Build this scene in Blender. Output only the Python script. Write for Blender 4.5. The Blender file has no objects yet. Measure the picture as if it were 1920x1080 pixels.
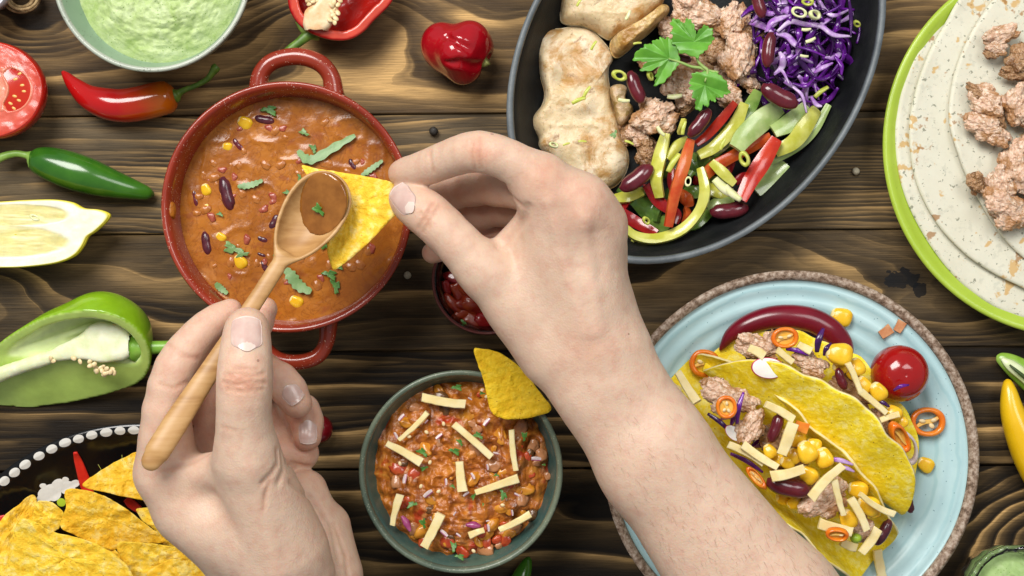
import bpy, math, random
import numpy as np
from mathutils import Vector, Matrix

random.seed(7)
RNG = np.random.RandomState(11)
SC = bpy.context.scene
COL = SC.collection
S, H = 1 / 3000.0, 0.9            # metres per photo pixel on the table top, camera height
PI = math.pi

# ------------------------------------------------------------------ camera, world, lamps
cam = bpy.data.objects.new('camera', bpy.data.cameras.new('camera'))
COL.objects.link(cam)
cam.location = (0, 0, H)
cam.data.sensor_width = 36.0
cam.data.lens = 36.0 * H / 0.64
cam.data.clip_start = 0.01
cam.data.clip_end = 20
SC.camera = cam

wd = bpy.data.worlds.new('World')
SC.world = wd
wd.use_nodes = True
wd.node_tree.nodes['Background'].inputs[0].default_value = (0.93, 0.97, 1.0, 1)
wd.node_tree.nodes['Background'].inputs[1].default_value = 0.25

def lamp(name, loc, aim, sx, sy, power, col):
    l = bpy.data.lights.new(name, 'AREA')
    l.shape = 'RECTANGLE'
    l.size, l.size_y = sx, sy
    l.energy = power
    l.color = col
    o = bpy.data.objects.new(name, l)
    o.location = loc
    o.rotation_euler = (Vector(aim) - Vector(loc)).to_track_quat('-Z', 'Y').to_euler()
    COL.objects.link(o)
    return o

lamp('window_light', (-0.55, 0.95, 1.55), (0, 0, 0), 1.0, 0.8, 37, (1.0, 0.97, 0.93))
lamp('second_window_light', (0.75, 0.55, 1.7), (0, 0, 0), 0.7, 0.7, 8.5, (1.0, 0.98, 0.96))
SC.view_settings.view_transform = 'Standard'
SC.view_settings.look = 'None'
SC.view_settings.exposure = 0.2
SC.view_settings.gamma = 1.0

# ------------------------------------------------------------------ small maths
def W(px, py, z=0.0):
    k = (H - z) / H
    return np.array([(px - 960) * S * k, (540 - py) * S * k, z])

def L(n, z=0.0):
    return n * S * (H - z) / H

def hsh(i, j, k, seed):
    n = (i * 73856093) ^ (j * 19349663) ^ (k * 83492791) ^ (seed * 50331653)
    n = n & 0x7fffffff
    n = ((n ^ (n >> 15)) * 0x2c1b3c6d) & 0x7fffffff
    n = ((n ^ (n >> 12)) * 0x297a2d39) & 0x7fffffff
    n = (n ^ (n >> 15)) & 0xffff
    return n / 32767.5 - 1.0

def vn(p, seed=0):
    """smooth value noise, p (N,3) -> (-1, 1)"""
    p = np.asarray(p, dtype=np.float64)
    f = np.floor(p)
    t = p - f
    t = t * t * t * (t * (t * 6 - 15) + 10)
    i = f.astype(np.int64)
    x, y, z = i[:, 0], i[:, 1], i[:, 2]
    def c(a, b, d):
        return hsh(x + a, y + b, z + d, seed)
    u, v, w = t[:, 0], t[:, 1], t[:, 2]
    x00 = c(0, 0, 0) * (1 - u) + c(1, 0, 0) * u
    x10 = c(0, 1, 0) * (1 - u) + c(1, 1, 0) * u
    x01 = c(0, 0, 1) * (1 - u) + c(1, 0, 1) * u
    x11 = c(0, 1, 1) * (1 - u) + c(1, 1, 1) * u
    y0 = x00 * (1 - v) + x10 * v
    y1 = x01 * (1 - v) + x11 * v
    return y0 * (1 - w) + y1 * w

def fbm(p, o=4, seed=0):
    a, s, r = 1.0, 0.0, 0.0
    p = np.asarray(p, dtype=np.float64)
    for n in range(o):
        r = r + a * vn(p * (2.03 ** n) + n * 17.3, seed + n)
        s += a
        a *= 0.5
    return r / s

def billow(p, o=3, seed=0):
    a, s, r = 1.0, 0.0, 0.0
    p = np.asarray(p, dtype=np.float64)
    for n in range(o):
        r = r + a * (1 - 2 * np.abs(vn(p * (2.1 ** n) + n * 9.7, seed + n)))
        s += a
        a *= 0.5
    return r / s

def sstep(a, b, x):
    t = np.clip((x - a) / (b - a), 0, 1)
    return t * t * (3 - 2 * t)

def spline(P, n):
    """Catmull-Rom through the rows of P (any width), n samples"""
    P = np.asarray(P, dtype=float)
    m = len(P)
    if m == 2:
        t = np.linspace(0, 1, n)[:, None]
        return P[0] * (1 - t) + P[1] * t
    Q = np.vstack([2 * P[0] - P[1], P, 2 * P[-1] - P[-2]])
    out = []
    for s in np.linspace(0, m - 1 - 1e-9, n):
        i = int(s)
        t = s - i
        a, b, c, d = Q[i], Q[i + 1], Q[i + 2], Q[i + 3]
        out.append(0.5 * ((2 * b) + (c - a) * t + (2 * a - 5 * b + 4 * c - d) * t * t + (3 * b - a - 3 * c + d) * t ** 3))
    return np.array(out)

def closed_spline(P, n):
    P = np.asarray(P, dtype=float)
    m = len(P)
    out = []
    for s in np.linspace(0, m, n, endpoint=False):
        i = int(s)
        t = s - i
        a, b, c, d = P[(i - 1) % m], P[i % m], P[(i + 1) % m], P[(i + 2) % m]
        out.append(0.5 * ((2 * b) + (c - a) * t + (2 * a - 5 * b + 4 * c - d) * t * t + (3 * b - a - 3 * c + d) * t ** 3))
    return np.array(out)

# ------------------------------------------------------------------ objects
ORG = {}

def props(o, label=None, cat=None, group=None, kind=None):
    if label: o['label'] = label
    if cat: o['category'] = cat
    if group: o['group'] = group
    if kind: o['kind'] = kind
    return o

def thing(name, label, cat, loc, group=None):
    o = bpy.data.objects.new(name, None)
    o.empty_display_size = 0.01
    o.location = loc
    COL.objects.link(o)
    ORG[o] = np.array(loc, dtype=float)
    return props(o, label, cat, group)

def mesh(name, V, F, mat=None, smooth=True, cols=None, mids=None, sharp=None):
    me = bpy.data.meshes.new(name)
    V = np.asarray(V, dtype=float)
    me.from_pydata(V.tolist(), [], F if isinstance(F, list) else F.tolist())
    T = np.array([t.vertices[:] for t in me.loop_triangles] or [[0, 0, 0]])
    X = V - V.mean(0)
    if (np.cross(X[T[:, 0]], X[T[:, 1]]) * X[T[:, 2]]).sum() < 0: me.flip_normals()
    if mat is not None:
        for m in (mat if isinstance(mat, (list, tuple)) else [mat]):
            me.materials.append(m)
    if smooth:
        me.polygons.foreach_set('use_smooth', [True] * len(me.polygons))
    if sharp: me.set_sharp_from_angle(angle=math.radians(sharp))
    if mids is not None:
        me.polygons.foreach_set('material_index', np.asarray(mids, dtype=np.int32))
    if cols is not None:
        at = me.color_attributes.new('Col', 'FLOAT_COLOR', 'POINT')
        c = np.ones((len(V), 4), dtype=np.float32)
        c[:, :cols.shape[1]] = cols
        at.data.foreach_set('color', c.ravel())
    me.update()
    return me

def mk(name, VF, mat, parent=None, label=None, cat=None, group=None, kind=None, smooth=True, cols=None, mids=None, sharp=None):
    """link world-space geometry as one object whose origin sits at its base"""
    V, F = VF
    V = np.asarray(V, dtype=float)
    org = np.array([(V[:, 0].min() + V[:, 0].max()) / 2, (V[:, 1].min() + V[:, 1].max()) / 2, V[:, 2].min()])
    o = bpy.data.objects.new(name, mesh(name, V - org, F, mat, smooth, cols, mids, sharp))
    COL.objects.link(o)
    if parent is not None:
        o.parent = parent
        o.location = org - ORG[parent]
    else:
        o.location = org
    ORG[o] = org
    return props(o, label, cat, group, kind)

def inst(name, me, loc, rot=(0, 0, 0), scale=1.0, parent=None, **kw):
    """a new object that shares the mesh of its kind"""
    o = bpy.data.objects.new(name, me)
    COL.objects.link(o)
    o.rotation_euler = rot
    o.scale = (scale,) * 3 if np.isscalar(scale) else scale
    loc = np.array(loc, dtype=float)
    if parent is not None:
        o.parent = parent
        o.location = loc - ORG[parent]
    else:
        o.location = loc
    ORG[o] = loc
    return props(o, **kw)

def join(parts):
    Vs, Fs, n = [], [], 0
    for V, F in parts:
        Vs.append(np.asarray(V, dtype=float))
        Fs += [[i + n for i in f] for f in F]
        n += len(V)
    return np.vstack(Vs), Fs

def rotz(a):
    c, s = math.cos(a), math.sin(a)
    return np.array([[c, -s, 0], [s, c, 0], [0, 0, 1.0]])

def xf(VF, loc=(0, 0, 0), rot=(0, 0, 0), sc=1.0):
    M = np.array(Matrix.LocRotScale(None, __import__('mathutils').Euler(rot), None).to_3x3())
    return (np.asarray(VF[0]) * sc) @ M.T + np.array(loc), VF[1]

# ------------------------------------------------------------------ shape builders -> (V, F)
def rings(R, closed=True, cap0=True, cap1=True):
    """R: list of (n,3) rings joined by quads"""
    n = len(R[0])
    V = np.vstack(R)
    F = []
    for i in range(len(R) - 1):
        for j in range(n if closed else n - 1):
            k = (j + 1) % n
            F.append([i * n + j, i * n + k, (i + 1) * n + k, (i + 1) * n + j])
    if cap0: F.append(list(range(n))[::-1])
    if cap1: F.append([(len(R) - 1) * n + j for j in range(n)])
    return V, F

def loop_rings(R, r0, r1):
    """rings of a turned shape: closed at the axis, or back onto the first ring when it is a hoop"""
    if r0 > 0.012 and r1 > 0.012 or r0 > 0.3 or r1 > 0.3: return rings(R + [R[0]], True, False, False)
    return rings(R)

def lathe(prof, n, c, wob=0.0, seed=0, smooth_n=0):
    """prof (r, z) rows from the bottom middle out, up, over and back in; c = (x, y)"""
    prof = np.asarray(prof, dtype=float)
    if smooth_n: prof = spline(prof, smooth_n)
    a = np.linspace(0, 2 * PI, n, endpoint=False)
    R = []
    for r, z in prof:
        r = max(r, 1e-5)
        w = 1 + wob * vn(np.c_[np.cos(a) * 1.5, np.sin(a) * 1.5, np.full(n, z * 60)], seed)
        R.append(np.c_[c[0] + r * w * np.cos(a), c[1] + r * w * np.sin(a), np.full(n, z)])
    return loop_rings(R, prof[0][0], prof[-1][0])

def tube(P, r, n=12, m=40, flat=1.0, lobes=0, lobe_amt=0.0, up=(0, 0, 1), caps=True):
    """tube through points P with radii r (resampled to m); flat squashes along up"""
    P = np.asarray(P, dtype=float)
    r = np.asarray(r, dtype=float)
    if np.ndim(r) == 0: r = np.full(len(P), float(r))
    Q = spline(np.c_[P, r], m)
    C, rr = Q[:, :3], np.maximum(Q[:, 3], 1e-5)
    T = np.gradient(C, axis=0)
    T /= np.linalg.norm(T, axis=1)[:, None] + 1e-12
    a = np.linspace(0, 2 * PI, n, endpoint=False)
    sh = 1 + lobe_amt * np.cos(lobes * a) if lobes else np.ones(n)
    u = np.array(up, dtype=float)
    R = []
    for c, t, q in zip(C, T, rr):
        s = np.cross(t, u)
        if np.linalg.norm(s) < 1e-6: s = np.cross(t, [1, 0, 0.01])
        s /= np.linalg.norm(s)
        b = np.cross(s, t)
        R.append(c + q * ((np.cos(a) * sh)[:, None] * s + (np.sin(a) * sh)[:, None] * b * flat))
    return rings(R, True, caps, caps)

def ribbon(P, w, th, m=16, tw=(0, 0), bow=0.0, nx=4):
    """a strip with thickness along P; w = widths, tw = roll (radians) at the ends, bow = gutter depth over width"""
    P = np.asarray(P, dtype=float)
    w = np.asarray(w, dtype=float)
    if np.ndim(w) == 0: w = np.full(len(P), float(w))
    Q = spline(np.c_[P, w], m)
    C, ww = Q[:, :3], np.maximum(Q[:, 3], 1e-5)
    T = np.gradient(C, axis=0)
    T /= np.linalg.norm(T, axis=1)[:, None] + 1e-12
    R = []
    x = np.linspace(-0.5, 0.5, nx + 1)
    for i, (c, t, q) in enumerate(zip(C, T, ww)):
        s = np.cross(t, [0, 0, 1.0])
        if np.linalg.norm(s) < 1e-6: s = np.array([1.0, 0, 0])
        s /= np.linalg.norm(s)
        b = np.cross(s, t)
        ang = tw[0] + (tw[1] - tw[0]) * i / (m - 1)
        s2 = s * math.cos(ang) + b * math.sin(ang)
        b2 = -s * math.sin(ang) + b * math.cos(ang)
        top = c + (x * q)[:, None] * s2 + ((-bow * q * (4 * x * x) + th / 2))[:, None] * b2
        bot = c + (x[::-1] * q * 0.96)[:, None] * s2 + ((-bow * q * (4 * x[::-1] ** 2) - th / 2))[:, None] * b2
        R.append(np.vstack([top, bot]))
    return rings(R)

def slab(outline, c, zt, zb, nr=10, pw=1.0):
    """star-shaped outline (n,2) about c; zt / zb give z from (xy (N,2), s (N,)) for top and underside"""
    O = np.asarray(outline, dtype=float)
    n = len(O)
    c = np.asarray(c, dtype=float)
    ss = (np.arange(1, nr + 1) / nr) ** pw
    V, s_all = [c[None]], [np.zeros(1)]
    for s in ss:
        V.append(c + (O - c) * s)
        s_all.append(np.full(n, s))
    XY = np.vstack(V)
    sa = np.concatenate(s_all)
    top = np.c_[XY, zt(XY, sa)]
    bot = np.c_[XY, zb(XY, sa)]
    N = len(XY)
    F = []
    for j in range(n):
        k = (j + 1) % n
        F.append([0, 1 + j, 1 + k])
        F.append([N, N + 1 + k, N + 1 + j])
        for i in range(nr - 1):
            a, b = 1 + i * n, 1 + (i + 1) * n
            F.append([a + j, b + j, b + k, a + k])
            F.append([N + a + k, N + b + k, N + b + j, N + a + j])
        e = 1 + (nr - 1) * n
        F.append([e + j, N + e + j, N + e + k, e + k])
    # orientation: outline is expected counter-clockwise
    return np.vstack([top, bot]), F

def cbox(lx, ly, lz, b=0.15, taper=0.0, bend=0.0, nseg=4):
    """a cut stick: chamfered box along x, slightly bent, base at z = 0 .. lz"""
    b = b * min(ly, lz)
    sec = np.array([[-ly / 2 + b, 0], [ly / 2 - b, 0], [ly / 2, b], [ly / 2, lz - b], [ly / 2 - b, lz], [-ly / 2 + b, lz], [-ly / 2, lz - b], [-ly / 2, b]])
    R = []
    for t in np.linspace(-0.5, 0.5, nseg + 1):
        k = 1 + taper * t
        R.append(np.c_[np.full(8, t * lx), sec[:, 0] * k + bend * (4 * t * t - 1) * lx, sec[:, 1]])
    return rings(R)

def ico(sub=3):
    import bmesh
    bm = bmesh.new()
    bmesh.ops.create_icosphere(bm, subdivisions=sub, radius=1.0)
    V = np.array([v.co[:] for v in bm.verts])
    F = [[v.index for v in f.verts] for f in bm.faces]
    bm.free()
    return V, F

# ------------------------------------------------------------------ implicit surfaces
def RC(p, a, b, ra, rb):
    a = np.asarray(a, dtype=np.float32); b = np.asarray(b, dtype=np.float32)
    ab = b - a
    q = p - a
    t = np.clip(q @ ab / max(float(ab @ ab), 1e-12), 0, 1)
    d = q - t[:, None] * ab
    return np.sqrt((d * d).sum(1)) - (ra + (rb - ra) * t)

def ELL(p, c, r, M=None):
    q = p - np.asarray(c, dtype=np.float32)
    if M is not None: q = q @ np.asarray(M, dtype=np.float32)
    r = np.asarray(r, dtype=np.float32)
    k0 = np.sqrt(((q / r) ** 2).sum(1))
    k1 = np.sqrt(((q / (r * r)) ** 2).sum(1)) + 1e-9
    return k0 * (k0 - 1) / k1

def smin(a, b, k):
    h = np.clip(0.5 + 0.5 * (b - a) / k, 0, 1)
    return b + (a - b) * h - k * h * (1 - h)

def smax(a, b, k):
    return -smin(-a, -b, k)

def J(px, py, z, r):
    return W(px, py, z), L(r, z)

def chain(p, js, k=0.0035, sub=2):
    d = None
    if sub > 1 and len(js) > 2:
        Q = spline(np.array([[*a, r] for a, r in js]), sub * (len(js) - 1) + 1)
        js = [(q[:3], q[3]) for q in Q]
    for (a, ra), (b, rb) in zip(js[:-1], js[1:]):
        q = RC(p, a, b, ra, rb)
        d = q if d is None else smin(d, q, k)
    return d

def seg_dist(p, P):
    d = None
    for a, b in zip(P[:-1], P[1:]):
        q = RC(p, a, b, 0, 0)
        d = q if d is None else np.minimum(d, q)
    return d

def groove(p, d, P, width, depth):
    """a crease of the given half-width and depth (m) along the polyline P"""
    s = seg_dist(p, P)
    m = s < width * 3.5
    if m.any():
        d = d.copy()
        d[m] += depth * np.exp(-(s[m] / width) ** 2)
    return d

CUBEC = np.array([[i, j, k] for i in (0, 1) for j in (0, 1) for k in (0, 1)])
EDGE = [(a, b) for a in range(8) for b in range(a + 1, 8) if np.abs(CUBEC[a] - CUBEC[b]).sum() == 1]

def isosurf(f, lo, hi, h, project=2, lip=1.5):
    """surface nets over a sparse grid: f(points float32 (N,3)) -> signed distance"""
    lo = np.asarray(lo, dtype=float); hi = np.asarray(hi, dtype=float)
    c = 4
    nb = np.ceil((hi - lo) / (h * c)).astype(int) + 1
    g = np.stack(np.meshgrid(*[np.arange(n) for n in nb], indexing='ij'), -1).reshape(-1, 3)
    cen = lo + (g + 0.5) * h * c - 0.5 * h
    d = f(cen.astype(np.float32))
    act = np.abs(d) < h * c * 0.9 * lip
    vol = np.repeat(np.repeat(np.repeat(d.reshape(nb), c, 0), c, 1), c, 2).astype(np.float32)
    off = np.stack(np.meshgrid(*[np.arange(c)] * 3, indexing='ij'), -1).reshape(-1, 3)
    idx = (g[act][:, None] * c + off[None]).reshape(-1, 3)
    val = np.empty(len(idx), dtype=np.float32)
    for s in range(0, len(idx), 400000):
        val[s:s + 400000] = f((lo + idx[s:s + 400000] * h).astype(np.float32))
    vol[idx[:, 0], idx[:, 1], idx[:, 2]] = val
    ins = vol < 0
    n = np.array(vol.shape)
    cnt = np.zeros(n - 1, dtype=np.int8)
    for o in CUBEC:
        cnt += ins[o[0]:n[0] - 1 + o[0], o[1]:n[1] - 1 + o[1], o[2]:n[2] - 1 + o[2]]
    cells = np.argwhere((cnt > 0) & (cnt < 8))
    cv = np.stack([vol[cells[:, 0] + o[0], cells[:, 1] + o[1], cells[:, 2] + o[2]] for o in CUBEC], 1)
    acc = np.zeros((len(cells), 3)); num = np.zeros(len(cells))
    for a, b in EDGE:
        x = (cv[:, a] < 0) != (cv[:, b] < 0)
        t = np.where(x, cv[:, a] / np.where(x, cv[:, a] - cv[:, b], 1), 0)
        acc += x[:, None] * (CUBEC[a] + t[:, None] * (CUBEC[b] - CUBEC[a]))
        num += x
    V = lo + (cells + acc / num[:, None]) * h
    vid = np.full(n - 1, -1, dtype=np.int64)
    vid[cells[:, 0], cells[:, 1], cells[:, 2]] = np.arange(len(cells))
    F = []
    for ax in range(3):
        u, w = (ax + 1) % 3, (ax + 2) % 3
        sl0 = [slice(1, n[q] - 1) for q in range(3)]; sl1 = list(sl0)
        sl0[ax] = slice(0, n[ax] - 1); sl1[ax] = slice(1, n[ax])
        A, B = ins[tuple(sl0)], ins[tuple(sl1)]
        e = np.argwhere(A != B)
        st = A[e[:, 0], e[:, 1], e[:, 2]]
        base = e.copy()
        for q in range(3):
            if q != ax: base[:, q] += 1
        def at(du, dw):
            k = base.copy(); k[:, u] -= du; k[:, w] -= dw
            return vid[k[:, 0], k[:, 1], k[:, 2]]
        Q = np.stack([at(1, 1), at(0, 1), at(0, 0), at(1, 0)], 1)
        Q[~st] = Q[~st][:, ::-1]
        F.append(Q)
    F = np.vstack(F)
    F = F[(F >= 0).all(1)]
    for _ in range(project):
        e = h * 0.3
        P = V.astype(np.float32)
        d0 = f(P)
        G = np.stack([f(P + np.eye(3, dtype=np.float32)[q] * e) - d0 for q in range(3)], 1) / e
        gl = (G * G).sum(1) + 1e-6
        stp = np.clip(d0, -h, h)[:, None] * G / np.maximum(gl, 0.2)[:, None]
        V = V - np.clip(stp, -h * 0.7, h * 0.7)
    return V, F

# ------------------------------------------------------------------ materials
def nodes(m):
    m.use_nodes = True
    nt = m.node_tree
    return nt, nt.nodes, nt.links, nt.nodes['Principled BSDF']

class G:
    """tiny node-graph helper"""
    def __init__(s, name):
        s.m = bpy.data.materials.new(name)
        s.nt, s.N, s.K, s.b = nodes(s.m)
    def n(s, t, **kw):
        q = s.N.new(t)
        for k, v in kw.items():
            if k.startswith('_'): setattr(q, k[1:], v)
        return q
    def put(s, sock, v):
        if hasattr(v, 'is_linked') or isinstance(v, bpy.types.NodeSocket): s.K.new(v, sock)
        elif v is not None:
            if isinstance(v, (tuple, list)) and len(v) == 3 and sock.type == 'RGBA': v = (*v, 1)
            sock.default_value = v
    def co(s, scale=(1, 1, 1), loc=(0, 0, 0), rot=(0, 0, 0)):
        t = s.n('ShaderNodeTexCoord'); mp = s.n('ShaderNodeMapping')
        s.K.new(t.outputs['Object'], mp.inputs[0])
        mp.inputs['Scale'].default_value = scale; mp.inputs['Location'].default_value = loc
        mp.inputs['Rotation'].default_value = rot
        return mp.outputs[0]
    def noise(s, vec, scale=1.0, detail=4, rough=0.55, dist=0.0):
        q = s.n('ShaderNodeTexNoise')
        s.put(q.inputs['Vector'], vec); q.inputs['Scale'].default_value = scale
        q.inputs['Detail'].default_value = detail; q.inputs['Roughness'].default_value = rough
        q.inputs['Distortion'].default_value = dist
        return q.outputs[0]
    def voro(s, vec, scale=1.0, feat='F1', out='Distance', rnd=1.0):
        q = s.n('ShaderNodeTexVoronoi', _feature=feat)
        s.put(q.inputs['Vector'], vec); q.inputs['Scale'].default_value = scale
        q.inputs['Randomness'].default_value = rnd
        return q.outputs[out]
    def math(s, op, a, b=None, c=None, clamp=False):
        q = s.n('ShaderNodeMath', _operation=op, _use_clamp=clamp)
        s.put(q.inputs[0], a)
        if b is not None: s.put(q.inputs[1], b)
        if c is not None: s.put(q.inputs[2], c)
        return q.outputs[0]
    def ramp(s, f, stops, interp='LINEAR'):
        q = s.n('ShaderNodeValToRGB')
        s.put(q.inputs[0], f)
        cr = q.color_ramp; cr.interpolation = interp
        while len(cr.elements) < len(stops): cr.elements.new(0.5)
        for e, (p, c) in zip(cr.elements, stops):
            e.position = p
            e.color = (*c, 1) if not np.isscalar(c) else (c, c, c, 1)
        return q.outputs[0]
    def mix(s, f, a, b, mode='MIX'):
        q = s.n('ShaderNodeMix', _data_type='RGBA', _blend_type=mode)
        s.put(q.inputs[0], f); s.put(q.inputs[6], a); s.put(q.inputs[7], b)
        return q.outputs[2]
    def attr(s, name='Col'):
        q = s.n('ShaderNodeAttribute'); q.attribute_name = name
        return q.outputs[0]
    def sep(s, v):
        q = s.n('ShaderNodeSeparateXYZ'); s.put(q.inputs[0], v)
        return q.outputs
    def bump(s, h, strength=0.5, dist=0.001, prev=None):
        q = s.n('ShaderNodeBump')
        q.inputs['Strength'].default_value = strength; q.inputs['Distance'].default_value = dist
        s.put(q.inputs['Height'], h)
        if prev is not None: s.K.new(prev, q.inputs['Normal'])
        return q.outputs[0]
    def end(s, base=None, rough=None, normal=None, spec=None, sss=0, sssr=(0.004, 0.002, 0.001), coat=0, coatr=0.1, trans=0, ior=None, metal=0, sheen=0):
        b = s.b
        if base is not None: s.put(b.inputs['Base Color'], base)
        if rough is not None: s.put(b.inputs['Roughness'], rough)
        if normal is not None: s.K.new(normal, b.inputs['Normal'])
        if spec is not None: s.put(b.inputs['Specular IOR Level'], spec)
        if sss:
            b.inputs['Subsurface Weight'].default_value = sss
            b.inputs['Subsurface Radius'].default_value = (1, sssr[1] / sssr[0], sssr[2] / sssr[0])
            b.inputs['Subsurface Scale'].default_value = sssr[0]
        if coat:
            b.inputs['Coat Weight'].default_value = coat; b.inputs['Coat Roughness'].default_value = coatr
        if trans: b.inputs['Transmission Weight'].default_value = trans
        if ior: b.inputs['IOR'].default_value = ior
        if metal: b.inputs['Metallic'].default_value = metal
        return s.m

def sim(name, c1, c2=None, sc=150, rough=0.45, bump=0.0, bsc=400, bd=0.0006, sss=0, sssr=(0.003, 0.0015, 0.001), spec=0.5, coat=0, lo=0.38, hi=0.62, spk=None, spk_sc=500, spk_t=0.22, detail=5, stretch=(1, 1, 1), coatr=0.08, u=1.0):
    """a simple two-tone food material: noise between c1 and c2, optional specks and fine relief"""
    g = G(name)
    v = g.co(stretch)
    sc, bsc, spk_sc = sc * u, bsc * u, spk_sc * u
    base = c1
    if c2 is not None:
        base = g.ramp(g.noise(v, sc, detail), [(lo, c1), (hi, c2)])
    if spk is not None:
        m = g.math('LESS_THAN', g.voro(v, spk_sc), spk_t)
        m = g.math('MULTIPLY', m, g.math('GREATER_THAN', g.noise(v, spk_sc * 0.35, 2), 0.5))
        base = g.mix(m, base, spk)
    nrm = None
    if bump:
        nrm = g.bump(g.noise(v, bsc, 5, 0.6), bump, bd)
    return g.end(base, rough, nrm, spec, sss, sssr, coat, coatr)
# ------------------------------------------------------------------ the table top: planks of scorched, stained pine
def wood(name, period, warp, gold, knots, seed, tone=(0.115, 0.066, 0.028), dark=(0.012, 0.0075, 0.0042), tan=(0.62, 0.385, 0.15), fine=0.7, patch=0.5, sharp=0.16, stain=None, mid=103, wig=5, r2=0.55):
    g = G(name)
    tc = g.n('ShaderNodeTexCoord').outputs['Object']
    xyz = g.sep(tc)
    X = g.math('MULTIPLY_ADD', xyz[0], 3000.0, 960.0)      # photo-like units, about a third of a millimetre each
    Y = g.math('MULTIPLY', xyz[1], -3000.0)
    def vec(sx, sy, z=0.0):
        q = g.n('ShaderNodeCombineXYZ')
        g.put(q.inputs[0], g.math('MULTIPLY', X, sx)); g.put(q.inputs[1], g.math('MULTIPLY', Y, sy)); q.inputs[2].default_value = seed * 7.3 + z
        return q.outputs[0]
    w1 = g.math('SUBTRACT', g.noise(vec(0.0022, 0.009), 1, 2, 0.5), 0.5)
    w2 = g.math('SUBTRACT', g.noise(vec(0.0055, 0.04, 3), 1, 3, 0.5), 0.5)
    ph = g.math('MULTIPLY_ADD', w1, warp * 0.75, Y)
    ph = g.math('MULTIPLY_ADD', w2, wig * 2.0, ph)
    for kx, ky, sx, sy, amp in knots:
        dx = g.math('MULTIPLY', g.math('SUBTRACT', X, kx), 1.0 / sx); dy = g.math('MULTIPLY', g.math('SUBTRACT', Y, ky - mid), 1.0 / sy)
        e = g.math('EXPONENT', g.math('MULTIPLY', g.math('ADD', g.math('MULTIPLY', dx, dx), g.math('MULTIPLY', dy, dy)), -1.0))
        ph = g.math('MULTIPLY_ADD', e, amp, ph)
    t = g.math('MULTIPLY', ph, 1.0 / period)
    f = g.math('FRACT', t)
    rid = g.math('FLOOR', t)
    wn = g.n('ShaderNodeTexWhiteNoise', _noise_dimensions='1D'); g.put(wn.inputs['W'], g.math('ADD', rid, seed * 3.7))
    rnd = wn.outputs[0]
    # early wood (pale, gold) fades into scorched late wood; the jump back is sharp
    ring = g.ramp(f, [(0.0, 1.0), (sharp * 0.7, 0.85), (sharp * 1.7, 0.34), (0.55, 0.08), (0.84, 0.0), (0.95, 0.12), (1.0, 0.8)])
    area = g.ramp(g.noise(vec(0.0022, 0.008, 9), 1, 3, 0.6), [(0.40, 0.03), (0.60, 1.15)])
    rr = g.math('MULTIPLY_ADD', rnd, 1.0, 0.35)
    m = g.math('MULTIPLY', g.math('MULTIPLY', ring, rr), g.math('MULTIPLY', area, gold), clamp=True)
    fib = g.noise(vec(0.012, 0.55, 5), 1, 4, 0.65)
    fib2 = g.noise(vec(0.016, 0.95, 6), 1, 3, 0.7)
    blot = g.ramp(g.noise(vec(0.0035, 0.011, 12), 1, 3, 0.55), [(0.28, 0.0), (0.62, 1.0)])
    body = g.mix(g.math('MULTIPLY', blot, patch, clamp=True), dark, tone)
    late = g.ramp(f, [(0.0, 1.05), (0.5, 1.0), (0.85, 0.82), (1.0, 0.75)])
    f2 = g.math('FRACT', g.math('MULTIPLY', ph, 3.3 / period))
    ring2 = g.ramp(f2, [(0.0, 1.0), (0.18, 0.5), (0.55, 0.0), (0.9, 0.0), (1.0, 0.8)])
    a2 = g.ramp(g.noise(vec(0.003, 0.013, 31), 1, 2, 0.5), [(0.42, 0.0), (0.62, r2)])
    body = g.mix(1.0, body, late, 'MULTIPLY')
    col = g.mix(m, body, tan)
    col = g.mix(g.math('MULTIPLY', ring2, g.math('MULTIPLY', a2, gold)), col, tan)
    fb = g.ramp(g.math('MULTIPLY_ADD', fib2, 0.5, g.math('MULTIPLY', fib, 0.5)), [(0.3, 1 - fine), (0.7, 1 + fine * 0.55)])
    col = g.mix(1.0, col, fb, 'MULTIPLY')
    pores = g.math('LESS_THAN', g.noise(vec(0.03, 1.1, 14), 1, 2, 0.6), 0.33)
    col = g.mix(g.math('MULTIPLY', pores, 0.45), col, dark)
    if stain:
        for sxp, syp, rx, ry in stain:
            dx = g.math('MULTIPLY', g.math('SUBTRACT', X, sxp), 1.0 / rx); dy = g.math('MULTIPLY', g.math('SUBTRACT', Y, syp - mid), 1.0 / ry)
            e = g.math('SUBTRACT', 1.0, g.math('ADD', g.math('MULTIPLY', dx, dx), g.math('MULTIPLY', dy, dy)))
            sp = g.math('GREATER_THAN', g.math('MULTIPLY', e, g.noise(vec(0.05, 0.06, 20), 1, 2, 0.5)), 0.36)
            col = g.mix(g.math('MULTIPLY', sp, 0.85), col, (0.004, 0.005, 0.007))
    n1 = g.bump(fib, 0.5, 0.0006)
    n2 = g.bump(g.math('MULTIPLY', f, -1.0), 0.08, 0.0006, n1)
    rough = g.ramp(fib, [(0.3, 0.46), (0.7, 0.68)])
    return g.end(col, rough, n2, 0.16)

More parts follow.
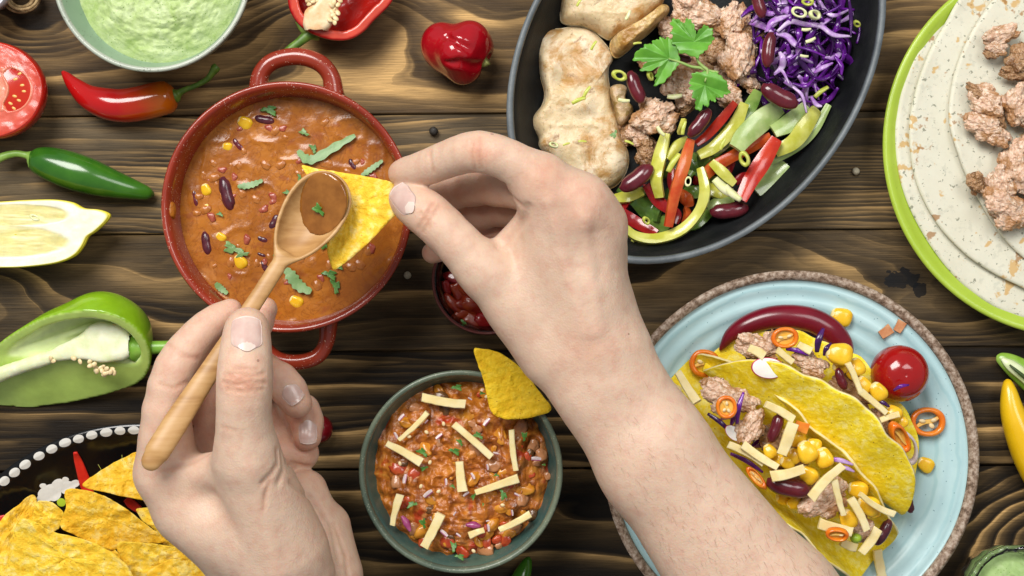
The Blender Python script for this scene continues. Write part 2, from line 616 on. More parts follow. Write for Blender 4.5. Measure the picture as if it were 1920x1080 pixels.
table = thing('table_top', None, None, (0, 0, -0.022))
props(table, kind='structure')
grey = (0.135, 0.098, 0.055)
PL = [(-454, dict(period=40, warp=140, gold=.7, knots=[], seed=1)),
      (-232, dict(period=34, warp=120, gold=.7, knots=[], seed=2)),
      (-9, dict(period=66, warp=120, gold=0.95, knots=[(665, 48, 150, 80, 175), (60, 60, 150, 70, -90), (1790, 40, 220, 90, 40)], seed=3, mid=103, tone=(0.135, 0.082, 0.037), patch=0.95, sharp=0.2)),
      (213, dict(period=25, warp=60, gold=0.85, knots=[(140, 330, 240, 130, 20)], seed=8, mid=325, tone=grey, patch=0.9, fine=0.6, wig=7)),
      (435, dict(period=62, warp=150, gold=0.55, knots=[(-20, 545, 90, 70, 110), (330, 560, 190, 80, -70), (1420, 470, 200, 90, 110), (1790, 590, 140, 60, -80)], seed=5, mid=546, tone=(0.13, 0.088, 0.045), r2=0.3, patch=0.9, stain=[(1690, 528, 60, 36), (1725, 548, 24, 26)])),
      (656, dict(period=46, warp=60, gold=1.15, knots=[(1000, 840, 330, 90, 40)], seed=6, mid=768, patch=0.4, r2=0.12, sharp=0.12, tone=(0.026, 0.016, 0.008), dark=(0.006, 0.0042, 0.0028))),
      (880, dict(period=56, warp=150, gold=0.8, knots=[(1960, 1010, 120, 120, 240), (1080, 900, 250, 60, 60)], seed=12, mid=991, patch=0.4, r2=0.10, tone=(0.022, 0.014, 0.007), dark=(0.006, 0.0042, 0.0028), sharp=0.13)),
      (1102, dict(period=40, warp=120, gold=.7, knots=[], seed=9)),
      (1324, dict(period=46, warp=120, gold=.7, knots=[], seed=10))]
for y0, kw in PL:
    ly = 220.0 * S
    V, F = cbox(1.5, ly, 0.022, b=0.035, nseg=1)
    o = inst('plank', mesh('plank', V, F, wood('scorched_pine', **kw), smooth=False), (0, (540 - (y0 + 111)) * S, -0.022), (0, 0, 0.0072), parent=table)
# the dark underside seen down the joints
mk('ground', (np.array([[-3, -3, -0.72], [3, -3, -0.72], [3, 3, -0.72], [-3, 3, -0.72]]), [[0, 1, 2, 3]]), sim('paving', (0.16, 0.15, 0.14), (0.24, 0.23, 0.21), 6, 0.8), kind='structure', smooth=False)
# ------------------------------------------------------------------ dishes
def lab(o, *a): return o

def oval_lathe(prof, n, c, sx, sy, rho):
    """prof (s, z): rings of an inclined oval, s in multiples of the rim"""
    a = np.linspace(0, 2 * PI, n, endpoint=False)
    ux = sx * np.cos(a); uy = sy * (rho * np.cos(a) + math.sqrt(1 - rho * rho) * np.sin(a))
    return loop_rings([np.c_[c[0] + s * ux, c[1] + s * uy, np.full(n, z)] for s, z in prof], prof[0][0], prof[-1][0])

def disc_food(c, r, z, hfun, n=150, nr=70, jag=0.0, seed=0, depth=0.012, sag=0.004):
    """a heap of food filling a bowl: a round slab whose top is z + hfun(xy, s)"""
    a = np.linspace(0, 2 * PI, n, endpoint=False)
    rr = r * (1 + jag * fbm(np.c_[np.cos(a) * 3, np.sin(a) * 3, np.zeros(n)], 3, seed))
    O = np.c_[c[0] + rr * np.cos(a), c[1] + rr * np.sin(a)]
    return slab(O, c, lambda p, s: z + hfun(p, s) - sag * s ** 6, lambda p, s: np.full(len(p), z - depth) + depth * 0.3 * s ** 2, nr, 0.8)

# red enamel pot -------------------------------------------------------------
def enamel():
    g = G('red_enamel'); v = g.co()
    base = g.ramp(g.noise(v, 30, 3), [(0.35, (0.23, 0.025, 0.010)), (0.65, (0.29, 0.034, 0.014))])
    for sc, t, th in ((760, 0.17, 0.52), (430, 0.105, 0.52)):
        m = g.math('MULTIPLY', g.math('LESS_THAN', g.voro(v, sc), t), g.math('GREATER_THAN', g.noise(v, sc * 0.23, 2), th))
        base = g.mix(g.math('MULTIPLY', m, 0.85), base, (0.86, 0.62, 0.46))
    return g.end(base, 0.22, g.bump(g.noise(v, 300, 3), 0.05, 0.0004), 0.5, coat=0.25, coatr=0.1)
ENAMEL = enamel()
pz = 0.072
pc = W(537, 388, pz)[:2]
pr = L(236, pz)
pot = thing('cooking_pot', 'round red enamel pot with white specks, two loop handles and bean soup inside', 'pot', (pc[0], pc[1], 0))
mk('body', lathe([(0, 0.0), (pr * .70, 0.0), (pr * .78, .004), (pr * .86, .022), (pr * .93, .050), (pr * .955, pz - .007), (pr * .985, pz - .0035), (pr, pz - .001), (pr * .985, pz), (pr * .955, pz - .0012), (pr * .93, pz - .006), (pr * .905, .046), (pr * .84, .018), (pr * .74, .006), (0, .005)], 128, pc), ENAMEL, pot)
def potloop(pts, r):
    P = [W(*q) for q in pts]
    return tube(P, [L(r, .06) * k for k in (1.25, 1.02, 1, 1, 1, 1.02, 1.25)], 14, 44, 1.0)
mk('handle', potloop([(485, 178, .056), (489, 140, .0575), (512, 115, .058), (556, 106, .058), (597, 117, .058), (620, 143, .0575), (626, 180, .056)], 16.5), ENAMEL, pot)
mk('handle', potloop([(482, 610, .050), (494, 648, .0505), (522, 674, .051), (560, 679, .051), (595, 668, .051), (612, 640, .0505), (616, 600, .050)], 15), ENAMEL, pot)

def soup_h(p, s):
    q = np.c_[p * 90, np.zeros(len(p))]
    return 0.0003 * fbm(q, 3, 21) + 0.0012 * np.clip(billow(np.c_[p * 75, np.full(len(p), 2.)], 1, 31) - 0.55, 0, 1) - 0.0006 * np.clip(fbm(np.c_[p * 120, np.full(len(p), 5.)], 3, 8) - 0.2, 0, 1)
def soupmat():
    g = G('bean_soup'); v = g.co()
    b = g.ramp(g.noise(v, 55, 6, 0.62, 0.6), [(0.30, (0.27, 0.075, 0.006)), (0.52, (0.39, 0.130, 0.014)), (0.72, (0.48, 0.175, 0.022))])
    pale = g.ramp(g.noise(v, 38, 4, 0.6, 1.4), [(0.62, 0.0), (0.72, 0.45)])
    b = g.mix(pale, b, (0.52, 0.22, 0.06))
    red = g.ramp(g.noise(v, 95, 3, 0.5, 0.3), [(0.60, 0.0), (0.69, 0.5)])
    b = g.mix(red, b, (0.24, 0.05, 0.02))
    sp = g.math('MULTIPLY', g.math('LESS_THAN', g.voro(v, 420), 0.2), g.math('GREATER_THAN', g.noise(v, 120, 2), 0.52))
    b = g.mix(g.math('MULTIPLY', sp, 0.6), b, (0.42, 0.10, 0.02))
    oil = g.ramp(g.noise(v, 70, 4, 0.6, 2.0), [(0.47, 0.0), (0.5, 0.5), (0.53, 0.0)])
    b = g.mix(oil, b, (0.15, 0.035, 0.004))
    dk = g.ramp(g.noise(v, 30, 3, 0.6, 0.8), [(0.5, 0.0), (0.66, 0.6)])
    b = g.mix(dk, b, (0.26, 0.075, 0.008))
    n = g.bump(g.noise(v, 200, 3, 0.5), 0.22, 0.0011)
    n = g.bump(g.noise(v, 600, 2, 0.5), 0.08, 0.0005, n)
    return g.end(b, 0.22, n, 0.40, 0.06, (0.002, 0.001, 0.0005))
SOUP = soupmat()
ps = 0.051
mk('soup', disc_food(pc, pr * .915, ps, soup_h, 200, 100, 0, 1, sag=0.0), SOUP, None, 'brown red bean and tomato soup filling the red pot', 'soup')

# spoon over the pot ---------------------------------------------------------
def woodspoon():
    g = G('olive_wood'); v = g.co((1, 1, 1), rot=(0, 0, math.radians(-57)))
    w = g.noise(g.co((14, 160, 60), rot=(0, 0, math.radians(-57))), 1, 4, 0.6, 0.5)
    b = g.ramp(w, [(0.3, (0.36, 0.185, 0.062)), (0.5, (0.47, 0.265, 0.10)), (0.72, (0.56, 0.345, 0.15))])
    st = g.ramp(g.noise(g.co((6, 70, 30), rot=(0, 0, math.radians(-57))), 1, 2, 0.5, 1.0), [(0.55, 0.0), (0.66, 0.55)])
    b = g.mix(st, b, (0.33, 0.165, 0.055))
    return g.end(b, 0.42, g.bump(w, 0.12, 0.0005), 0.4)
bz = 0.130
B0, B1 = W(634, 328, bz - .0038), W(527, 488, bz + .003)
bcn = (B0 + B1) / 2
ua = (B1 - B0) / np.linalg.norm(B1 - B0)
un = np.cross(np.array([ua[1], -ua[0], 0.0]) / np.hypot(ua[0], ua[1]), ua); un *= np.sign(un[2])
us_ = np.cross(un, ua)
SM = np.stack([ua, us_, un], 1)
bl, bw = np.linalg.norm(B1 - B0) / 2, L(58, bz)
HP = [J_ for J_ in ((536, 478, .1330), (500, 532, .1375), (440, 622, .1430), (380, 714, .1490), (322, 806, .1555), (287, 862, .1600))] if False else None
def spoon_f(p):
    q = (p - bcn.astype(np.float32)) @ SM.astype(np.float32)
    # egg-shaped: broader towards the tip
    q = q.copy(); q[:, 1] *= 1 + 0.22 * np.clip(q[:, 0] / bl, -1, 1)
    o = ELL(q, (0, 0, 0.0), (bl, bw, .0115)); i = ELL(q, (-.0004, 0, .0012), (bl - .0019, bw - .0019, .0107))
    bowl = smax(smax(o, -i, .0008), q[:, 2] - 0.0002, .0012)
    pts = [(530, 484, .1318, 11), (518, 504, .1345, 15.5), (490, 548, .1385, 15.5), (440, 624, .1440, 17), (385, 708, .1500, 20), (330, 792, .1560, 24), (296, 846, .1605, 24), (284, 864, .1615, 19)]
    d = None
    for a, b in zip(pts[:-1], pts[1:]):
        A, Bq = W(*a[:3]), W(*b[:3])
        # flattened bar: squash along the spoon normal
        def fl(x): 
            y = (x - bcn.astype(np.float32)) @ SM.astype(np.float32)
            return y * np.array([1, 1, 1.9], dtype=np.float32)
        qa, qb = fl(A[None].astype(np.float32))[0], fl(Bq[None].astype(np.float32))[0]
        e = RC(fl(p), qa, qb, L(a[3], a[2]), L(b[3], b[2])) / 1.25
        d = e if d is None else np.minimum(d, e)
    return smin(bowl, d, 0.0055)
lo_ = np.array([W(250, 0, .16)[0], W(0, 900, .16)[1], .118]); hi_ = np.array([W(670, 0, .12)[0], W(0, 310, .12)[1], .172])
spoon = mk('wooden_spoon', isosurf(spoon_f, lo_, hi_, 0.0009), woodspoon(), None, 'pale wooden spoon held over the red pot, half filled with soup', 'spoon')
def liq_f(p):
    q = (p - bcn.astype(np.float32)) @ SM.astype(np.float32)
    q = q.copy(); q[:, 1] *= 1 + 0.22 * np.clip(q[:, 0] / bl, -1, 1)
    i = ELL(q, (-.0004, 0, .0012), (bl - .0016, bw - .0016, .0110))
    # level sheet, pulled towards the tip and the right side of the bowl
    lev = (q @ np.array([0.42, 0.20 * LSGN, 0.88], dtype=np.float32)) + .0058
    return smax(i, lev, .0006)
LSGN = 1.0 if (us_ @ np.array([1, 0, 0])) < 0 else -1.0
mk('spoonful', isosurf(liq_f, lo_, hi_, 0.0009), sim('thin_soup', (0.20, 0.070, 0.010), (0.30, 0.115, 0.020), 90, .07, .12, 120, .0008, coat=.4), None, 'spoonful of brown soup lying in the bowl of the wooden spoon', 'soup')

# speckled green bowl of guacamole -------------------------------------------
def glaze(name, c1, c2, spk, sc=420, t=0.16, rough=0.3, n_sc=26, bump=0.08):
    g = G(name); v = g.co()
    b = g.ramp(g.noise(v, n_sc, 5, 0.6), [(0.35, c1), (0.65, c2)])
    m = g.math('MULTIPLY', g.math('LESS_THAN', g.voro(v, sc), t), g.math('GREATER_THAN', g.noise(v, sc * 0.3, 2), 0.5))
    b = g.mix(g.math('MULTIPLY', m, 0.8), b, spk)
    return g.end(b, rough, g.bump(g.noise(v, 160, 4), bump, 0.0008), 0.45)
gz = 0.062
gc = W(283, -52, gz)[:2]; gr_ = L(187, gz)
gb = thing('guacamole_bowl', 'pale green speckled stoneware bowl of guacamole above the red chilli', 'bowl', (gc[0], gc[1], 0))
mk('body', lathe([(0, 0), (gr_ * .5, 0), (gr_ * .52, .003), (gr_ * .75, .018), (gr_ * .93, .042), (gr_ * .985, gz - .003), (gr_ * .992, gz - .0014), (gr_ * .96, gz - .006), (gr_ * .84, .027), (gr_ * .6, .011), (0, .0055)], 112, gc, .006, 3), glaze('sage_glaze', (0.20, 0.28, 0.21), (0.26, 0.35, 0.27), (0.06, 0.07, 0.05)), gb)
mk('inner_glaze', lathe([(gr_ * .945, gz - .0025), (gr_ * .90, gz - .010), (gr_ * .80, .030), (gr_ * .60, .014), (0, .008), (0, .006), (gr_ * .60, .012), (gr_ * .82, .028), (gr_ * .955, gz - .0055)], 112, gc, .006, 3), glaze('sage_glaze_inside', (0.22, 0.33, 0.24), (0.27, 0.39, 0.29), (0.08, 0.1, 0.07)), gb)
mk('rim', lathe([(gr_ * .99, gz - .004), (gr_ * 1.0, gz - .0012), (gr_ * .985, gz), (gr_ * .955, gz - .0006), (gr_ * .94, gz - .0035), (gr_ * .955, gz - .006)], 128, gc, .006, 3), glaze('sage_rim', (0.34, 0.38, 0.31), (0.48, 0.51, 0.43), (0.10, 0.11, 0.08), 700, 0.25), gb)
def guac_h(p, s):
    q = np.c_[p * 60, np.zeros(len(p))]
    rough = sstep(1.02, 0.75, s)
    return 0.006 * sstep(1.0, 0.5, s) + (0.0042 * fbm(q, 5, 41) + 0.0030 * np.abs(fbm(q * 3.1, 4, 45))) * (0.25 + 0.75 * rough)
def guacmat(nm, c1, c2, c3):
    g = G(nm); v = g.co()
    b = g.ramp(g.noise(v, 85, 6, 0.65, 0.5), [(0.30, c1), (0.5, c2), (0.7, c3)])
    m = g.math('MULTIPLY', g.math('LESS_THAN', g.voro(v, 520), 0.2), g.math('GREATER_THAN', g.noise(v, 90, 2), 0.56))
    b = g.mix(g.math('MULTIPLY', m, 0.8), b, (0.16, 0.30, 0.04))
    return g.end(b, 0.5, g.bump(g.noise(v, 420, 6, 0.65), 0.5, 0.0014), 0.3, 0.15, (0.003, 0.003, 0.0015))
GUAC = guacmat('guacamole', (0.33, 0.46, 0.14), (0.45, 0.56, 0.25), (0.56, 0.66, 0.37))
mk('guacamole', disc_food(gc, gr_ * .865, .044, guac_h, 200, 100, .03, 5), GUAC, None, 'lumpy light green guacamole heaped in the sage stoneware bowl', 'guacamole')

# teal bowl of chunky chilli -------------------------------------------------
sz = 0.060
sc_ = W(864, 885, sz)[:2]; sr = L(191, sz)
TEAL = glaze('teal_glaze', (0.035, 0.085, 0.08), (0.075, 0.125, 0.09), (0.16, 0.19, 0.12), 500, 0.18, 0.28)
sb = thing('chilli_bowl', 'dark teal stoneware bowl of chunky chilli topped with cheese sticks', 'bowl', (sc_[0], sc_[1], 0))
mk('body', lathe([(0, 0), (sr * .5, 0), (sr * .52, .003), (sr * .78, .018), (sr * .94, .042), (sr * .985, sz - .003), (sr * .992, sz - .0012), (sr * .955, sz - .002), (sr * .91, sz - .010), (sr * .8, .030), (sr * .6, .014), (0, .008)], 112, sc_, .006, 9), TEAL, sb)
mk('rim', lathe([(sr * .988, sz - .004), (sr * 1.0, sz - .0012), (sr * .985, sz), (sr * .955, sz - .0006), (sr * .938, sz - .0035), (sr * .955, sz - .006)], 128, sc_, .006, 9), glaze('teal_rim', (0.07, 0.10, 0.075), (0.16, 0.19, 0.13), (0.28, 0.31, 0.22), 700, 0.25), sb)
def chil_h(p, s):
    q = np.c_[p * 95, np.zeros(len(p))]
    return 0.0045 * sstep(1.0, 0.55, s) + 0.0030 * billow(q, 3, 51) + 0.0022 * fbm(q * 2.2, 4, 55) - 0.002
def chilmat():
    g = G('chunky_chilli'); v = g.co()
    b = g.ramp(g.noise(v, 105, 6, 0.62, 0.7), [(0.28, (0.12, 0.032, 0.006)), (0.42, (0.30, 0.080, 0.010)), (0.55, (0.50, 0.16, 0.018)), (0.7, (0.60, 0.25, 0.04))])
    pk = g.ramp(g.noise(v, 70, 4, 0.6, 1.0), [(0.58, 0.0), (0.68, 0.7)])
    b = g.mix(pk, b, (0.52, 0.23, 0.08))
    rd = g.ramp(g.noise(v, 60, 3, 0.5, 0.5), [(0.62, 0.0), (0.70, 0.8)])
    b = g.mix(rd, b, (0.42, 0.025, 0.008))
    br = g.ramp(g.noise(v, 45, 4, 0.6, 0.8), [(0.60, 0.0), (0.72, 0.75)])
    b = g.mix(br, b, (0.09, 0.035, 0.010))
    n = g.bump(g.noise(v, 260, 6, 0.62), 0.5, 0.0016)
    return g.end(b, 0.24, n, 0.5, 0.08, (0.002, 0.001, 0.0005))
mk('chilli', disc_food(sc_, sr * .895, .047, chil_h, 220, 110, .02, 6), chilmat(), None, 'chunky orange red bean chilli filling the teal bowl', 'stew')

# black cast iron pan ---------------------------------------------------------
kz = 0.046
kc = W(1306, 105, kz)[:2]
ksx, ksy, krho = L(357, kz), L(391, kz), 0.268
IRON = sim('cast_iron', (0.006, 0.007, 0.0075), (0.012, 0.013, 0.0135), 60, 0.5, 0.4, 900, 0.0006, spec=0.2)
IRONRIM = sim('worn_iron_edge', (0.09, 0.105, 0.115), (0.14, 0.16, 0.17), 60, 0.45, 0.25, 900, 0.0005, spec=0.5)
pan = thing('skillet', 'oval black cast iron pan of chicken, meat, peppers and red cabbage', 'pan', (kc[0], kc[1], 0))
mk('body', oval_lathe([(.01, 0), (.74, 0), (.80, .003), (.92, .028), (.985, kz - .004), (.990, kz - .002), (.962, kz - .003), (.93, kz - .012), (.84, .012), (.78, .006), (.01, .005)], 144, kc, ksx, ksy, krho), IRON, pan)
mk('rim', oval_lathe([(.986, kz - .004), (.999, kz - .002), (.996, kz), (.968, kz), (.960, kz - .003)], 144, kc, ksx, ksy, krho), IRONRIM, pan)

# lime plate of tortillas -----------------------------------------------------
tz = 0.024
tc_ = W(2016, 272, tz)[:2]; tr = L(361, tz)
LIME = glaze('lime_glaze', (0.36, 0.50, 0.045), (0.42, 0.56, 0.065), (0.30, 0.44, 0.04), 200, 0.1, 0.2)
lp = thing('dinner_plate', 'lime green plate under a stack of flour tortillas', 'plate', (tc_[0], tc_[1], 0))
mk('body', lathe([(0, 0), (tr * .62, 0), (tr * .64, .003), (tr * .85, .010), (tr * .97, tz - .006), (tr * .995, tz - .002), (tr, tz), (tr * .985, tz + .001), (tr * .95, tz - .002), (tr * .84, .0145), (tr * .64, .0075), (0, .0065)], 144, tc_), LIME, lp)

# turquoise plate of tacos ----------------------------------------------------
bz2 = 0.021
bc = W(1484, 860, bz2)[:2]; br = L(354, bz2)
prof = [(0, 0), (br * .6, 0), (br * .62, .003), (br * .86, .009), (br * .975, bz2 - .004), (br * .995, bz2 - .001)]
def blueplate():
    g = G('turquoise_glaze'); v = g.co()
    xyz = g.sep(v)
    r = g.math('SQRT', g.math('ADD', g.math('MULTIPLY', xyz[0], xyz[0]), g.math('MULTIPLY', xyz[1], xyz[1])))
    b = g.ramp(g.noise(v, 34, 5, 0.6), [(0.3, (0.37, 0.56, 0.585)), (0.7, (0.46, 0.64, 0.66))])
    w = g.math('SINE', g.math('ADD', g.math('MULTIPLY', r, 520.0), g.math('MULTIPLY', g.noise(v, 22, 3), 9.0)))
    b = g.mix(g.ramp(w, [(0.75, 0.0), (0.98, 0.4)]), b, (0.26, 0.47, 0.51))
    b = g.mix(g.math('MULTIPLY', g.math('LESS_THAN', g.voro(v, 260), 0.10), 0.7), b, (0.10, 0.22, 0.25))
    return g.end(b, 0.3, g.bump(g.noise(v, 130, 4), 0.1, 0.0008), 0.45)
bp = thing('dinner_plate', 'turquoise ridged plate with brown speckled edge holding two tacos', 'plate', (bc[0], bc[1], 0))
ins = [(br * .945, bz2 - .003)]
for k in range(60):
    r = 0.935 - k * 0.0155
    if r < 0.01: break
    z = .0075 + (bz2 - .012) * sstep(.52, .95, r) + 0.0007 * math.sin(k * 1.05)
    ins.append((br * r, z))
ins += [(0, .0075), (0, .005), (br * .6, .0055), (br * .9, .013), (br * .95, bz2 - .006)]
mk('well', lathe(ins, 144, bc, .006, 13), blueplate(), bp)
mk('foot', lathe([(0, 0), (br * .6, 0), (br * .62, .003), (br * .86, .009), (br * .97, bz2 - .004), (br * .94, bz2 - .005), (br * .6, .0048), (0, .0045)], 112, bc, .006, 13), sim('raw_clay', (0.10, 0.065, 0.045), (0.15, 0.10, 0.07), 60, 0.7), bp)
def claymat():
    g = G('speckled_clay_edge'); v = g.co()
    b = g.ramp(g.noise(v, 330, 5, 0.7), [(0.36, (0.10, 0.06, 0.035)), (0.48, (0.27, 0.185, 0.13)), (0.64, (0.50, 0.41, 0.33))])
    return g.end(b, 0.55, g.bump(g.noise(v, 500, 4), 0.4, 0.001), 0.4)
mk('rim', lathe([(br * .96, bz2 - .005), (br * .995, bz2 - .002), (br * .998, bz2), (br * .975, bz2 + .001), (br * .95, bz2 - .0015), (br * .942, bz2 - .005)], 160, bc, .010, 13), claymat(), bp)

# black plate with painted dots ----------------------------------------------
cz = 0.026
cc = W(262, 1202, cz)[:2]; cr = L(408, cz)
BLACK = sim('black_lacquer', (0.0045, 0.0045, 0.005), None, rough=0.16, bump=0.04, bsc=120, spec=0.5)
WHITEP = sim('white_paint', (0.74, 0.72, 0.66), (0.82, 0.80, 0.74), 200, 0.45, 0.1, 500)
REDP = sim('red_paint', (0.62, 0.015, 0.008), (0.7, 0.03, 0.012), 150, 0.35)
LIMEP = sim('lime_paint', (0.42, 0.58, 0.03), None, rough=0.4)
cp = thing('serving_plate', 'glossy black plate with painted white dots and red strokes under tortilla chips', 'plate', (cc[0], cc[1], 0))
CPROF = [(1.0, cz), (.97, cz - .0012), (.94, cz - .004), (.88, .0155), (.78, .0105), (.62, .0075), (0, .0065)]
def cplate_z(r):
    return np.interp(r, [q[0] for q in CPROF[::-1]], [q[1] for q in CPROF[::-1]])
mk('body', lathe([(0, 0), (cr * .6, 0), (cr * .62, .003), (cr * .88, .011), (cr * .98, cz - .003), (cr * 1.0, cz - .001)] + [(cr * a, b) for a, b in CPROF], 144, cc), BLACK, cp)
def paint(px, py, rx, ry, ang, m, name, th=0.00008):
    c = W(px, py, .018)
    for _ in range(4): c = W(px, py, cplate_z(np.hypot(c[0] - cc[0], c[1] - cc[1]) / cr))
    a = np.linspace(0, 2 * PI, 26, endpoint=False)
    k = L(1, c[2])
    wob = 1 + 0.06 * fbm(np.c_[np.cos(a) * 1.2, np.sin(a) * 1.2, np.full(26, px * .37)], 2, 3)
    x, y = rx * k * np.cos(a) * wob, ry * k * np.sin(a) * wob
    O = np.c_[c[0] + x * math.cos(ang) - y * math.sin(ang), c[1] + x * math.sin(ang) + y * math.cos(ang)]
    zf = lambda p: cplate_z(np.hypot(p[:, 0] - cc[0], p[:, 1] - cc[1]) / cr)
    return mk(name, slab(O, c[:2], lambda p, s: zf(p) + th * (1 - s ** 6) + .00012, lambda p, s: zf(p) - .0006, 4), m, cp, sharp=25)
dots = [(8, 902), (27, 886), (47, 871), (73, 855), (97, 842), (122, 830), (147, 823), (172, 816), (199, 811), (225, 808), (251, 807), (-14, 922), (278, 807), (304, 808), (330, 811)]
for i, (x, y) in enumerate(dots):
    a = math.atan2(-(y - 1202), x - 262) - PI / 2
    paint(x, y, 10.2 + (i % 3) * 0.7, 8.0, a + 0.12, WHITEP, 'painted_dot')
for x, y, a, b, t in ((92, 922, 22, 13, .5), (108, 911, 15, 11, .9), (126, 914, 15, 13, .2), (140, 907, 10, 7, .4), (86, 933, 16, 8, .1), (81, 911, 6, 5, 0), (123, 899, 6, 5, 0), (75, 938, 8, 5, 1.2), (100, 926, 14, 14, 0)):
    paint(x, y, a, b, t, WHITEP, 'painted_petal')
paint(115, 942, 8, 8, 0, LIMEP, 'painted_bud'); paint(70, 958, 7, 7, 0, LIMEP, 'painted_bud')
for pts in ([(141, 848, 3.5), (146, 862, 7), (152, 880, 9), (160, 905, 11), (168, 930, 10)], [(236, 935, 6), (247, 945, 9), (262, 956, 7)], [(-6, 975, 6), (4, 971, 5), (10, 968, 3)]):
    P = []
    for x, y, w in pts:
        c = W(x, y, .012)
        for _ in range(4): c = W(x, y, cplate_z(np.hypot(c[0] - cc[0], c[1] - cc[1]) / cr) + .0006)
        P.append(c)
    mk('painted_stroke', ribbon(P, [L(2 * q[2], .012) for q in pts], .0009, 20), REDP, cp)

# small glass bowls -------------------------------------------------------------
def glassmat(nm, tint, rough=0.02):
    g = G(nm)
    return g.end(tint, rough, None, 0.5, trans=1.0, ior=1.45)
RIMRED = sim('red_brown_rim', (0.10, 0.022, 0.018), None, rough=0.2)
az = 0.038
ac = W(912, 525, az)[:2]; ar = L(103, az)
ab = thing('glass_bowl', 'small clear glass bowl of chopped tomato under the right hand', 'bowl', (ac[0], ac[1], 0))
mk('body', lathe([(0, 0), (ar * .6, 0), (ar * .8, .008), (ar * .93, .024), (ar * .985, az - .002), (ar * .945, az - .002), (ar * .88, .024), (ar * .75, .011), (0, .004)], 72, ac), glassmat('smoky_glass', (0.55, 0.5, 0.45)), ab)
mk('rim', lathe([(ar * .985, az - .003), (ar * 1.0, az - .001), (ar * .985, az), (ar * .95, az - .001), (ar * .945, az - .003)], 72, ac), RIMRED, ab)
dz = 0.045
dc = W(1906, 1114, dz)[:2]; dr = L(92, dz)
db = thing('glass_bowl', 'faceted clear glass bowl of pale green dip in the bottom corner', 'bowl', (dc[0], dc[1], 0))
def facet(prof, n, c, k=18, amt=0.03):
    a = np.linspace(0, 2 * PI, n, endpoint=False)
    R = []
    for r, z in prof:
        w = 1 - amt * np.abs(np.sin(a * k / 2)) * (1 if r > 0.01 else 0)
        R.append(np.c_[c[0] + max(r, 1e-5) * w * np.cos(a), c[1] + max(r, 1e-5) * w * np.sin(a), z + 0.0018 * (w - 1) / 0.03 * (z > .035)])
    return rings(R)
mk('body', facet([(0, 0), (dr * .6, 0), (dr * .75, .006), (dr * .9, .026), (dr * 1.0, dz - .002), (dr * .995, dz), (dr * .87, dz), (dr * .83, dz - .004), (dr * .74, .026), (dr * .6, .010), (0, .006)], 180, dc), glassmat('clear_glass', (0.93, 0.96, 0.94)), db)
DIP = guacmat('green_dip', (0.24, 0.38, 0.12), (0.33, 0.48, 0.18), (0.42, 0.55, 0.26))
mk('green_dip', disc_food(dc, dr * .80, .036, guac_h, 90, 40, .0, 15, depth=.02), DIP, None, 'pale green dip inside the faceted glass bowl', 'dip')
# ------------------------------------------------------------------ food materials and shapes
def M_(*a, **k): return sim(*a, **k)
CHEESE = M_('cheese', (0.76, 0.61, 0.27), (0.83, 0.71, 0.40), 90, 0.42, 0.15, 500, 0.0005, 0.25, (0.004, 0.003, 0.0015))
CORN = M_('sweetcorn', (0.78, 0.43, 0.012), (0.86, 0.56, 0.03), 140, 0.22, 0.05, 300, 0.0004, 0.2, (0.003, 0.002, 0.0006), u=0.006)
CORNTIP = M_('sweetcorn_tip', (0.78, 0.62, 0.25), (0.82, 0.68, 0.34), 300, 0.35, 0.1, 600, 0.0004, u=0.006)
BEAN = M_('kidney_bean', (0.085, 0.008, 0.016), (0.135, 0.014, 0.022), 110, 0.2, 0.06, 260, 0.0004, spec=0.5, coat=0.2, u=0.011)
BEANDARK = M_('soaked_bean', (0.055, 0.012, 0.022), (0.11, 0.022, 0.03), 130, 0.22, 0.1, 300, 0.0005, u=0.011)
CHILLIRED = M_('red_chilli_skin', (0.40, 0.006, 0.004), (0.50, 0.010, 0.006), 40, 0.17, 0.05, 180, 0.0006, coat=0.3)
PURPLECH = M_('dark_red_chilli_skin', (0.13, 0.004, 0.013), (0.19, 0.006, 0.018), 40, 0.25, 0.06, 180, 0.0006, coat=0.15)
JALAP = M_('green_chilli_skin', (0.022, 0.105, 0.008), (0.045, 0.16, 0.012), 40, 0.2, 0.06, 180, 0.0006, coat=0.25)
YELCH = M_('yellow_chilli_skin', (0.74, 0.44, 0.006), (0.80, 0.50, 0.012), 40, 0.25, 0.06, 180, 0.0006, coat=0.2)
STEM = M_('green_stem', (0.07, 0.15, 0.015), (0.14, 0.25, 0.03), 160, 0.45, 0.25, 300, 0.0006)
BELLRED = M_('red_pepper_skin', (0.30, 0.003, 0.008), (0.38, 0.006, 0.012), 50, 0.14, 0.05, 160, 0.0007, coat=0.35)
HERB = M_('herb_leaf', (0.045, 0.155, 0.018), (0.085, 0.235, 0.035), 130, 0.4, 0.3, 350, 0.0006, 0.1, (0.001, 0.002, 0.0005))
HERBU = M_('herb_leaf', (0.045, 0.155, 0.018), (0.085, 0.235, 0.035), 130, 0.4, 0.4, 350, 0.0006, 0.1, (0.001, 0.002, 0.0005), u=.006)
HERBPALEU = M_('pale_herb_leaf', (0.13, 0.25, 0.075), (0.19, 0.33, 0.11), 150, 0.4, 0.4, 350, 0.0006, 0.1, (0.001, 0.002, 0.0005), u=.006)
HERBPALE = M_('pale_herb_leaf', (0.13, 0.25, 0.075), (0.19, 0.33, 0.11), 150, 0.4, 0.3, 350, 0.0006, 0.1, (0.001, 0.002, 0.0005))
PARSLEY = M_('parsley_leaf', (0.085, 0.27, 0.022), (0.14, 0.38, 0.04), 70, 0.38, 0.3, 260, 0.0006, 0.12, (0.001, 0.002, 0.0005))
ONION = M_('white_onion', (0.58, 0.46, 0.46), (0.74, 0.66, 0.64), 160, 0.28, 0.1, 400, 0.0004, 0.25, (0.003, 0.003, 0.003), u=0.006)
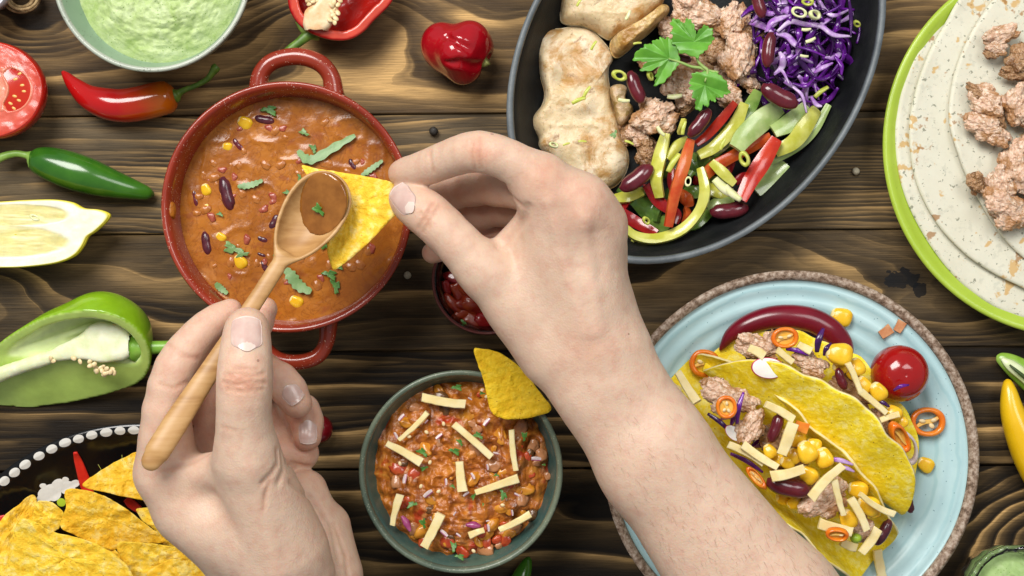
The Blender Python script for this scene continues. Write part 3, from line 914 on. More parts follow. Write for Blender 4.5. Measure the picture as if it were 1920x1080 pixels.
ONIONRED = M_('red_onion_skin', (0.22, 0.035, 0.10), (0.36, 0.09, 0.19), 160, 0.28, 0.1, 400, 0.0004, u=0.006)
ORANGE = M_('orange_chilli_ring', (0.74, 0.16, 0.008), (0.80, 0.24, 0.015), 60, 0.22, 0.08, 300, 0.0004, 0.15, coat=0.2, u=0.009)
SEED = M_('pale_seed', (0.72, 0.55, 0.28), (0.82, 0.68, 0.42), 200, 0.4, 0.15, 600, 0.0003, u=0.002)
SCAL = M_('spring_onion', (0.44, 0.50, 0.05), (0.62, 0.64, 0.16), 160, 0.32, 0.12, 400, 0.0004, 0.2, (0.002, 0.003, 0.001), u=0.005)
SCALPALE = M_('pale_spring_onion', (0.66, 0.70, 0.32), (0.76, 0.77, 0.48), 160, 0.32, 0.12, 400, 0.0004, 0.2, (0.002, 0.003, 0.001), u=0.005)
PEPPERC = M_('black_peppercorn_skin', (0.012, 0.010, 0.008), (0.03, 0.025, 0.02), 700, 0.6, 0.6, 1200, 0.0005)
WPEPPERC = M_('white_peppercorn_skin', (0.45, 0.40, 0.28), (0.58, 0.52, 0.38), 500, 0.6, 0.4, 1200, 0.0005)

def meatmat(nm, a, b, c, brown, u=1.0):
    g = G(nm); v = g.co()
    k = g.ramp(g.noise(v, 130 * u, 6, 0.68, 0.4), [(0.32, a), (0.5, b), (0.66, c)])
    cell = g.n('ShaderNodeTexVoronoi'); g.put(cell.inputs['Vector'], v); cell.inputs['Scale'].default_value = 330 * u
    cs = g.n('ShaderNodeSeparateColor'); g.put(cs.inputs[0], cell.outputs['Color'])
    k = g.mix(g.ramp(cs.outputs[0], [(0.55, 0.0), (0.95, 0.55)]), k, c)
    k = g.mix(g.ramp(cs.outputs[1], [(0.72, 0.0), (1.0, 0.65)]), k, brown)
    k = g.mix(g.ramp(g.noise(v, 75 * u, 5, 0.65), [(0.46, 0.0), (0.58, 0.9)]), k, brown)
    k = g.mix(g.math('MULTIPLY', g.math('LESS_THAN', g.voro(v, 500 * u), 0.13), 0.5), k, (0.12, 0.07, 0.04))
    n = g.bump(cell.outputs['Distance'], 0.55, 0.0011)
    n = g.bump(g.noise(v, 420 * u, 5, 0.68), 0.5, 0.0010, n)
    return g.end(k, 0.28, n, 0.55, 0.2, (0.003, 0.0014, 0.0009))
MEAT = meatmat('cooked_mince', (0.58, 0.34, 0.22), (0.74, 0.52, 0.38), (0.86, 0.71, 0.56), (0.38, 0.17, 0.05), .013)
MEATBROWN = meatmat('browned_mince', (0.30, 0.15, 0.06), (0.44, 0.25, 0.12), (0.58, 0.38, 0.21), (0.15, 0.06, 0.016), .013)

def chickenmat():
    g = G('fried_chicken'); v = g.co()
    b = g.ramp(g.noise(v, 32, 5, 0.6, 0.3), [(0.3, (0.60, 0.44, 0.22)), (0.5, (0.73, 0.58, 0.36)), (0.7, (0.82, 0.70, 0.52))])
    br = g.ramp(g.noise(v, 52, 6, 0.7, 0.6), [(0.49, 0.0), (0.62, 0.9)])
    b = g.mix(br, b, (0.50, 0.26, 0.065))
    dk = g.ramp(g.noise(v, 88, 6, 0.72, 0.5), [(0.57, 0.0), (0.68, 0.85)])
    b = g.mix(dk, b, (0.21, 0.085, 0.02))
    h = g.math('MULTIPLY', g.math('LESS_THAN', g.voro(v, 480), 0.15), g.math('GREATER_THAN', g.noise(v, 130, 2), 0.5))
    b = g.mix(g.math('MULTIPLY', h, 0.65), b, (0.20, 0.16, 0.03))
    n = g.bump(g.noise(v, 150, 6, 0.66), 0.6, 0.002)
    return g.end(b, g.ramp(g.noise(v, 60, 3), [(0.35, 0.24), (0.65, 0.42)]), n, 0.5, 0.25, (0.004, 0.002, 0.001))
CHICKEN = chickenmat()

def chipmat(nm, a, b, c):
    g = G(nm); v = g.co()
    k = g.ramp(g.noise(v, 150, 6, 0.68, 0.3), [(0.3, a), (0.5, b), (0.68, c)])
    d = g.math('MULTIPLY', g.math('LESS_THAN', g.voro(v, 330), 0.13), g.math('GREATER_THAN', g.noise(v, 100, 2), 0.5))
    k = g.mix(g.math('MULTIPLY', d, 0.75), k, (0.40, 0.14, 0.012))
    k = g.mix(g.ramp(g.noise(v, 36, 3), [(0.45, 0.0), (0.75, 0.45)]), k, a)
    n = g.bump(g.noise(v, 380, 5, 0.7), 0.8, 0.0014)
    n = g.bump(g.noise(v, 150, 3, 0.6), 0.55, 0.002, n)
    return g.end(k, 0.55, n, 0.3, 0.1, (0.002, 0.0012, 0.0004))
CHIP = chipmat('tortilla_chip', (0.80, 0.42, 0.008), (0.93, 0.62, 0.045), (0.97, 0.81, 0.30))
CHIPDEEP = chipmat('golden_tortilla_chip', (0.78, 0.44, 0.006), (0.90, 0.58, 0.014), (0.95, 0.69, 0.05))  # deeper, more saturated golden tone than the other chips
def shellmat():
    g = G('taco_shell'); v = g.co()
    k = g.ramp(g.noise(v, 200, 5, 0.65, 0.3), [(0.32, (0.82, 0.60, 0.010)), (0.5, (0.92, 0.72, 0.03)), (0.66, (0.97, 0.85, 0.24))])
    d = g.math('MULTIPLY', g.math('LESS_THAN', g.voro(v, 260), 0.11), g.math('GREATER_THAN', g.noise(v, 80, 2), 0.52))
    k = g.mix(g.math('MULTIPLY', d, 0.8), k, (0.24, 0.14, 0.02))
    n = g.bump(g.noise(v, 330, 5, 0.66), 0.6, 0.0013)
    return g.end(k, 0.5, n, 0.3, 0.12, (0.002, 0.0015, 0.0004))
SHELL = shellmat()
SHELLEDGE = M_('taco_shell_edge', (0.78, 0.62, 0.24), (0.84, 0.72, 0.40), 200, 0.6, 0.4, 500, 0.0008)
CABB = [M_('red_cabbage', (0.075, 0.005, 0.16), (0.17, 0.016, 0.32), 160, 0.2, 0.15, 300, 0.0005, coat=0.2),
        M_('dark_red_cabbage', (0.025, 0.003, 0.05), (0.06, 0.008, 0.11), 160, 0.22, 0.15, 300, 0.0005, coat=0.2)]
CABBW = M_('cut_red_cabbage', (0.34, 0.12, 0.50), (0.62, 0.48, 0.70), 130, 0.25, 0.15, 300, 0.0005)
TOMSKIN = M_('tomato_skin', (0.30, 0.006, 0.006), (0.37, 0.009, 0.008), 40, 0.14, 0.03, 100, 0.0005, coat=0.3)

# shared meshes ------------------------------------------------------------------
def clump(seed, n=13, spread=0.78, flat=0.75):
    """a crumbly lump about 2 units wide"""
    r = np.random.RandomState(seed)
    cs = [(0, 0, 0, .62)]
    for k in range(n):
        a = r.uniform(0, 2 * PI); d = spread * r.uniform(.45, 1)
        cs.append((d * math.cos(a), d * math.sin(a), r.uniform(-.3, .4), r.uniform(.18, .40)))
    def f(p):
        d = None
        for x, y, z, q in cs:
            e = np.sqrt(((p - np.array([x, y, z], dtype=np.float32)) ** 2).sum(1)) - q
            d = e if d is None else smin(d, e, .10)
        d = d - 0.09 * billow(p * 3.4, 2, seed) - 0.07 * billow(p * 7.5, 2, seed + 3) - 0.025 * fbm(p * 17, 2, seed + 5)
        return d
    V, F = isosurf(f, (-1.5, -1.5, -1.2), (1.5, 1.5, 1.3), 0.045, project=1)
    V[:, 2] *= flat
    return V, F
CLUMPS = [clump(s) for s in (3, 8, 14, 21)]
CL_M = [mesh('mince_lump', V, F, MEAT) for V, F in CLUMPS]
CL_B = [mesh('browned_mince_lump', V, F, MEATBROWN) for V, F in CLUMPS]

def bean_me(m):
    P = [(-1, .16, 0), (-.8, .04, 0), (-.4, -.05, 0), (0, -.08, 0), (.4, -.05, 0), (.8, .04, 0), (1, .16, 0)]
    return mesh('kidney_bean', *tube(P, [.02, .34, .47, .47, .48, .36, .02], 18, 28, .86), m)
BEAN_ME, BEAND_ME = bean_me(BEAN), bean_me(BEANDARK)

def kernel():
    V, F = ico(3)
    p = np.sign(V) * np.abs(V) ** 0.72
    w = 1 - 0.30 * np.clip(-p[:, 0], -.2, 1)
    p = np.c_[p[:, 0], p[:, 1] * .82 * w, p[:, 2] * .62 * w]
    p *= (1 + 0.05 * fbm(V * 1.7, 2, 4))[:, None]
    p[:, 0] -= 0.10 * np.exp(-((V[:, 1] ** 2 + V[:, 2] ** 2) / .08)) * (V[:, 0] > 0)
    mids = [1 if p[f, 0].mean() < -0.78 else 0 for f in F]
    return mesh('corn_kernel', p, F, [CORN, CORNTIP], mids=mids)
KERNEL = kernel()

def leafbit(seed, m, n=40):
    r = np.random.RandomState(seed)
    a = np.linspace(0, 2 * PI, n, endpoint=False)
    rad = 0.62 + 0.22 * np.cos(a * 3 + r.uniform(0, 6)) + 0.12 * np.cos(a * 7 + r.uniform(0, 6)) + 0.07 * r.uniform(-1, 1, n)
    O = np.c_[rad * np.cos(a) * 1.15, rad * np.sin(a) * .8]
    z = lambda p: 0.12 * np.sin(p[:, 0] * 2.2 + seed) + 0.10 * np.sin(p[:, 1] * 3 + seed * 2) + 0.05 * fbm(np.c_[p * 3, np.zeros(len(p))], 2, seed)
    return mesh('herb_leaf', *slab(O, (0, 0), lambda p, s: z(p) + .03, lambda p, s: z(p) - .03, 5), m)
LEAFS = [leafbit(s, HERBU) for s in (2, 5, 9, 12)]
LEAFP = [leafbit(s, HERBPALEU) for s in (4, 7)]

def ringbit(m, ins=0.5, h=1.1, n=22, sq=1.0):
    """a slice of a hollow stalk, unit radius"""
    return mesh('spring_onion_ring', *lathe([(ins, 0), (1.0, 0.02), (1.04, h * .5), (1.0, h), (ins, h), (ins * .95, h * .5), (ins, 0)][:-1], n, (0, 0), .08, 7), m)
SC_RING = [ringbit(SCAL, .55, .8), ringbit(SCALPALE, .66, .6)]
SC_STRIP = [mesh('spring_onion_strip', *ribbon([(-1, 0, 0), (0, .08, .12), (1, -.05, 0)], [.5, .55, .45], .13, 10, (0, .5), .16), SCAL),
            mesh('spring_onion_strip', *ribbon([(-1, 0, 0), (0, -.1, .10), (1, .05, .05)], [.6, .7, .5], .15, 10, (.2, -.3), .2), SCALPALE)]

def ondice(seed):
    r = np.random.RandomState(seed)
    V, F = ribbon([(-1, 0, 0), (0, .08, .05), (1, 0, 0)], [.75, .95, .7], .26, 8, (0, .15), .14)
    mids = []
    for f in F:
        mids.append(1 if V[f][:, 1].mean() < -0.18 else 0)
    return mesh('onion_piece', V, F, [ONION, ONIONRED], mids=mids, sharp=40)
OND = [ondice(1)]

def put(name, me, px, py, z, size, ang=0.0, tilt=(0, 0), sq=(1, 1, 1), jit=None, **kw):
    """stand a shared mesh at a photo pixel and height; size is its half-length in photo pixels, ang in degrees as seen"""
    k = L(size, z)
    return inst(name, me, W(px, py, z), (tilt[0], tilt[1], math.radians(-ang)), (k * sq[0], k * sq[1], k * sq[2]), **kw)

def stick(x0, y0, x1, y1, w, z0, z1=None, th=None, bend=0.0, m=CHEESE, name='cheese_stick', **kw):
    """a cut cheese stick from end to end"""
    z1 = z0 if z1 is None else z1
    a, b = W(x0, y0, z0), W(x1, y1, z1)
    ln = np.linalg.norm(b - a)
    wd = L(w, (z0 + z1) / 2)
    V, F = cbox(ln, wd, th if th else min(wd * .7, .0036), .16, RNG.uniform(-.45, .45), bend + RNG.uniform(-.02, .02), 9)
    V = V + (0.0003 * fbm(V * 240 + x0, 2, 3)[:, None] + 0.0002 * fbm(V * 700 + x0, 2, 5)[:, None]) * np.array([1, 1, .7])
    d = (b - a) / ln
    s = np.cross([0, 0, 1.0], d); s /= np.linalg.norm(s); u = np.cross(d, s)
    V = (a + b) / 2 + V[:, :1] * d + V[:, 1:2] * s + V[:, 2:3] * u
    return mk(name, (V, F), m, sharp=38, **kw)

def polychip(P, c, z0, tilt=(0, 0), curve=0.0, cdir=0.0, th=0.0013, m=CHIP, bub=0.0009, n=110, seed=0, name='tortilla_chip', **kw):
    """a chip with the photo outline P (pixels); z = plane + curl + blisters, re-projected to keep the outline"""
    P = closed_spline(np.array(P, dtype=float), n) if len(P) > 8 else roundpoly(P, n)
    P = P + 1.3 * np.c_[fbm(np.c_[P * .08, np.zeros(len(P))], 3, seed), fbm(np.c_[P * .08, np.ones(len(P)) * 5], 3, seed)]
    cpx = np.array(c, dtype=float)
    def zof(q):
        d = (q - cpx) * S
        u = d[:, 0] * math.cos(cdir) + d[:, 1] * math.sin(cdir)
        return z0 + tilt[0] * d[:, 0] + tilt[1] * d[:, 1] + curve * u * u
    ss = (np.arange(0, 15) / 14.0)
    def w3(q, z):
        k = (H - z) / H
        return np.c_[(q[:, 0] - 960) * S * k, (540 - q[:, 1]) * S * k, z]
    rowsT, rowsB = [], []
    for s in ss[1:]:
        q = cpx + (P - cpx) * s
        z = zof(q)
        b = bub * billow(np.c_[q * .035, np.full(len(q), seed * 3.1)], 3, seed) + bub * .8 * fbm(np.c_[q * .11, np.full(len(q), 1.)], 3, seed + 5)
        rowsT.append(w3(q, z + b + th / 2)); rowsB.append(w3(q, z + b - th / 2))
    qc = cpx[None]; zc = zof(qc)
    R = [np.repeat(w3(qc, zc + th / 2), n, 0)] + rowsT + rowsB[::-1] + [np.repeat(w3(qc, zc - th / 2), n, 0)]
    return mk(name, rings(R), m, **kw)

def roundpoly(P, n, r=0.16):
    """polygon with rounded corners, resampled to n points"""
    P = np.array(P, dtype=float); m = len(P)
    out = []
    for i in range(m):
        a, b, c = P[i - 1], P[i], P[(i + 1) % m]
        p0, p1 = b + (a - b) * r, b + (c - b) * r
        for t in np.linspace(0, 1, 7):
            out.append((1 - t) ** 2 * p0 + 2 * t * (1 - t) * b + t * t * p1)
    Q = np.array(out + [out[0]])
    sl = np.r_[0, np.cumsum(np.linalg.norm(np.diff(Q, axis=0), axis=1))]
    t = np.linspace(0, sl[-1], n, endpoint=False)
    return np.c_[np.interp(t, sl, Q[:, 0]), np.interp(t, sl, Q[:, 1])]

def wtube(pts, z=None, n=16, m=48, flat=1.0, **kw):
    """tube from photo rows (px, py, z, r_px)"""
    return tube([W(a, b, c) for a, b, c, r in pts], [L(r, c) for a, b, c, r in pts], n, m, flat, **kw)

def pxo(P, z):
    return np.array([W(a, b, z)[:2] for a, b in P])
# ------------------------------------------------------------------ loose vegetables on the table
# red chilli with orange shoulder
def orange_end():
    g = G('red_to_orange_chilli_skin'); v = g.co()
    x = g.sep(v)[0]
    t = g.math('MULTIPLY_ADD', g.math('SUBTRACT', g.noise(v, 60, 3), 0.5), 0.014, x)
    b = g.ramp(g.math('MULTIPLY_ADD', t, 14.0, 0.5), [(0.50, (0.43, 0.006, 0.006)), (0.70, (0.50, 0.03, 0.004)), (0.88, (0.56, 0.12, 0.004))])
    return g.end(b, 0.16, g.bump(g.noise(v, 160, 3), 0.05, 0.0006), 0.5, coat=0.3)
rc = thing('red_chilli', 'curved red chilli with orange shoulder and long green stem', 'chilli', W(220, 180, 0))
z = .0125
mk('body', wtube([(117, 134, .008, 3), (124, 142, .008, 8), (140, 160, .010, 15), (165, 181, .011, 23), (195, 193, .0125, 29), (228, 198, .0125, 31.5), (262, 194, .0125, 32.5), (295, 186, .0125, 32.5), (316, 182, .0125, 30), (327, 179, .0125, 19), (329, 178.5, .0125, 8)], n=28, m=70), orange_end(), rc)
st = mk('stem', wtube([(322, 181, .0125, 13), (330, 178, .013, 14), (335, 175, .013, 8), (345, 169, .014, 5.5), (368, 160, .016, 5), (388, 149, .018, 5.5), (397, 138, .019, 6.5), (404, 128, .020, 9), (408, 124, .020, 7)], n=12, m=44), STEM, rc)

gj = thing('green_chilli', 'glossy dark green chilli with pale stem under the red chilli', 'chilli', W(170, 325, 0))
mk('body', wtube([(57, 298, .012, 6), (60, 298, .012, 17), (68, 300, .012, 24), (90, 306, .0125, 31), (125, 317, .0125, 35), (165, 330, .0125, 34), (205, 343, .011, 28), (245, 354, .009, 20), (275, 362, .007, 13), (286, 365, .006, 6), (289, 366, .006, 1)], n=28, m=70), JALAP, gj)
mk('stem', wtube([(64, 297, .012, 21), (58, 294, .0125, 15), (50, 291, .013, 7), (30, 288, .014, 6.5), (10, 292, .014, 7.5), (-6, 299, .014, 8)], n=12, m=36), M_('pale_green_stem', (0.18, 0.34, 0.05), (0.26, 0.42, 0.09), 120, .4, .2, 300), gj)

# small glossy red pepper
def bell_f(p):
    k = [(J_[0], J_[1]) for J_ in ((W(a, b, c), L(r, c)) for a, b, c, r in ((828, 80, .020, 38), (880, 73, .026, 34), (856, 98, .031, 37), (868, 125, .020, 34), (884, 92, .016, 42), (835, 98, .016, 36)))]
    d = None
    for c, r in k:
        e = np.sqrt(((p - c.astype(np.float32)) ** 2).sum(1)) - r
        d = e if d is None else smin(d, e, .008)
    for P in ([(840, 72, .036), (862, 84, .040), (890, 96, .040), (905, 110, .034)], [(842, 112, .036), (864, 118, .040), (886, 122, .034), (898, 122, .028)]):
        d = groove(p, d, [W(*q) for q in P], .0026, .0028)
    d = smax(d, -(np.sqrt(((p - W(915, 118, .018).astype(np.float32)) ** 2).sum(1)) - L(15, .02)), .006)
    return d
bell = mk('small_red_pepper', isosurf(bell_f, W(770, 190, 0) * [1, 1, 0] + [0, 0, -.004], W(950, 20, 0) * [1, 1, 0] + [0, 0, .05], .0011), BELLRED, None, 'small glossy crimson pepper lying by itself on the table', 'pepper')
mk('stem', wtube([(898, 120, .020, 7), (908, 118, .021, 8), (914, 114, .022, 9)], n=10, m=14), M_('dried_stem', (0.24, 0.26, 0.05), (0.42, 0.42, 0.16), 300, .5, .3, 500), bell)

# halved peppers: hollow shells cut across the top, with pith and seeds
def halved(name, label, chain_px, lobes, cutn, cutp, wall, skin, flesh, inner, bounds, h=.0013, ang=None, mem=(), floor=0):
    """chain_px: [(px,py,z,r)] spine of the fruit; the cut keeps the side under the plane (cutp, cutn)"""
    J2 = [(W(a, b, c), L(r, c)) for a, b, c, r in chain_px]
    LB = [(W(a, b, c), L(r, c)) for a, b, c, r in lobes]
    cn = np.array(cutn, dtype=np.float32); cn /= np.linalg.norm(cn); cp_ = cutp.astype(np.float32)
    def outer(p):
        d = chain(p, J2, .006)
        for c, r in LB: d = smin(d, np.sqrt(((p - c.astype(np.float32)) ** 2).sum(1)) - r, .007)
        return d
    def f(p):
        o = outer(p)
        i = o + wall
        i = i - .0006 * fbm(p * 160, 3, 4)
        if floor: i = smax(i, floor - p[:, 2] + .0012 * fbm(p * 70, 2, 9), .006)
        for a, b, r in mem: i = smax(i, -RC(p, W(*a), W(*b), L(r, .02), L(r * .7, .02)), .002)
        d = smax(smax(o, -i, .001), (p - cp_) @ cn, .0012)
        return d
    V, F = isosurf(f, bounds[0], bounds[1], h)
    ou = outer(V.astype(np.float32))
    pl = (V - cp_) @ cn
    c = np.empty((len(V), 3))
    t = sstep(-.0014, -.0004, ou)[:, None]
    cut = sstep(-.0016, -.0002, pl)[:, None] * (1 - t)
    c[:] = np.array(inner)
    c = c * (1 - t) + np.array(skin) * t
    c = c * (1 - cut) + np.array(flesh) * cut
    g = G(name + '_flesh'); v = g.co()
    b = g.mix(1.0, g.attr(), g.ramp(g.noise(v, 60, 4), [(0.3, 0.82), (0.7, 1.12)]), 'MULTIPLY')
    m = g.end(b, 0.2, g.bump(g.noise(v, 200, 4), .12, .0008), .5, 0.15, (0.003, 0.002, 0.001), coat=0.15)
    root = thing(name, label, 'pepper', (W(chain_px[0][0], chain_px[0][1], 0)))
    mk('shell', (V, F), m, root, cols=c)
    return root
zc = .024
gp = halved('green_pepper_half', 'long light green pepper cut open, white pith and seeds showing, left of the hand',
    [(-330, 850, .024, 40), (-150, 826, .027, 72), (20, 742, .030, 90), (130, 680, .031, 98), (190, 652, .031, 94)],
    [(215, 610, .030, 52), (212, 692, .030, 56), (185, 605, .03, 56), (232, 622, .022, 46)], (-0.04, -0.78, 1.0), W(150, 652, .0335), .0062,
    (0.225, 0.42, 0.012), (0.46, 0.62, 0.14), (0.68, 0.79, 0.38),
    (np.array([-.46, W(0, 900, 0)[1], -.005]), np.array([W(300, 0, 0)[0], W(0, 530, 0)[1], .070])), .0014, mem=(((120, 640, .024), (-200, 745, .022), 9), ((200, 700, .024), (60, 742, .022), 7), ((170, 612, .027), (40, 655, .025), 8)), floor=.0258)
PITH = M_('pale_pith', (0.68, 0.72, 0.42), (0.82, 0.83, 0.62), 90, .4, .3, 300, .0008, .25)
def gpith(p):
    d = None
    for a, b, ra, rb in (((222, 648, .032), (190, 642, .034), 28, 36), ((190, 642, .034), (120, 660, .031), 34, 13), ((120, 660, .029), (-40, 716, .0235), 12, 13), ((-40, 716, .0235), (-200, 775, .020), 13, 18), ((215, 630, .034), (180, 632, .035), 22, 20)):
        e = RC(p, W(*a), W(*b), L(ra, .024), L(rb, .024)); d = e if d is None else smin(d, e, .005)
    d = d - .0009 * fbm(p * 110, 3, 6)
    return smax(d, p[:, 2] - .0345 - .0 * p[:, 0], .004)
mk('pith', isosurf(gpith, np.array([W(-210, 0, 0)[0], W(0, 800, 0)[1], .0]), np.array([W(250, 0, 0)[0], W(0, 590, 0)[1], .048]), .0013), PITH, gp)
SEEDME = mesh('seed', *xf(ico(2), sc=np.array([1, .72, .42])), SEED)
for i in range(26):
    t = i / 25
    x, y = (172 + 52 * t + RNG.uniform(-5, 5), 683 + 12 * math.sin(t * 3) + RNG.uniform(-6, 9)) if i < 21 else ((95, 672) if i == 21 else (138, 672) if i == 22 else (150, 678) if i == 23 else (100, 677) if i == 24 else (215, 612))
    put('seed', SEEDME, x, y, .0325 + RNG.uniform(-.002, .003), 6.2, RNG.uniform(0, 180), (RNG.uniform(-.5, .5), RNG.uniform(-.5, .5)), parent=gp)
mk('stem', wtube([(240, 652, .024, 20), (255, 652, .025, 27), (263, 652, .026, 20), (275, 652, .027, 14), (300, 651, .027, 12), (330, 650, .027, 12), (345, 649, .027, 13)], n=16, m=36), M_('light_green_stem', (0.16, 0.36, 0.03), (0.24, 0.44, 0.06), 100, .35, .2, 250), gp)
mk('calyx', wtube([(238, 632, .012, 8), (250, 640, .014, 14), (254, 656, .014, 18), (250, 672, .012, 10), (244, 686, .010, 5)], n=12, m=24), M_('dark_green_calyx', (0.015, 0.045, 0.006), (0.03, 0.07, 0.01), 200, .5, .3, 300), gp)

rp = halved('red_pepper_half', 'red pepper cut open with a pale seedy core, cropped by the upper edge',
    [(660, -50, .028, 84), (630, -12, .028, 72), (600, 10, .026, 52)],
    [(578, -2, .027, 32), (640, 20, .027, 54), (680, -30, .027, 58)], (0.10, -0.12, 1.0), W(625, 0, .0305), .0056,
    (0.44, 0.008, 0.012), (0.60, 0.075, 0.045), (0.33, 0.010, 0.006),
    (np.array([W(530, 0, 0)[0], W(0, 110, 0)[1], -.006]), np.array([W(760, 0, 0)[0], W(0, -150, 0)[1], .06])), .0013)
def rpith(p):
    d = None
    for a, b, ra, rb in (((592, 44, .029), (598, 30, .032), 24, 24), ((598, 32, .032), (612, 2, .034), 24, 13), ((604, 36, .031), (618, 22, .033), 16, 16), ((612, 2, .034), (640, -50, .031), 13, 16)):
        e = RC(p, W(*a), W(*b), L(ra, .024), L(rb, .024)); d = e if d is None else smin(d, e, .004)
    return smax(d - .0007 * fbm(p * 150, 3, 6), p[:, 2] - .0355, .003)
mk('pith', isosurf(rpith, np.array([W(555, 0, 0)[0], W(0, 75, 0)[1], .0]), np.array([W(680, 0, 0)[0], W(0, -80, 0)[1], .046]), .0012), M_('cream_pith', (0.74, 0.36, 0.14), (0.86, 0.68, 0.44), 55, .38, .25, 250, .0008, .25, lo=.36, hi=.56), rp)
for x, y in [(580, 9), (588, 4), (595, 0), (584, -3), (600, -6), (578, 2), (621, 8), (626, 14), (622, 20), (628, 4), (632, 24), (624, 30), (629, 35), (634, 10), (620, 38), (626, 40), (637, 0), (630, -6)]:
    put('seed', SEEDME, x + RNG.uniform(-2, 2), y + RNG.uniform(-2, 2), .0362 + RNG.uniform(-.002, .001), 6.5, RNG.uniform(0, 180), (RNG.uniform(-.5, .5), RNG.uniform(-.5, .5)), parent=rp)
mk('stem', wtube([(590, 60, .020, 13), (580, 64, .021, 12), (572, 70, .022, 10), (560, 80, .023, 8.5), (545, 91, .024, 8), (536, 98, .024, 7)], n=12, m=30), STEM, rp)
mk('calyx', wtube([(556, 40, .025, 3), (566, 54, .024, 6), (578, 63, .022, 8), (590, 70, .020, 6), (598, 73, .018, 3)], n=10, m=20), M_('green_calyx', (0.10, 0.17, 0.02), (0.18, 0.26, 0.04), 200, .5), rp)

# halved tomato: dome of skin under a cut face
tcx, tcy, trx, try_ = -22, 168, 106, 94
TZ = .030
tom = thing('tomato_half', 'halved ripe tomato, cut face up, at the left edge of the table', 'tomato', W(tcx, tcy, 0))
c = W(tcx, tcy, TZ)
rx_, ry_ = L(trx * .985, TZ), L(try_ * .985, TZ)
V, F = lathe([(0, 0), (.35, .0), (.62, .04), (.86, .30), (.97, .62), (1.0, .85), (.985, .97), (.955, 1.0), (0, .985)], 96, (0, 0), .012, 4)
mk('skin', (np.c_[c[0] + V[:, 0] * rx_, c[1] + V[:, 1] * ry_, V[:, 2] * TZ], F), M_('ripe_tomato_skin', (0.42, 0.012, 0.006), (0.50, 0.025, 0.008), 40, .15, .04, 100, .0005, coat=.3), tom)
n, nr = 130, 70
a = np.linspace(0, 2 * PI, n, endpoint=False)
O = np.c_[np.cos(a), np.sin(a)] * .955
V, F = slab(O, (0, 0), lambda p, s: np.zeros(len(p)), lambda p, s: np.full(len(p), -.1), nr, .9)
X, Y = V[:, 0], V[:, 1]
ang = np.arctan2(Y, X); rr = np.hypot(X, Y)
wv = 0.05 * fbm(np.c_[X * 4, Y * 4, np.zeros(len(X))], 3, 3)
# one locule on the right, two more on the hidden left
loc = np.full(len(X), 9.0)
for a0, hw in ((0.0, .95), (2.2, .8), (-2.2, .8)):
    da = np.abs((ang - a0 + PI) % (2 * PI) - PI)
    e = np.maximum(np.abs(rr - .50 - .06 * np.cos(da * 2)) / (.205 * np.sqrt(np.clip(1 - (da / hw) ** 2, .02, 1))), da / hw) + wv * 1.2
    loc = np.minimum(loc, e)
gel = 1 - sstep(.80, 1.0, loc)
edge = sstep(.9, 1.02, loc) * (1 - sstep(1.02, 1.22, loc))
fl = np.array((0.62, 0.115, 0.075)); flo = np.array((0.56, 0.055, 0.03))
col = fl * np.ones((len(X), 3))
col = col * (1 - sstep(.72, .93, rr)[:, None]) + flo * sstep(.72, .93, rr)[:, None]
core = np.exp(-(rr / .30) ** 2)[:, None]
col = col * (1 - core) + np.array((0.80, 0.42, 0.26)) * core
col = col * (1 - .8 * edge[:, None]) + np.array((0.72, 0.30, 0.19)) * .8 * edge[:, None]
gl = np.array((0.60, 0.235, 0.035)) + (np.array((0.56, 0.17, 0.10)) - np.array((0.60, 0.235, 0.035))) * sstep(-.05, .35, fbm(np.c_[X * 7, Y * 7, np.zeros(len(X))], 3, 9))[:, None]
col = col * (1 - gel[:, None]) + gl * gel[:, None]
Z = TZ + 0.0002 + np.where(V[:, 2] > -.05, -.0022 * gel + .0006 * edge + .0011 * gel * (fbm(np.c_[X * 9, Y * 9, np.zeros(len(X))], 3, 5) + .3) + .0004 * fbm(np.c_[X * 5, Y * 5, np.zeros(len(X))], 3, 2), -.004)
def vcolmat(nm, rough, coat=0.1, b1=200, bs=.15, sss=.2):
    g = G(nm); v = g.co()
    b = g.mix(1.0, g.attr(), g.ramp(g.noise(v, 130, 5, .6), [(0.3, 0.84), (0.7, 1.10)]), 'MULTIPLY')
    return g.end(b, rough, g.bump(g.noise(v, b1, 5), bs, .0009), .5, sss, (0.003, 0.0015, 0.001), coat=coat)
mk('cut_face', (np.c_[c[0] + X * rx_, c[1] + Y * ry_, Z], F), vcolmat('tomato_flesh', .22), tom, cols=col)
TSEED = mesh('seed', *xf(ico(2), sc=np.array([1, .55, .4])), M_('tomato_seed', (0.72, 0.40, 0.09), (0.80, 0.55, 0.22), 200, .25, .1, 300, u=.002))
for x, y, g_ in ((33, 133, 20), (35, 141, -30), (29, 178, 10), (34, 185, 60), (38, 160, 15), (30, 150, -10), (28, 198, 70), (22, 122, 40), (40, 170, 5), (24, 190, -40)):
    put('seed', TSEED, x + (x - 30) * .6, y + (y - 160) * .15, TZ - .0006, 5.6, math.degrees(math.atan2(y - 165, x + 20)), (.2, .1), parent=tom)

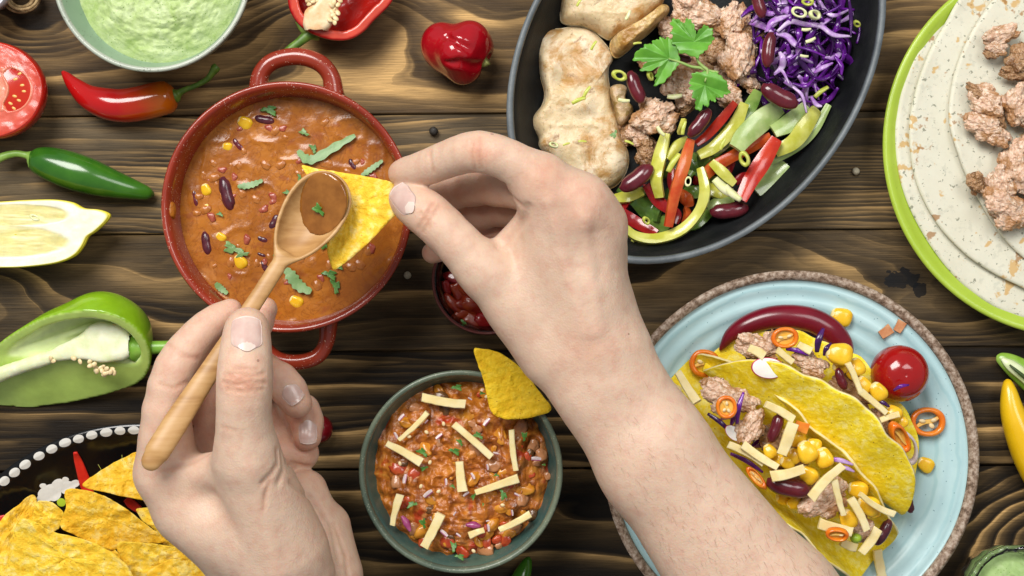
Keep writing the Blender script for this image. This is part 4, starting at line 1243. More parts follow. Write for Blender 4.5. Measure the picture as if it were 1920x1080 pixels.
# lemon cut lengthwise
LZ = .026
OL = closed_spline([(-230, 440), (-190, 400), (-120, 384), (-50, 380), (0, 378), (50, 375), (100, 374), (135, 379), (157, 390), (185, 393), (202, 399), (205, 406), (196, 418), (178, 434), (165, 443), (155, 462), (140, 479), (110, 492), (65, 499), (15, 502), (-60, 500), (-150, 490), (-210, 470)], 150)
lem = thing('lemon_half', 'lemon cut lengthwise, pale yellow flesh up, below the green chilli', 'lemon', W(0, 440, 0))
OW = pxo(OL, LZ)[::-1]
lc = W(20, 438, LZ)[:2]
zt = lambda p, s: np.full(len(p), LZ) - .0008 * sstep(.97, 1.0, s)
zb = lambda p, s: LZ * (1 - np.sqrt(np.clip(1 - (s * .992) ** 2.4, 0, 1))) * .97
mk('peel', slab(OW * 1.0, lc, lambda p, s: np.full(len(p), LZ - .0006), zb, 24, .7), M_('lemon_peel', (0.62, 0.52, 0.02), (0.70, 0.60, 0.05), 60, .3, .5, 420, .0009), lem)
V, F = slab(lc + (OW - lc) * .985, lc, lambda p, s: np.zeros(len(p)), lambda p, s: np.full(len(p), -.003), 70, .9)
qx = 960 + V[:, 0] * 3000 * H / (H - LZ); qy = 540 - V[:, 1] * 3000 * H / (H - LZ)
def ov(x, y, cx, cy, rx, ry, slope):
    return np.sqrt(((x - cx) / rx) ** 2 + ((y - cy - slope * (x - cx)) / ry) ** 2)
nz = fbm(np.c_[qx * .03, qy * .05, np.zeros(len(qx))], 3, 7)
e1 = ov(qx, qy, 22, 404, 112, 22, -.01) + .06 * nz
e2 = ov(qx, qy, 10, 452, 122, 32, .02) + .06 * nz
pulp = np.maximum(1 - sstep(.88, 1.02, e1), 1 - sstep(.88, 1.02, e2))
vs_ = fbm(np.c_[qx * .02, qy * .12, np.ones(len(qx))], 4, 12)
pc_ = np.array((0.72, 0.64, 0.27)) + np.array((0.05, 0.06, 0.09)) * vs_[:, None]
pith_ = np.array((0.86, 0.83, 0.67)) + np.array((.04, .04, .06)) * nz[:, None]
col = pith_ * (1 - pulp[:, None]) + pc_ * pulp[:, None]
ctr = np.exp(-((qy - 426 - .02 * qx) / 4) ** 2 - ((qx - 40) / 80) ** 2)[:, None]
col = col * (1 - .35 * ctr) + np.array((0.80, 0.78, 0.55)) * .35 * ctr
rim_ = sstep(.965, .995, np.r_[0, np.repeat((np.arange(1, 71) / 70) ** .9, 150)])
rim_ = np.r_[rim_, rim_][:len(V)][:, None]
col = col * (1 - rim_) + np.array((0.66, 0.58, 0.06)) * rim_
V[:, 2] = np.where(V[:, 2] > -.001, LZ + .0002 - .0005 * pulp + .0003 * vs_ * pulp + .0003 * nz, LZ - .002)
mk('cut_face', (V, F), vcolmat('lemon_flesh', .35, .05, 160, .08, .3), lem, cols=col)
put('seed_socket', ringbit(SCALPALE, .5, .5), 65, 408, LZ - .0005, 9, 20, (0, 0), (1.1, .55, .5), parent=lem)

# right edge: yellow chilli and pale green wedge; bottom: green tip; cherry tomato
yc = thing('yellow_chilli', 'smooth yellow chilli at the far edge beside the turquoise plate', 'chilli', W(1900, 800, 0))
mk('body', wtube([(1888, 711, .010, 2), (1889, 716, .010, 8), (1892, 735, .011, 15), (1898, 770, .0115, 22), (1912, 810, .012, 28), (1935, 860, .012, 33), (1970, 915, .012, 36), (2010, 960, .012, 32), (2030, 980, .012, 16)], n=26, m=60), YELCH, yc)
mk('stem', wtube([(2024, 975, .012, 12), (2040, 992, .013, 7), (2060, 1010, .015, 6)], n=10, m=14), STEM, yc)
go = thing('green_chilli_slice', 'pale green slit chilli slice above the yellow chilli', 'chilli', W(1900, 690, 0))
mk('skin', wtube([(1869, 667, .006, 2), (1874, 670, .006, 10), (1892, 680, .007, 18), (1918, 698, .007, 24), (1950, 722, .007, 26), (1990, 750, .006, 14), (2000, 757, .006, 2)], n=16, m=36, flat=.55), M_('light_green_skin', (0.20, 0.38, 0.03), (0.30, 0.48, 0.08), 80, .25, .1, 200), go)
mk('cut_flesh', wtube([(1878, 672, .0105, 3), (1894, 684, .0125, 10), (1920, 704, .0135, 12), (1952, 730, .0135, 12), (1980, 750, .0105, 3)], n=12, m=26, flat=.35), M_('white_green_flesh', (0.50, 0.58, 0.26), (0.66, 0.72, 0.46), 80, .35, .1, 200), go)
mk('slit', wtube([(1893, 684, .0152, 1.5), (1910, 698, .0168, 3.2), (1935, 718, .0168, 3.5), (1955, 735, .0155, 2)], n=8, m=16, flat=.5), M_('slit_shade', (0.03, 0.06, 0.006), None, rough=.5), go)  # solid dark strip, its colour paints the shade inside the slit
gt = mk('green_chilli', wtube([(992, 1044, .008, 2), (990, 1050, .008, 8), (984, 1066, .009, 14), (975, 1088, .010, 18), (962, 1130, .010, 21), (945, 1180, .010, 16), (940, 1200, .010, 6)], n=20, m=40), JALAP, None, 'tip of a green chilli just below the teal bowl', 'chilli')
ct = mk('cherry_tomato', xf(lathe([(0, 0), (.5, .06), (.88, .45), (1, .95), (.9, 1.42), (.55, 1.8), (.12, 1.84), (0, 1.78)], 40, (0, 0), .01, 2, 40), W(601, 802, 0), (0, 0, 0), L(27, .01)), M_('shaded_tomato_skin', (0.14, 0.004, 0.008), (0.19, 0.006, 0.01), 40, .2, coat=.2), None, 'dark red cherry tomato in shade behind the left hand', 'tomato')  # skin colour darkened to paint in the shade behind the hand
mk('stalk_scar', xf(lathe([(0, -.1), (.2, -.1), (.24, .02), (.12, .08), (0, .05)], 14, (0, 0)), W(601, 802, L(27, .01) * 1.80), (0, 0, 0), L(27, .01)), STEM, ct)
ps_ = (('black_peppercorn', PEPPERC, 813, 246, 8.5, 'black peppercorn above the right index finger'), ('white_peppercorn', WPEPPERC, 1605, 321, 7, 'white peppercorn between the iron pan and lime plate'), ('white_peppercorn', WPEPPERC, 764, 516, 7, 'white peppercorn right of the red pot'))
for nm, m, x, y, r, lb in ps_:
    V, F = ico(3)
    V = V * (1 + .10 * fbm(V * 3, 3, 4))[:, None]
    mk(nm, xf((V, F), W(x, y, L(r) * .95), (0, 0, 0), L(r)), m, None, lb, 'peppercorn')
for i, (x, y, l, a) in enumerate(((425, 142, 5, 20), (300, 372, 4, 70), (130, 918, 4, 30))):
    pass
# twine coil and white dish, cut by the upper left corner
tw = M_('jute_twine', (0.27, 0.17, 0.07), (0.42, 0.29, 0.14), 300, .8, .8, 900, .0008)
coil = []
for k in range(5):
    a = np.linspace(0, 2 * PI, 40)
    r = 20 + (k % 3) * 5
    coil.append(tube([W(38 + r * 1.15 * math.cos(t) + k, -6 + r * .95 * math.sin(t), .003 + .0025 * k + .001 * math.sin(t * 3 + k)) for t in a], [L(3.0)] * 40, 8, 90))
mk('twine_coil', join(coil), tw, None, 'small coil of brown jute twine in the top corner', 'twine')
wc = W(-36, -30, .03)[:2]; wr = L(52, .03)
mk('white_dish', lathe([(0, 0), (wr * .6, 0), (wr * .9, .02), (wr, .03), (wr * .96, .0305), (wr * .85, .02), (wr * .55, .004), (0, .004)], 64, wc), M_('white_china', (0.72, 0.75, 0.80), None, rough=.15), None, 'edge of a white china dish in the top corner', 'dish')
# ------------------------------------------------------------------ what lies in the iron pan
def z3(pts, s=3.0, ox=960, oy=0):
    return [(ox + a / s, oy + b / s) for a, b in pts]

def fillet(P, c, z0, h, name, m, label, cat, seed, dents=(), n=150, nr=60, lumps=.0016, zadd=None):
    O = pxo(closed_spline(P, n), z0 + h * .5)[::-1]
    cw = W(c[0], c[1], z0 + h * .5)[:2]
    wob = 1 + .018 * fbm(np.c_[O * 120, np.full(len(O), seed * 2.)], 3, seed)
    O = cw + (O - cw) * wob[:, None]
    def top(p, s):
        q = np.c_[p * 38, np.full(len(p), seed * 1.7)]
        z = z0 + h * (1 - s ** 7) ** .5 + lumps * fbm(q, 4, seed) * (1 - s ** 6) + .0011 * fbm(q * 4, 4, seed + 4) - .0016 * np.abs(fbm(np.c_[p * [30, 75], np.full(len(p), 3.)], 2, seed + 9)) * (1 - s ** 6)
        for x, y, r, d in dents:
            e = W(x, y, z0 + h)[:2]
            z = z - d * np.exp(-((p - e) ** 2).sum(1) / L(r, z0 + h) ** 2)
        if zadd is not None: z = z + zadd(p)
        return z
    return mk(name, slab(O, cw, top, lambda p, s: np.full(len(p), z0) + h * .25 * s ** 4, nr, .75), m, None, label, cat)

FL = .0075
fillet(z3([(150, 148), (230, 158), (330, 140), (410, 150), (480, 190), (535, 250), (572, 320), (548, 380), (552, 480), (572, 600), (604, 690), (622, 780), (655, 850), (657, 930), (622, 1010), (550, 1062), (450, 1080), (330, 1040), (220, 900), (150, 830), (148, 775), (108, 715), (112, 655), (165, 590), (182, 520), (160, 430), (140, 330), (126, 230)]),
       (1078, 210), FL, .015, 'chicken_fillet', CHICKEN, 'long browned chicken fillet along the left side of the iron pan', 'chicken', 3, [(1050, 150, 18, .004), (1020, 190, 30, -.002), (1075, 120, 25, .003), (1150, 300, 25, -.003)])
fillet(z3([(274, -90), (272, 60), (282, 112), (330, 132), (400, 140), (470, 168), (510, 200), (560, 215), (620, 180), (720, 125), (800, 60), (850, 10), (860, -90), (700, -200), (420, -200)]),
       (1145, -5), FL + .002, .018, 'chicken_fillet', CHICKEN, 'pale chicken fillet cropped by the top of the photo', 'chicken', 5)
fillet(z3([(558, 225), (600, 185), (720, 118), (800, 60), (850, 20), (885, 25), (888, 60), (830, 125), (760, 190), (700, 235), (650, 282), (600, 312), (565, 295)]),
       (1200, 52), FL + .004, .026, 'chicken_strip', meatmat('golden_chicken', (0.56, 0.33, 0.09), (0.66, 0.45, 0.17), (0.68, 0.50, 0.26), (0.36, 0.17, 0.03)), 'narrow golden chicken strip beside the pale cropped fillet', 'chicken', 7, n=90, nr=30)
fillet(z3([(548, 500), (600, 468), (648, 490), (640, 560), (684, 610), (664, 665), (620, 712), (590, 690), (572, 610)]),
       (1164, 190), FL, .017, 'chicken_strip', meatmat('herbed_chicken', (0.42, 0.28, 0.09), (0.58, 0.40, 0.20), (0.68, 0.50, 0.34), (0.30, 0.20, 0.03)), 'small herbed chicken piece between the long fillet and a bean', 'chicken', 9, n=80, nr=26)

def lump(i, px, py, z, size, ang, sq=(1, 1, 1), brown=False, label=None, group='cooked mince lumps in the pan', tilt=(0, 0), name='mince_lump'):
    return put(name, (CL_B if brown else CL_M)[i % 4], px, py, z, size * 1.12, ang, tilt, sq, label=label, cat='meat', group=group)
ML = [(0, 1318, 30, .022, 44, 10, (1.1, .8, 1), 0, 'large pink mince lump above the parsley'), (1, 1282, 22, .022, 30, 60, (1, .8, 1), 0, 'small mince crumb left of the large pink lump'), (2, 1372, 40, .022, 36, 100, (1, .8, .9), 0, 'mince crumb at the top beside the cabbage'),
      (3, 1385, 105, .023, 40, 80, (1.15, .85, 1), 0, 'pale mince lump touching the shredded cabbage'), (0, 1402, 150, .018, 26, 40, (1, .8, .8), 0, 'mince lump at the foot of the pale one near the cabbage'), (1, 1262, 60, .020, 26, 10, (1, 1, 1), 0, 'mince crumb left of the parsley top'),
      (2, 1224, 222, .021, 42, 150, (1.05, .85, 1), 0, 'pink mince lump in the middle of the pan'), (3, 1195, 252, .017, 24, 10, (1, .8, 1), 0, 'small mince crumb at the lower left of the middle lump'), (1, 1280, 165, .022, 34, 200, (1, .95, 1), 0, 'browned pink mince lump under the parsley stem'),
      (0, 1288, 195, .019, 24, 120, (1, .8, 1), 1, 'browned mince under the lower parsley leaf'), (2, 1368, 178, .021, 28, 30, (1.1, .8, 1), 0, 'mince lump right of the lower parsley leaf'), (1, 1214, 288, .015, 30, 60, (1, .8, 1), 1, 'dark browned mince lump above the big lower bean'),
      (3, 1218, 108, .017, 26, 100, (1, .8, 1), 0, 'mince crumb below the left parsley leaf'), (2, 1345, 95, .016, 30, 20, (1, 1, .8), 1, 'browned mince behind the right parsley leaf'), (0, 1255, 130, .014, 34, 60, (1.2, 1, .7), 1, 'browned mince deep under the left parsley leaf'), (3, 1410, 55, .016, 28, 10, (1, 1, .8), 1, 'browned mince deep beside the top kidney bean'), (1, 1310, 130, .013, 40, 0, (1.2, 1, .7), 1, 'browned mince deep under the parsley stem'), (0, 1180, 250, .010, 30, 0, (1, 1, .7), 1, 'mince low between chicken and middle lump'), (2, 1350, 150, .014, 30, 0, (1, 1, .8), 0, 'mince deep right of the parsley stem')]
for r in ML:
    lump(*r[:7], brown=bool(r[7]), label=r[8])

def inpan(x, y, lim=.78):
    a, b = (x - 1306) / 357, (y - 105) / 391
    return (a * a + 2 * .268 * a * b + b * b) / (1 - .268 ** 2) < lim
# pepper strips ------------------------------------------------------------------
def pepmat(nm, c1, c2, **k):
    return M_(nm, c1, c2, 90, .2, .15, 300, .0007, .15, (.003, .002, .001), coat=.25, **k)
PM = dict(y=pepmat('yellow_green_pepper', (0.46, 0.46, 0.045), (0.62, 0.62, 0.15)), g=pepmat('green_pepper', (0.12, 0.24, 0.03), (0.26, 0.38, 0.085)), p=pepmat('pale_green_pepper', (0.30, 0.42, 0.12), (0.46, 0.56, 0.24)),
          r=pepmat('red_pepper_strip', (0.42, 0.012, 0.006), (0.55, 0.04, 0.012)), o=pepmat('orange_red_pepper', (0.52, 0.06, 0.012), (0.62, 0.15, 0.03)), d=pepmat('dark_green_pepper', (0.04, 0.09, 0.014), (0.09, 0.17, 0.03)), k=pepmat('dark_red_pepper', (0.22, 0.006, 0.010), (0.34, 0.012, 0.012)))
CN = dict(y='yellow green', g='green', p='pale green', r='red', o='orange red', d='dark green', k='dark red')
PST = [  # points in the zoomed crop, width, colour, height, place
    ([(1045, 430), (980, 500), (880, 585)], 120, 'p', .018, 'broad block at the outer end of the heap'), ([(1300, 110), (1220, 250), (1120, 350), (970, 435)], 40, 'p', .022, 'long edge strip nearest the pan wall'),
    ([(1180, 120), (1100, 200), (990, 260)], 85, 'p', .026, 'under the lowest cabbage shreds'), ([(1235, 135), (1165, 240), (1100, 320), (1000, 375)], 75, 'y', .027, 'curved pale one at the upper outer corner'),
    ([(905, 30), (860, 120), (785, 240)], 60, 'g', .026, 'beneath the mince by the big bean'), ([(1030, 120), (930, 195), (830, 285), (780, 355)], 100, 'p', .030, 'broad ribbed one in the middle of the heap'),
    ([(830, 100), (770, 230), (660, 345), (570, 395)], 60, 'y', .027, 'beside the upper red strip'), ([(775, 95), (700, 190), (620, 280), (555, 330)], 42, 'r', .029, 'upper one leaning on a yellow green strip'),
    ([(975, 285), (880, 335), (760, 400), (650, 465), (590, 530)], 55, 'o', .024, 'running under the scallion slice'), ([(1010, 300), (930, 430), (860, 540), (808, 645)], 76, 'r', .034, 'broad one on top at the right'),
    ([(640, 430), (705, 490), (770, 555)], 48, 'y', .031, 'short one under the scallion slice'), ([(600, 575), (690, 595), (760, 610)], 70, 'y', .022, 'under the large scallion piece'), ([(590, 540), (660, 560), (720, 560)], 80, 'g', .017, 'low in the middle of the heap'),
    ([(620, 690), (700, 650), (760, 640)], 55, 'p', .023, 'next to the lowest bean'), ([(640, 710), (560, 770), (500, 800)], 55, 'g', .018, 'peeping out below the lowest bean'),
    ([(385, 270), (350, 400), (330, 520), (350, 630)], 60, 'y', .031, 'upright one beside the browned mince'), ([(505, 300), (450, 340), (400, 420)], 44, 'y', .027, 'short one left of the long orange strip'), ([(460, 270), (480, 230), (490, 190)], 26, 'y', .032, 'thin one standing by the dark bean'),
    ([(525, 305), (490, 440), (440, 600), (400, 795)], 54, 'o', .036, 'long upright one on top at the left'), ([(420, 470), (415, 540), (440, 640)], 34, 'k', .024, 'behind the long orange strip'),
    ([(580, 465), (605, 590), (570, 710), (470, 815), (330, 862), (220, 848), (160, 805)], 48, 'y', .033, 'long hook shaped one at the bottom'), ([(275, 560), (340, 645), (400, 700)], 56, 'k', .028, 'below the lower dark bean'),
    ([(100, 690), (200, 760), (335, 835)], 54, 'k', .027, 'lowest one beside the hand'), ([(210, 640), (290, 700), (350, 730)], 90, 'd', .021, 'folded one near the hand'), ([(300, 760), (350, 780), (400, 760)], 80, 'g', .019, 'under the hook shaped strip'),
    ([(85, 640), (180, 622), (260, 595)], 54, 'y', .024, 'beside the hand below the bean'), ([(200, 868), (240, 876), (290, 840)], 48, 'y', .022, 'small tip at the very bottom'), ([(460, 600), (500, 640), (520, 680)], 60, 'o', .020, 'low piece between orange and yellow strips'),
    ([(500, 690), (510, 730), (490, 780)], 34, 'o', .021, 'small piece inside the hook'), ([(560, 420), (620, 440), (690, 420)], 70, 'd', .018, 'shaded one in the middle'), ([(760, 300), (700, 340), (640, 400)], 50, 'g', .021, 'below the broad pale strip'),
    ([(140, 700), (160, 660), (190, 650)], 40, 'k', .020, 'small piece beside the hand'), ([(430, 690), (450, 730), (440, 780)], 36, 'k', .020, 'small piece under the orange strip'), ([(300, 850), (325, 866), (352, 850)], 34, 'k', .020, 'tip under the hook shaped strip')]
for pts, w, cc_, z, where in PST:
    P = [W(1120 + a / 3, 160 + b / 3, z + .0025 * math.sin(i * 2.1 + a * .01)) for i, (a, b) in enumerate(pts)]
    n = len(pts)
    ws = [L(w / 3, z) * (k if 0 < i < n - 1 else .72) for i, k in enumerate([1, 1.05, .95, 1.05, 1, .9, .8][:n])]
    rl = RNG.uniform(-.5, .5)
    mk('pepper_strip', ribbon(P, np.array(ws) * 1.22, .0026, 26, (rl, rl + RNG.uniform(-.5, .5)), .10), PM[cc_], None, CN[cc_] + ' pepper strip, ' + where, 'pepper', 'cooked pepper strips in the pan', sharp=48)
for k in range(46):
    t, q = RNG.uniform(0, 1), RNG.uniform(-1, 1)
    x, y = 1180 + 320 * t - 40 * q, 430 - 190 * t - 60 * q
    if x < 1165: continue
    a = RNG.uniform(-1.2, .3); ln = RNG.uniform(30, 60)
    P = [W(x + math.cos(a) * ln * s_, y + math.sin(a) * ln * s_ + 6 * math.sin(k) * (1 - 4 * s_ * s_), .012 + RNG.uniform(0, .006)) for s_ in (-.5, 0, .5)]
    if not all(inpan(960 + q_[0] * 3000 * H / (H - q_[2]), 540 - q_[1] * 3000 * H / (H - q_[2]), .56) for q_ in P): continue
    w_ = L(RNG.uniform(14, 26), .015)
    mk('pepper_strip', ribbon(P, [w_ * .8, w_, w_ * .75], .0028, 16, (RNG.uniform(-.6, .6), RNG.uniform(-.6, .6)), .1), PM['gdgydko'[k % 7]], None, 'pepper strip half buried under the others in the pan', 'pepper', 'pepper strips at the bottom of the heap', sharp=48)

# beans -------------------------------------------------------------------------
def bean(px, py, z, ln, ang, label, group='kidney beans in the pan', me=None, tilt=(0, 0), name='kidney_bean'):
    return put(name, me or BEAN_ME, px, py, z, ln / 2, ang, (tilt[0] + .35 * math.sin(px * 1.3), tilt[1]), (1, .92 + .14 * math.sin(py), .95 + .1 * math.sin(px)), label=label, cat='bean', group=group)
for r in ((1424, 6, .040, 56, 75, 'kidney bean at the top edge beside the cabbage'), (1443, 93, .044, 66, 97, 'kidney bean standing on end over the shredded cabbage'), (1462, 179, .040, 76, 28, 'kidney bean where cabbage meets the green pepper'),
          (1193, 163, .032, 64, 68, 'kidney bean between the chicken and the parsley'), (1311, 230, .038, 64, -52, 'slender dark kidney bean below the parsley'), (1193, 333, .034, 74, -38, 'large round kidney bean above the knuckles'), (1367, 393, .028, 72, -8, 'kidney bean lying alone at the bottom of the pan'),
          (1283, 109, .036, 28, 15, 'small bean tip under the parsley leaves')):
    bean(*r)

# red cabbage ---------------------------------------------------------------------
r_ = np.random.RandomState(5)
def zh(x, y):   # heap height
    return .016 + .020 * math.exp(-(((x - 1510) / 95) ** 2 + ((y - 60) / 110) ** 2))
made = 0
while made < 165:
    x, y = r_.normal(1508, 58), r_.normal(48, 85)
    if not inpan(x, y) or x < 1400 + max(0, 40 - y) * 0 or y > 195 or y < -60 or (x < 1440 and y > 150): continue
    a = r_.uniform(0, PI); ln = r_.uniform(30, 95); cv = r_.uniform(-.35, .35)
    pts = []
    ok = True
    for t in (-.5, -.2, .1, .5):
        u = x + math.cos(a) * ln * t - math.sin(a) * cv * ln * (4 * t * t - .5)
        v = y + math.sin(a) * ln * t + math.cos(a) * cv * ln * (4 * t * t - .5)
        ok &= inpan(u, v)
        pts.append(W(u, v, zh(u, v) + r_.uniform(-.004, .006) + (made / 165 - .5) * .010))
    if not ok: continue
    w = L(r_.uniform(6, 15), .03)
    roll = r_.uniform(-1.0, 1.0)
    mk('cabbage_shred', ribbon(pts, [w * .5, w, w * .9, w * .3], .0011, 18, (roll, roll + r_.uniform(-1.3, 1.3)), .10), (CABB[0], CABB[1], CABB[0], CABBW, CABB[1])[int(r_.uniform(0, 5))] if made < 150 else CABBW if made % 3 else CABB[0], None, 'shred of red cabbage in the purple heap in the pan', 'cabbage', 'shredded red cabbage in the pan')
    made += 1
# the pale curled shreds that show most (crop of 1380..1640, scale 4.9)
for pts, w, lb in (([(280, 290), (330, 200), (420, 160), (500, 140)], 60, 'broad pale violet cabbage shred on the heap'), ([(380, 290), (500, 200), (640, 225), (780, 240), (900, 320), (1060, 335)], 44, 'longest white edged cabbage shred crossing the heap'),
                   ([(370, 310), (470, 330), (540, 400), (600, 440)], 60, 'violet cabbage shred right of the standing bean'), ([(400, 480), (430, 540), (420, 620), (350, 680)], 56, 'white cabbage shred under the standing bean'), ([(350, 690), (420, 650), (490, 770)], 30, 'forked white cabbage shred below the standing bean'),
                   ([(560, 430), (680, 460), (820, 520)], 26, 'magenta cabbage shred in the middle of the heap'), ([(720, 670), (800, 620), (890, 580)], 44, 'pale cabbage shred at the lower right of the heap'), ([(910, 520), (970, 600), (970, 690)], 44, 'violet cabbage shred at the outer edge of the heap'),
                   ([(520, 770), (640, 790), (730, 720)], 34, 'curved violet cabbage shred above the pepper'), ([(520, 800), (610, 880), (650, 1040)], 32, 'dangling cabbage shred over the green pepper'), ([(690, 890), (740, 960), (790, 980)], 44, 'white tipped cabbage shred on the pepper'),
                   ([(560, 540), (640, 620), (720, 700)], 54, 'dull purple cabbage shred across the middle'), ([(620, 430), (560, 540), (470, 610)], 36, 'dull purple cabbage shred crossing another'), ([(800, 130), (900, 90), (970, 40)], 22, 'thin violet cabbage shred near the scallion rings'), ([(1040, 0), (1060, 150), (1055, 330)], 36, 'long dull shred hanging at the outer edge')):
    P = [W(1380 + a / 4.907, b / 4.907, .046 - .010 * (b / 1000) + .002 * math.sin(a)) for a, b in pts]
    roll = r_.uniform(-.4, .4)
    ww = [L(w / 4.907, .04)] * len(P); ww[0] *= .5; ww[-1] *= .35
    mk('cabbage_shred', ribbon(P, ww, .0011, 24, (roll, roll + r_.uniform(-.7, .7)), .12), CABB[0] if ('magenta' in lb or 'thin' in lb or 'outer edge of' in lb or 'curved' in lb) else CABB[1] if 'dull' in lb else CABBW, None, lb, 'cabbage', 'shredded red cabbage in the pan')

# parsley -------------------------------------------------------------------------
par = thing('parsley_sprig', 'fresh flat parsley sprig lying on the mince in the iron pan', 'parsley', W(1290, 110, .038))
LA = [(1040, 335), (985, 310), (935, 300), (922, 262), (895, 240), (903, 208), (888, 182), (905, 162), (888, 125), (912, 98), (945, 110), (965, 128), (985, 100), (1008, 115), (1026, 150), (1034, 192), (1055, 165), (1085, 138), (1106, 150), (1132, 163), (1127, 195), (1140, 222), (1115, 250), (1092, 287), (1062, 308)]
LB = [(942, 352), (932, 290), (905, 235), (880, 208), (858, 222), (835, 210), (822, 226), (795, 225), (785, 248), (752, 246), (735, 270), (705, 283), (680, 332), (725, 340), (762, 348), (718, 392), (765, 400), (835, 375), (805, 425), (815, 440), (798, 480), (845, 470), (880, 435), (908, 400), (932, 372)]
LC = [(1092, 405), (1050, 410), (1012, 412), (1012, 440), (996, 462), (1010, 485), (993, 495), (1020, 515), (1008, 545), (1034, 565), (1030, 605), (1058, 625), (1078, 588), (1098, 605), (1116, 560), (1142, 575), (1152, 545), (1180, 552), (1198, 530), (1230, 525), (1212, 492), (1208, 468), (1182, 440), (1150, 412), (1120, 406)]
for P, c, veins, zz in ((LA, (1025, 235), [(965, 130), (1100, 160), (910, 110), (1125, 240), (900, 240)], .0475), (LB, (885, 330), [(700, 320), (740, 380), (790, 240), (880, 215), (810, 470)], .0440), (LC, (1085, 480), [(1010, 460), (1045, 600), (1145, 560), (1210, 520)], .0455)):
    # toothed edge
    Q = []
    m = len(P)
    for i in range(m):
        a, b = np.array(P[i]), np.array(P[(i + 1) % m])
        nrm = np.array([(b - a)[1], -(b - a)[0]]) / (np.linalg.norm(b - a) + 1e-6)
        for t in (0, .33, .66):
            Q.append(a + (b - a) * t + nrm * (5 if t == .33 else -2 if t == .66 else 0) * -1)
    Q = closed_spline(np.array(Q), 160)
    O = pxo(z3(Q), zz)[::-1]
    cw = W(960 + c[0] / 3, c[1] / 3, zz)[:2]
    vw = [W(960 + a / 3, b / 3, zz)[:2] for a, b in veins]
    def zl(p, zz=zz, cw=cw, vw=vw):
        d = np.min([np.linalg.norm((p - cw) - np.clip(((p - cw) @ (v - cw)) / ((v - cw) @ (v - cw)), 0, 1)[:, None] * (v - cw), axis=1) for v in vw], axis=0)
        r = np.linalg.norm(p - cw, axis=1)
        return zz + .0026 * np.clip(d / .005, 0, 1) - 9 * r * r + .0012 * fbm(np.c_[p * 110, np.zeros(len(p))], 2, 3)
    mk('leaf', slab(O, cw, lambda p, s: zl(p) + .00022, lambda p, s: zl(p) - .00022, 16), PARSLEY, par)
PSTEM = M_('parsley_stem', (0.22, 0.36, 0.08), (0.32, 0.44, 0.13), 200, .4, .1, 300)
def pw(pts, z): return [W(960 + a / 3, b / 3, z) for a, b in pts]
mk('stem', tube(pw([(1020, 250), (1045, 340), (1075, 375), (1100, 400), (1085, 460)], .0472), [.0005, .0008, .001, .001, .0005], 8, 30), PSTEM, par)
mk('stem', tube(pw([(880, 330), (950, 352), (1010, 375), (1060, 382), (1100, 398), (1160, 410)], .0462), [.0005, .0008, .0009, .001, .0011, .0011], 8, 30), PSTEM, par)
put('herb_leaf', LEAFS[1], 1340, 132, .035, 22, 30, label='purple brown herb stalk tip under the parsley', cat='herb') if False else None

# spring onion scraps ---------------------------------------------------------------
for i, (x, y, s, a, kind, z, lb) in enumerate(((1160, 141, 17, 20, 0, .036, 'folded scallion slice beside the upper bean'), (1217, 143, 11, 60, 0, .038, 'small scallion slice right of the upper bean'), (1037, 273, 11, 10, 1, .0335, 'pale scallion ring on the lower chicken'),
        (1397, 297, 17, 70, 0, .040, 'bright scallion slice on the pepper strips'), (1290, 341, 11, 100, 1, .040, 'small pale scallion piece by the orange strip'), (1210, 413, 11, 50, 0, .036, 'scallion ring on the lowest red strip'), (1498, 23, 17, 20, 1, .050, 'open white scallion ring on the cabbage'), (1525, 29, 17, 0, 1, .050, 'thick pale scallion ring on the cabbage'), (1606, 43, 10, 30, 0, .034, 'lone scallion bit on the bare pan wall'), (1515, 2, 13, 10, 0, .048, 'scallion slice at the top edge on the cabbage'))):
    put('spring_onion_ring', SC_RING[kind], x, y, z, s * .88, a, (RNG.uniform(-.7, .7), RNG.uniform(-.7, .7)), (1, .62, .8), label=lb, cat='spring onion', group='scallion slices in the pan')
for i, (x, y, s, a, kind, z) in enumerate(((1113, 85, 10, -60, 0, .035), (1100, 172, 12, -60, 0, .033), (1085, 188, 14, -25, 0, .033), (1170, 188, 11, 10, 1, .032), (1239, 246, 11, 55, 1, .038), (1282, 240, 13, -80, 0, .040), (1355, 270, 12, -70, 0, .040), (1062, 270, 7, -20, 0, .033), (1092, 265, 8, 0, 0, .033), (1180, 267, 9, 20, 0, .030), (1195, 81, 8, -10, 0, .036), (1360, 352, 26, 42, 1, .038), (1374, 362, 20, 45, 1, .039), (1263, 305, 20, -60, 0, .036), (1086, 4, 9, -60, 0, .036), (1177, 28, 10, -60, 1, .038), (1265, 180, 14, 0, 1, .03), (1512, 55, 9, 0, 1, .048), (1520, 75, 10, -20, 1, .048), (1540, 172, 16, -40, 0, .028), (1508, 105, 8, 10, 1, .046))):
    put('spring_onion_strip', SC_STRIP[kind], x, y, z, s, a, (RNG.uniform(-.3, .3), 0), label='thin scrap of scallion scattered over the food in the pan', cat='spring onion', group='scallion scraps in the pan')
put('herb_leaf', LEAFP[0], 1151, 252, .032, 10, -50, label='small green herb flake on the lower chicken edge', cat='herb')

